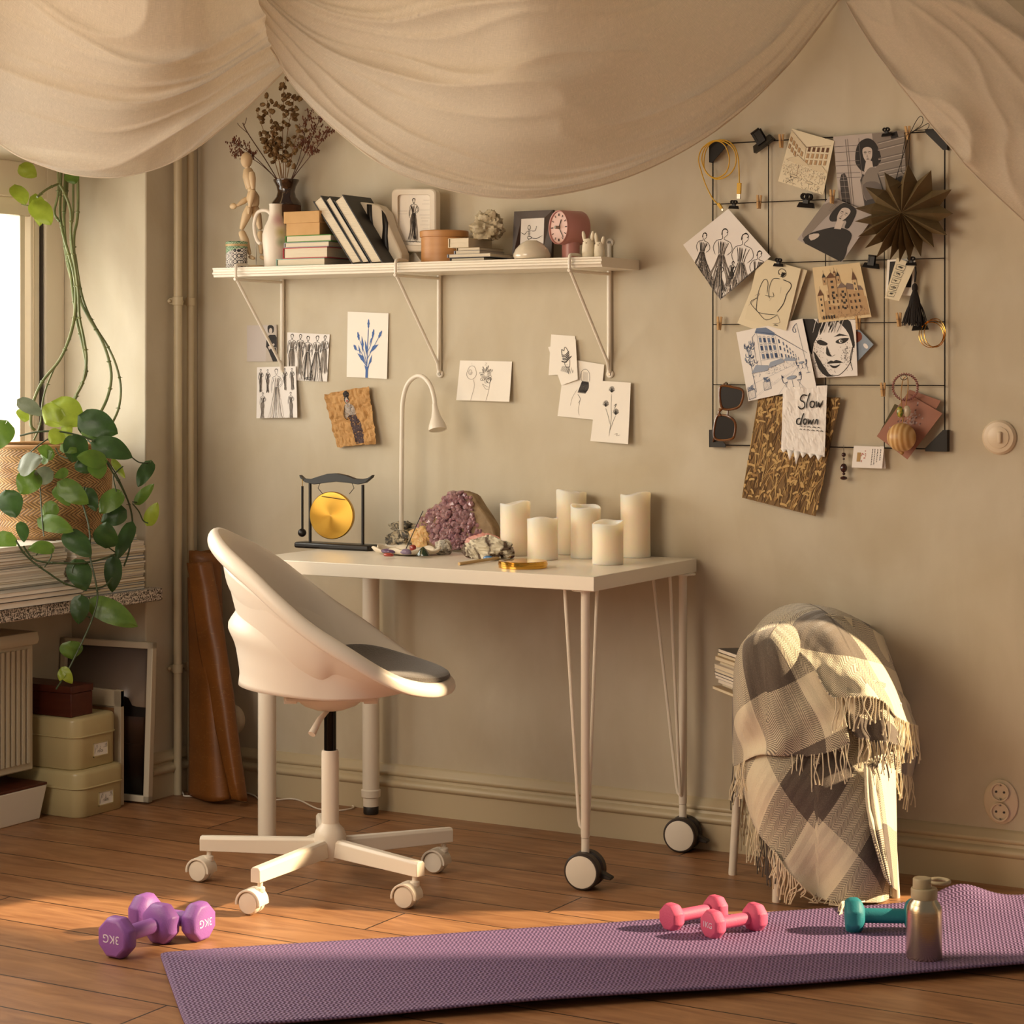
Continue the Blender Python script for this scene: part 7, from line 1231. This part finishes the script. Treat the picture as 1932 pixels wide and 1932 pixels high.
def fringe(f, u0, u1, v, n_, l0, l1, mt, name='fringe', sw=.012, out=.004):
    b2 = MB()
    for i in range(n_):
        u = u0+(u1-u0)*(i+.5+R7.uniform(-.3, .3))/n_; p = f(round(u*30)/30 if False else u, v); l = R7.uniform(l0, l1); s_ = R7.uniform(-sw, sw); c1 = R7.uniform(-sw, sw)*.6
        pts = cr([p-Fv*out+V((0, 0, .004)), p-Fv*(out+.002)+Rv*c1-V((0, 0, l*.35)), p-Fv*(out)+Rv*(s_+c1)*.8-V((0, 0, l*.7)), p-Fv*(out-.002)+Rv*s_*1.1-V((0, 0, l))], 3)
        for q in pts: q.z = max(q.z, .009)
        b2.tube(pts, [.0014]*(len(pts)-1)+[.0020], 6)
    return b2.build(name, mt, BL, merge=False)
fringe(fB, .0, .27, 1, 16, .06, .10, m_yc); fringe(fB2, 0, .9, 1, 26, .035, .07, m_yd); fringe(fB, .66, 1, 1, 15, .06, .085, m_yc)
fringe(fC, .0, .62, 1, 18, .04, .08, m_yc); fringe(fC, .72, 1, 1, 22, .055, .095, m_yc); fringe(fD, .1, .75, 1, 18, .045, .075, m_yc); fringe(fD, .3, .7, 1, 6, .05, .08, m_yd); fringe(fE, .1, 1, 1, 16, .05, .085, m_yc)
fringe(fA, .0, .16, 1, 14, .07, .11, m_yd); fringe(fA, .14, .36, 1, 16, .05, .08, m_yc); fringe(fA, .36, .62, 1, 20, .012, .03, m_yc, sw=.02); fringe(fA, .0, .03, .62, 8, .08, .15, m_yc); fringe(fA, .0, .05, .75, 12, .07, .12, m_yc); fringe(fA, .02, .12, .84, 14, .06, .10, m_yc); fringe(fB, .0, .02, .93, 6, .08, .12, m_yd)
b2 = MB(); c_ = fl(1600, 1712, .008)
for i in range(16): a = R7.uniform(0, 6.3); p0 = fl(1618+R7.uniform(-14, 10), 1694, .02); p1 = p0+V((cos(a)*.01, sin(a)*.01-.014, -.004)); p2 = fl(1592+R7.uniform(-12, 10), 1722+R7.uniform(-8, 8), .009); b2.tube(cr([p0, p1, (p1+p2)/2+V((R7.uniform(-.01, .01), 0, .008)), p2], 3), .0016, 6)
b2.build('fringe', m_yc, BL, merge=False)
# ================================================================ yoga mat
A0 = fl(301, 1808); A0 = A0.copy(); r_ = (A0-CAM).dot(Rv); f_ = (A0-CAM).dot(Fv); e1 = Rv*.968+Fv*.25; e2 = Rv*.25-Fv*.968
m_mat = bpy.data.materials.new('ribbed_purple_foam'); m_mat.use_nodes = True; t_, n, L, pb = nodes(m_mat); pb.inputs['Base Color'].default_value = C('#7d6088'); pb.inputs['Roughness'].default_value = .62
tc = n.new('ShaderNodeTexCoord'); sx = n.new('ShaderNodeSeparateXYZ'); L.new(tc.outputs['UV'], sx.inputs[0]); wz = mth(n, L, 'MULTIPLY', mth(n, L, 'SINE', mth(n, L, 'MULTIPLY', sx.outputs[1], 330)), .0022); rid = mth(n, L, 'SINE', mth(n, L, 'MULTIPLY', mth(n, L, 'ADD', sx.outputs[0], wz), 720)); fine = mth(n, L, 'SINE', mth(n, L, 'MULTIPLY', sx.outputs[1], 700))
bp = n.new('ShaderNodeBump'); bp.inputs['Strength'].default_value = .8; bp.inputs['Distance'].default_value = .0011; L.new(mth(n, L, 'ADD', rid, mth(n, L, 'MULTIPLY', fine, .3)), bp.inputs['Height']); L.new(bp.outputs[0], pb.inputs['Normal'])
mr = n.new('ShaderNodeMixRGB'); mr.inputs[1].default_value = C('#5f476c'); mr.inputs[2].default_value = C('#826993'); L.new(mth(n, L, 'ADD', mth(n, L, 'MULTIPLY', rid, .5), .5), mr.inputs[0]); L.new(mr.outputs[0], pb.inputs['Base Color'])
ML, MWd = 2.05, .545
def matp(u, v):
    s, t__ = u*ML, v*MWd; z = .0072+.0015*N3((s*3, t__*3, 0)); cor = .02
    if s < cor and t__ < cor: d = (sqrt((cor-s)**2+(cor-t__)**2)); k2 = max(0, d-cor); s += k2*.7; t__ += k2*.7
    z += .034*exp(-((s-1.80)/.075)**2)*max(0, 1-t__/.16)**1.5 + .012*exp(-((t__-MWd)/.05)**2)*(.4+.6*sin(s*3.1-.6)**2)
    return V((0, 0, z))+A0+e1*s+e2*t__
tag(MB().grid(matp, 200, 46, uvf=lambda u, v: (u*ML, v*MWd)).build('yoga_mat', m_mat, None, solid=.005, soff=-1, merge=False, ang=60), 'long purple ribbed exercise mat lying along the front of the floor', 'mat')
# ================================================================ dumbbells
def txt(s, size, M, mt, parent, name='weight_marking'):
    cu = bpy.data.curves.new(name, 'FONT'); cu.body = s; cu.size = size; cu.align_x = 'CENTER'; cu.align_y = 'CENTER'; cu.extrude = .0003; ob = bpy.data.objects.new(name, cu); COL.objects.link(ob)
    dg = bpy.context.evaluated_depsgraph_get(); me = bpy.data.meshes.new_from_object(ob.evaluated_get(dg)); bpy.data.objects.remove(ob); me.transform(M); me.transform(Matrix.Translation(-ORG[parent.name])); me.materials.clear(); me.materials.append(mt); o = bpy.data.objects.new(name, me); COL.objects.link(o); o.parent = parent; return o
m_mark = mat('pale_marking', '#d9cfe0', .6)
def dumbbell(pa, pb__, r, hl, rh, mt, label, grp, text, ends, flip, za=0, zb=0):
    a, b_ = fl(*pa), fl(*pb__); a, b_ = V((a.x, a.y, r+za)), V((b_.x, b_.y, r+zb)); d = (b_-a).normalized(); t = thing('dumbbell', (a+b_)/2-V((0, 0, r)), label, 'dumbbell', grp); nn = 8
    MB().tube([a+d*hl*.4, b_-d*hl*.4], rh, 20).build('handle', mt, t)
    for s_, c in ((-1, a), (1, b_)):
        ax = d*s_; u_, w_ = V((0, 0, 1)).cross(ax).normalized(), V((0, 0, 1)); h0 = hl/2
        def ring(k, h): return [c+ax*h+(u_*cos(2*pi*(i+.5)/nn)+w_*sin(2*pi*(i+.5)/nn))*(k*r/cos(pi/nn)*1.0) for i in range(nn)]
        rg = [ring(.50, -h0-.004), ring(.80, -h0+.001), ring(.985, -h0*.45), ring(1, 0), ring(.985, h0*.45), ring(.86, h0*.95), ring(.78, h0)]; b2 = stackring(rg); b2.v = [V((q.x, q.y, max(q.z, za if s_ < 0 else zb))) for q in b2.v]
        hd = b2.build('weight_head', mt, t, bevel=.006, bseg=4, ang=80)
        if s_ in ends:
            up = w_*(-1 if flip else 1); rt = up.cross(ax); M = Matrix(((rt.x, up.x, ax.x, 0), (rt.y, up.y, ax.y, 0), (rt.z, up.z, ax.z, 0), (0, 0, 0, 1))); txt(text, r*.58, Matrix.Translation(c+ax*(h0+.0002)) @ M, m_mark, hd)
    return t
m_pu = mat('purple_vinyl', '#8f5aa8', .5, bump=.15, bscale=300); m_pi = mat('pink_neoprene', '#d0567c', .6, bump=.15, bscale=300); m_te = mat('teal_neoprene', '#167a86', .6, bump=.15, bscale=300)
dumbbell((222, 1806), (303, 1779), .042, .040, .0165, m_pu, 'purple dumbbell at the front left, its marked end facing the camera', 'purple dumbbells on the boards', '3KG', (-1,), True)
dumbbell((274, 1757), (374, 1774), .0405, .040, .0165, m_pu, 'purple dumbbell lying behind the nearest purple one, marked end at the right', 'purple dumbbells on the boards', '3KG', (1,), True)
dumbbell((1346, 1778), (1424, 1764), .0300, .032, .0135, m_pi, 'pink dumbbell in front of the other pink one on the mat', 'pink dumbbells on the mat', '1KG', (-1,), False, .0085, .0085)
dumbbell((1268, 1763), (1350, 1747), .0290, .032, .0135, m_pi, 'pink dumbbell half hidden behind the front pink one', 'pink dumbbells on the mat', '1KG', (), False, .0085, .0085)
dumbbell((1611, 1766), (1726, 1768), .0360, .036, .0155, m_te, 'teal dumbbell on the mat behind the steel bottle', None, '2KG', (), False, .0085, .0085)
# ================================================================ steel bottle
bc = fl(1749, 1818, .0085)+Fv*.030; t = thing('water_bottle', bc, 'brushed steel water bottle with beige loop cap standing on the mat', 'bottle'); m_ss = mat('brushed_steel', '#cdbda4', .26, metal=1, bump=.1, bscale=20, stretch=(1, 1, 60)); m_cap = mat('beige_cap', '#b5a688', .5)
MB().lathe([(.030, 0), (.0345, .002), (.0362, .006), (.0362, .098), (.0350, .108), (.0310, .116), (.0262, .122), (.0250, .127)], bc, 56).build('steel_body', m_ss, t, ang=60)
MB().lathe([(.0262, .125), (.0268, .128), (.0268, .144), (.0255, .147)], bc, 40).build('cap_ring', m_cap, t, bevel=.0008); MB().lathe([(.0185, .146), (.0190, .149), (.0190, .164), (.0175, .167)], bc-Rv*.004, 36).build('cap_lid', m_cap, t, bevel=.001)
b2 = MB(); lc = bc+Rv*.030+V((0, 0, .160)); b2.tube([lc+Rv*cos(a)*.021+Fv*sin(a)*.021 for a in [2*pi*i/36 for i in range(36)]], .0038, 10, closed=True); b2.build('carry_loop', m_cap, t)
# ================================================================ linen canopy
R8 = random.Random(8)
m_lin = bpy.data.materials.new('sheer_linen'); m_lin.use_nodes = True; t_, n, L, pb = nodes(m_lin); pb.inputs['Base Color'].default_value = C('#e0d4c4'); pb.inputs['Roughness'].default_value = .9; pb.inputs['Specular IOR Level'].default_value = .15
tc = n.new('ShaderNodeTexCoord'); sx = n.new('ShaderNodeSeparateXYZ'); L.new(tc.outputs['UV'], sx.inputs[0])
def thread(ax, oth):
    mp = n.new('ShaderNodeMapping'); mp.inputs['Scale'].default_value = (620, 26, 1) if ax == 0 else (26, 620, 1); L.new(tc.outputs['UV'], mp.inputs[0]); q = n.new('ShaderNodeTexNoise'); q.inputs['Scale'].default_value = 1.0; q.inputs['Detail'].default_value = 2; L.new(mp.outputs[0], q.inputs[0]); return q.outputs[0]
ta, tb = thread(0, 1), thread(1, 0); wv = mth(n, L, 'MAXIMUM', ta, tb); cr_ = n.new('ShaderNodeMapRange'); cr_.inputs[1].default_value = .40; cr_.inputs[2].default_value = .72; cr_.inputs[3].default_value = .74; cr_.inputs[4].default_value = 1.0; L.new(wv, cr_.inputs[0])
tl_ = n.new('ShaderNodeBsdfTranslucent'); tl_.inputs[0].default_value = C('#e3d5c2'); tr_ = n.new('ShaderNodeBsdfTransparent'); mA = n.new('ShaderNodeMixShader'); mA.inputs[0].default_value = .42; L.new(pb.outputs[0], mA.inputs[1]); L.new(tl_.outputs[0], mA.inputs[2])
mB = n.new('ShaderNodeMixShader'); L.new(mth(n, L, 'SUBTRACT', 1.0, mth(n, L, 'MULTIPLY', cr_.outputs[0], .93)), mB.inputs[0]); L.new(mA.outputs[0], mB.inputs[1]); L.new(tr_.outputs[0], mB.inputs[2]); L.new(mB.outputs[0], n['Material Output'].inputs[0])
bp = n.new('ShaderNodeBump'); bp.inputs['Strength'].default_value = .3; bp.inputs['Distance'].default_value = .002; L.new(wv, bp.inputs['Height']); L.new(bp.outputs[0], pb.inputs['Normal'])
def swag(name, label, rows, seed, nu=150, nv=110, amp=.03, k=5, hem=True):
    """rows: nested hanging curves from the hem upwards, (px, py, F)"""
    RR = [cr([V(p) for p in r], 8) for r in rows]; cols = [cr([samp(r, i/nu) for r in RR], 10) for i in range(nu+1)]
    def f(u, v):
        q = samp(cols[int(round(u*nu))], v); env = sin(pi*min(1, max(0, u)))**.5; nn_ = N3((u*1.6, v*2, seed)); w = v*k+nn_*.9+.35*sin(u*5+seed)
        rid = 1-abs(sin(pi*w)); d = amp*env*(rid**2.2*.9-.3)+amp*.28*(1-abs(sin(pi*(w*2.3+N3((u*3, v*3, seed+4))))))**2*env+.005*N3((u*5, v*8, seed+2))+.0015*N3((u*16, v*14, seed))
        y = q.y+(3*N3((u*9, seed, v*9)) if v < .05 else 0)
        return scr(q.x, y, q.z-d)
    b2 = MB(); b2.grid(f, nu, nv, uvf=lambda u, v: (u*2.2, v*1.2)); o = b2.build(name, m_lin, None, merge=False, ang=180); tag(o, label, 'fabric', 'sheer linen canopy cloths'); return f, o
fL, oL = swag('linen_drape', 'left sagging beige linen cloth over the window corner', [[(-120, 150, 5.5), (-40, 240, 5.45), (60, 305, 5.4), (190, 335, 5.36), (320, 308, 5.36), (440, 225, 5.4), (545, 125, 5.46)],
  [(-120, 40, 5.38), (-30, 150, 5.32), (90, 235, 5.27), (220, 268, 5.24), (350, 235, 5.26), (460, 160, 5.34), (550, 90, 5.44)], [(-120, -60, 5.26), (0, 50, 5.18), (120, 140, 5.12), (250, 190, 5.1), (370, 165, 5.14), (470, 100, 5.26), (540, 50, 5.42)],
  [(-120, -160, 5.14), (30, -60, 5.04), (150, 30, 4.98), (270, 90, 4.96), (380, 80, 5.02), (460, 30, 5.2), (510, -10, 5.40)], [(-120, -260, 5.0), (50, -180, 4.9), (170, -100, 4.84), (280, -50, 4.82), (380, -60, 4.9), (440, -80, 5.14), (480, -100, 5.38)]], 1, amp=.05, k=2.6)
fM, oM = swag('linen_drape', 'wide middle beige linen cloth sagging low above the shelf', [[(452, 20, 5.36), (510, 90, 5.36), (560, 170, 5.36), (640, 250, 5.34), (760, 330, 5.3), (960, 374, 5.26), (1150, 345, 5.26), (1330, 260, 5.26), (1480, 130, 5.26), (1590, -10, 5.28)],
  [(470, -10, 5.32), (530, 70, 5.3), (590, 140, 5.28), (680, 215, 5.24), (800, 275, 5.18), (970, 300, 5.12), (1140, 270, 5.1), (1300, 190, 5.12), (1430, 80, 5.14), (1530, -40, 5.2)], [(480, -50, 5.3), (560, 30, 5.24), (640, 95, 5.2), (740, 150, 5.14), (850, 200, 5.06), (980, 220, 4.98), (1120, 190, 4.96), (1260, 120, 4.98), (1370, 20, 5.04), (1460, -80, 5.12)],
  [(500, -110, 5.28), (600, -30, 5.18), (700, 30, 5.1), (790, 80, 5.02), (890, 115, 4.94), (990, 125, 4.86), (1100, 100, 4.84), (1210, 40, 4.86), (1300, -50, 4.94), (1380, -130, 5.04)], [(520, -180, 5.24), (640, -120, 5.1), (750, -70, 5.0), (830, -40, 4.9), (920, -20, 4.8), (1000, -20, 4.72), (1090, -40, 4.72), (1170, -80, 4.76), (1240, -140, 4.84), (1300, -200, 4.96)]], 2, nu=200, amp=.06, k=2.6)
fR, oR = swag('linen_drape', 'right beige linen cloth falling diagonally past the wire board', [[(1596, 5, 5.1), (1640, 80, 5.08), (1710, 175, 5.06), (1790, 275, 5.04), (1860, 350, 5.02), (1990, 470, 5.0)], [(1640, -20, 5.06), (1700, 60, 5.02), (1780, 150, 5.0), (1860, 240, 4.98), (1940, 330, 4.96), (2050, 430, 4.95)], [(1690, -60, 5.02), (1770, 20, 4.98), (1860, 110, 4.95), (1940, 200, 4.92), (2030, 290, 4.9), (2120, 390, 4.9)], [(1760, -120, 4.98), (1850, -40, 4.94), (1950, 50, 4.9), (2030, 140, 4.87), (2110, 240, 4.85), (2200, 330, 4.85)]], 3, nu=110, nv=80, amp=.03, k=1.4)
for f_, o_ in ((fL, oL), (fM, oM), (fR, oR)):
    MB().tube([f_(i/150 if o_ is not oM else i/200, 0) for i in range(0, 151 if o_ is not oM else 201)], .0022, 6).build('rolled_hem', m_lin, o_)
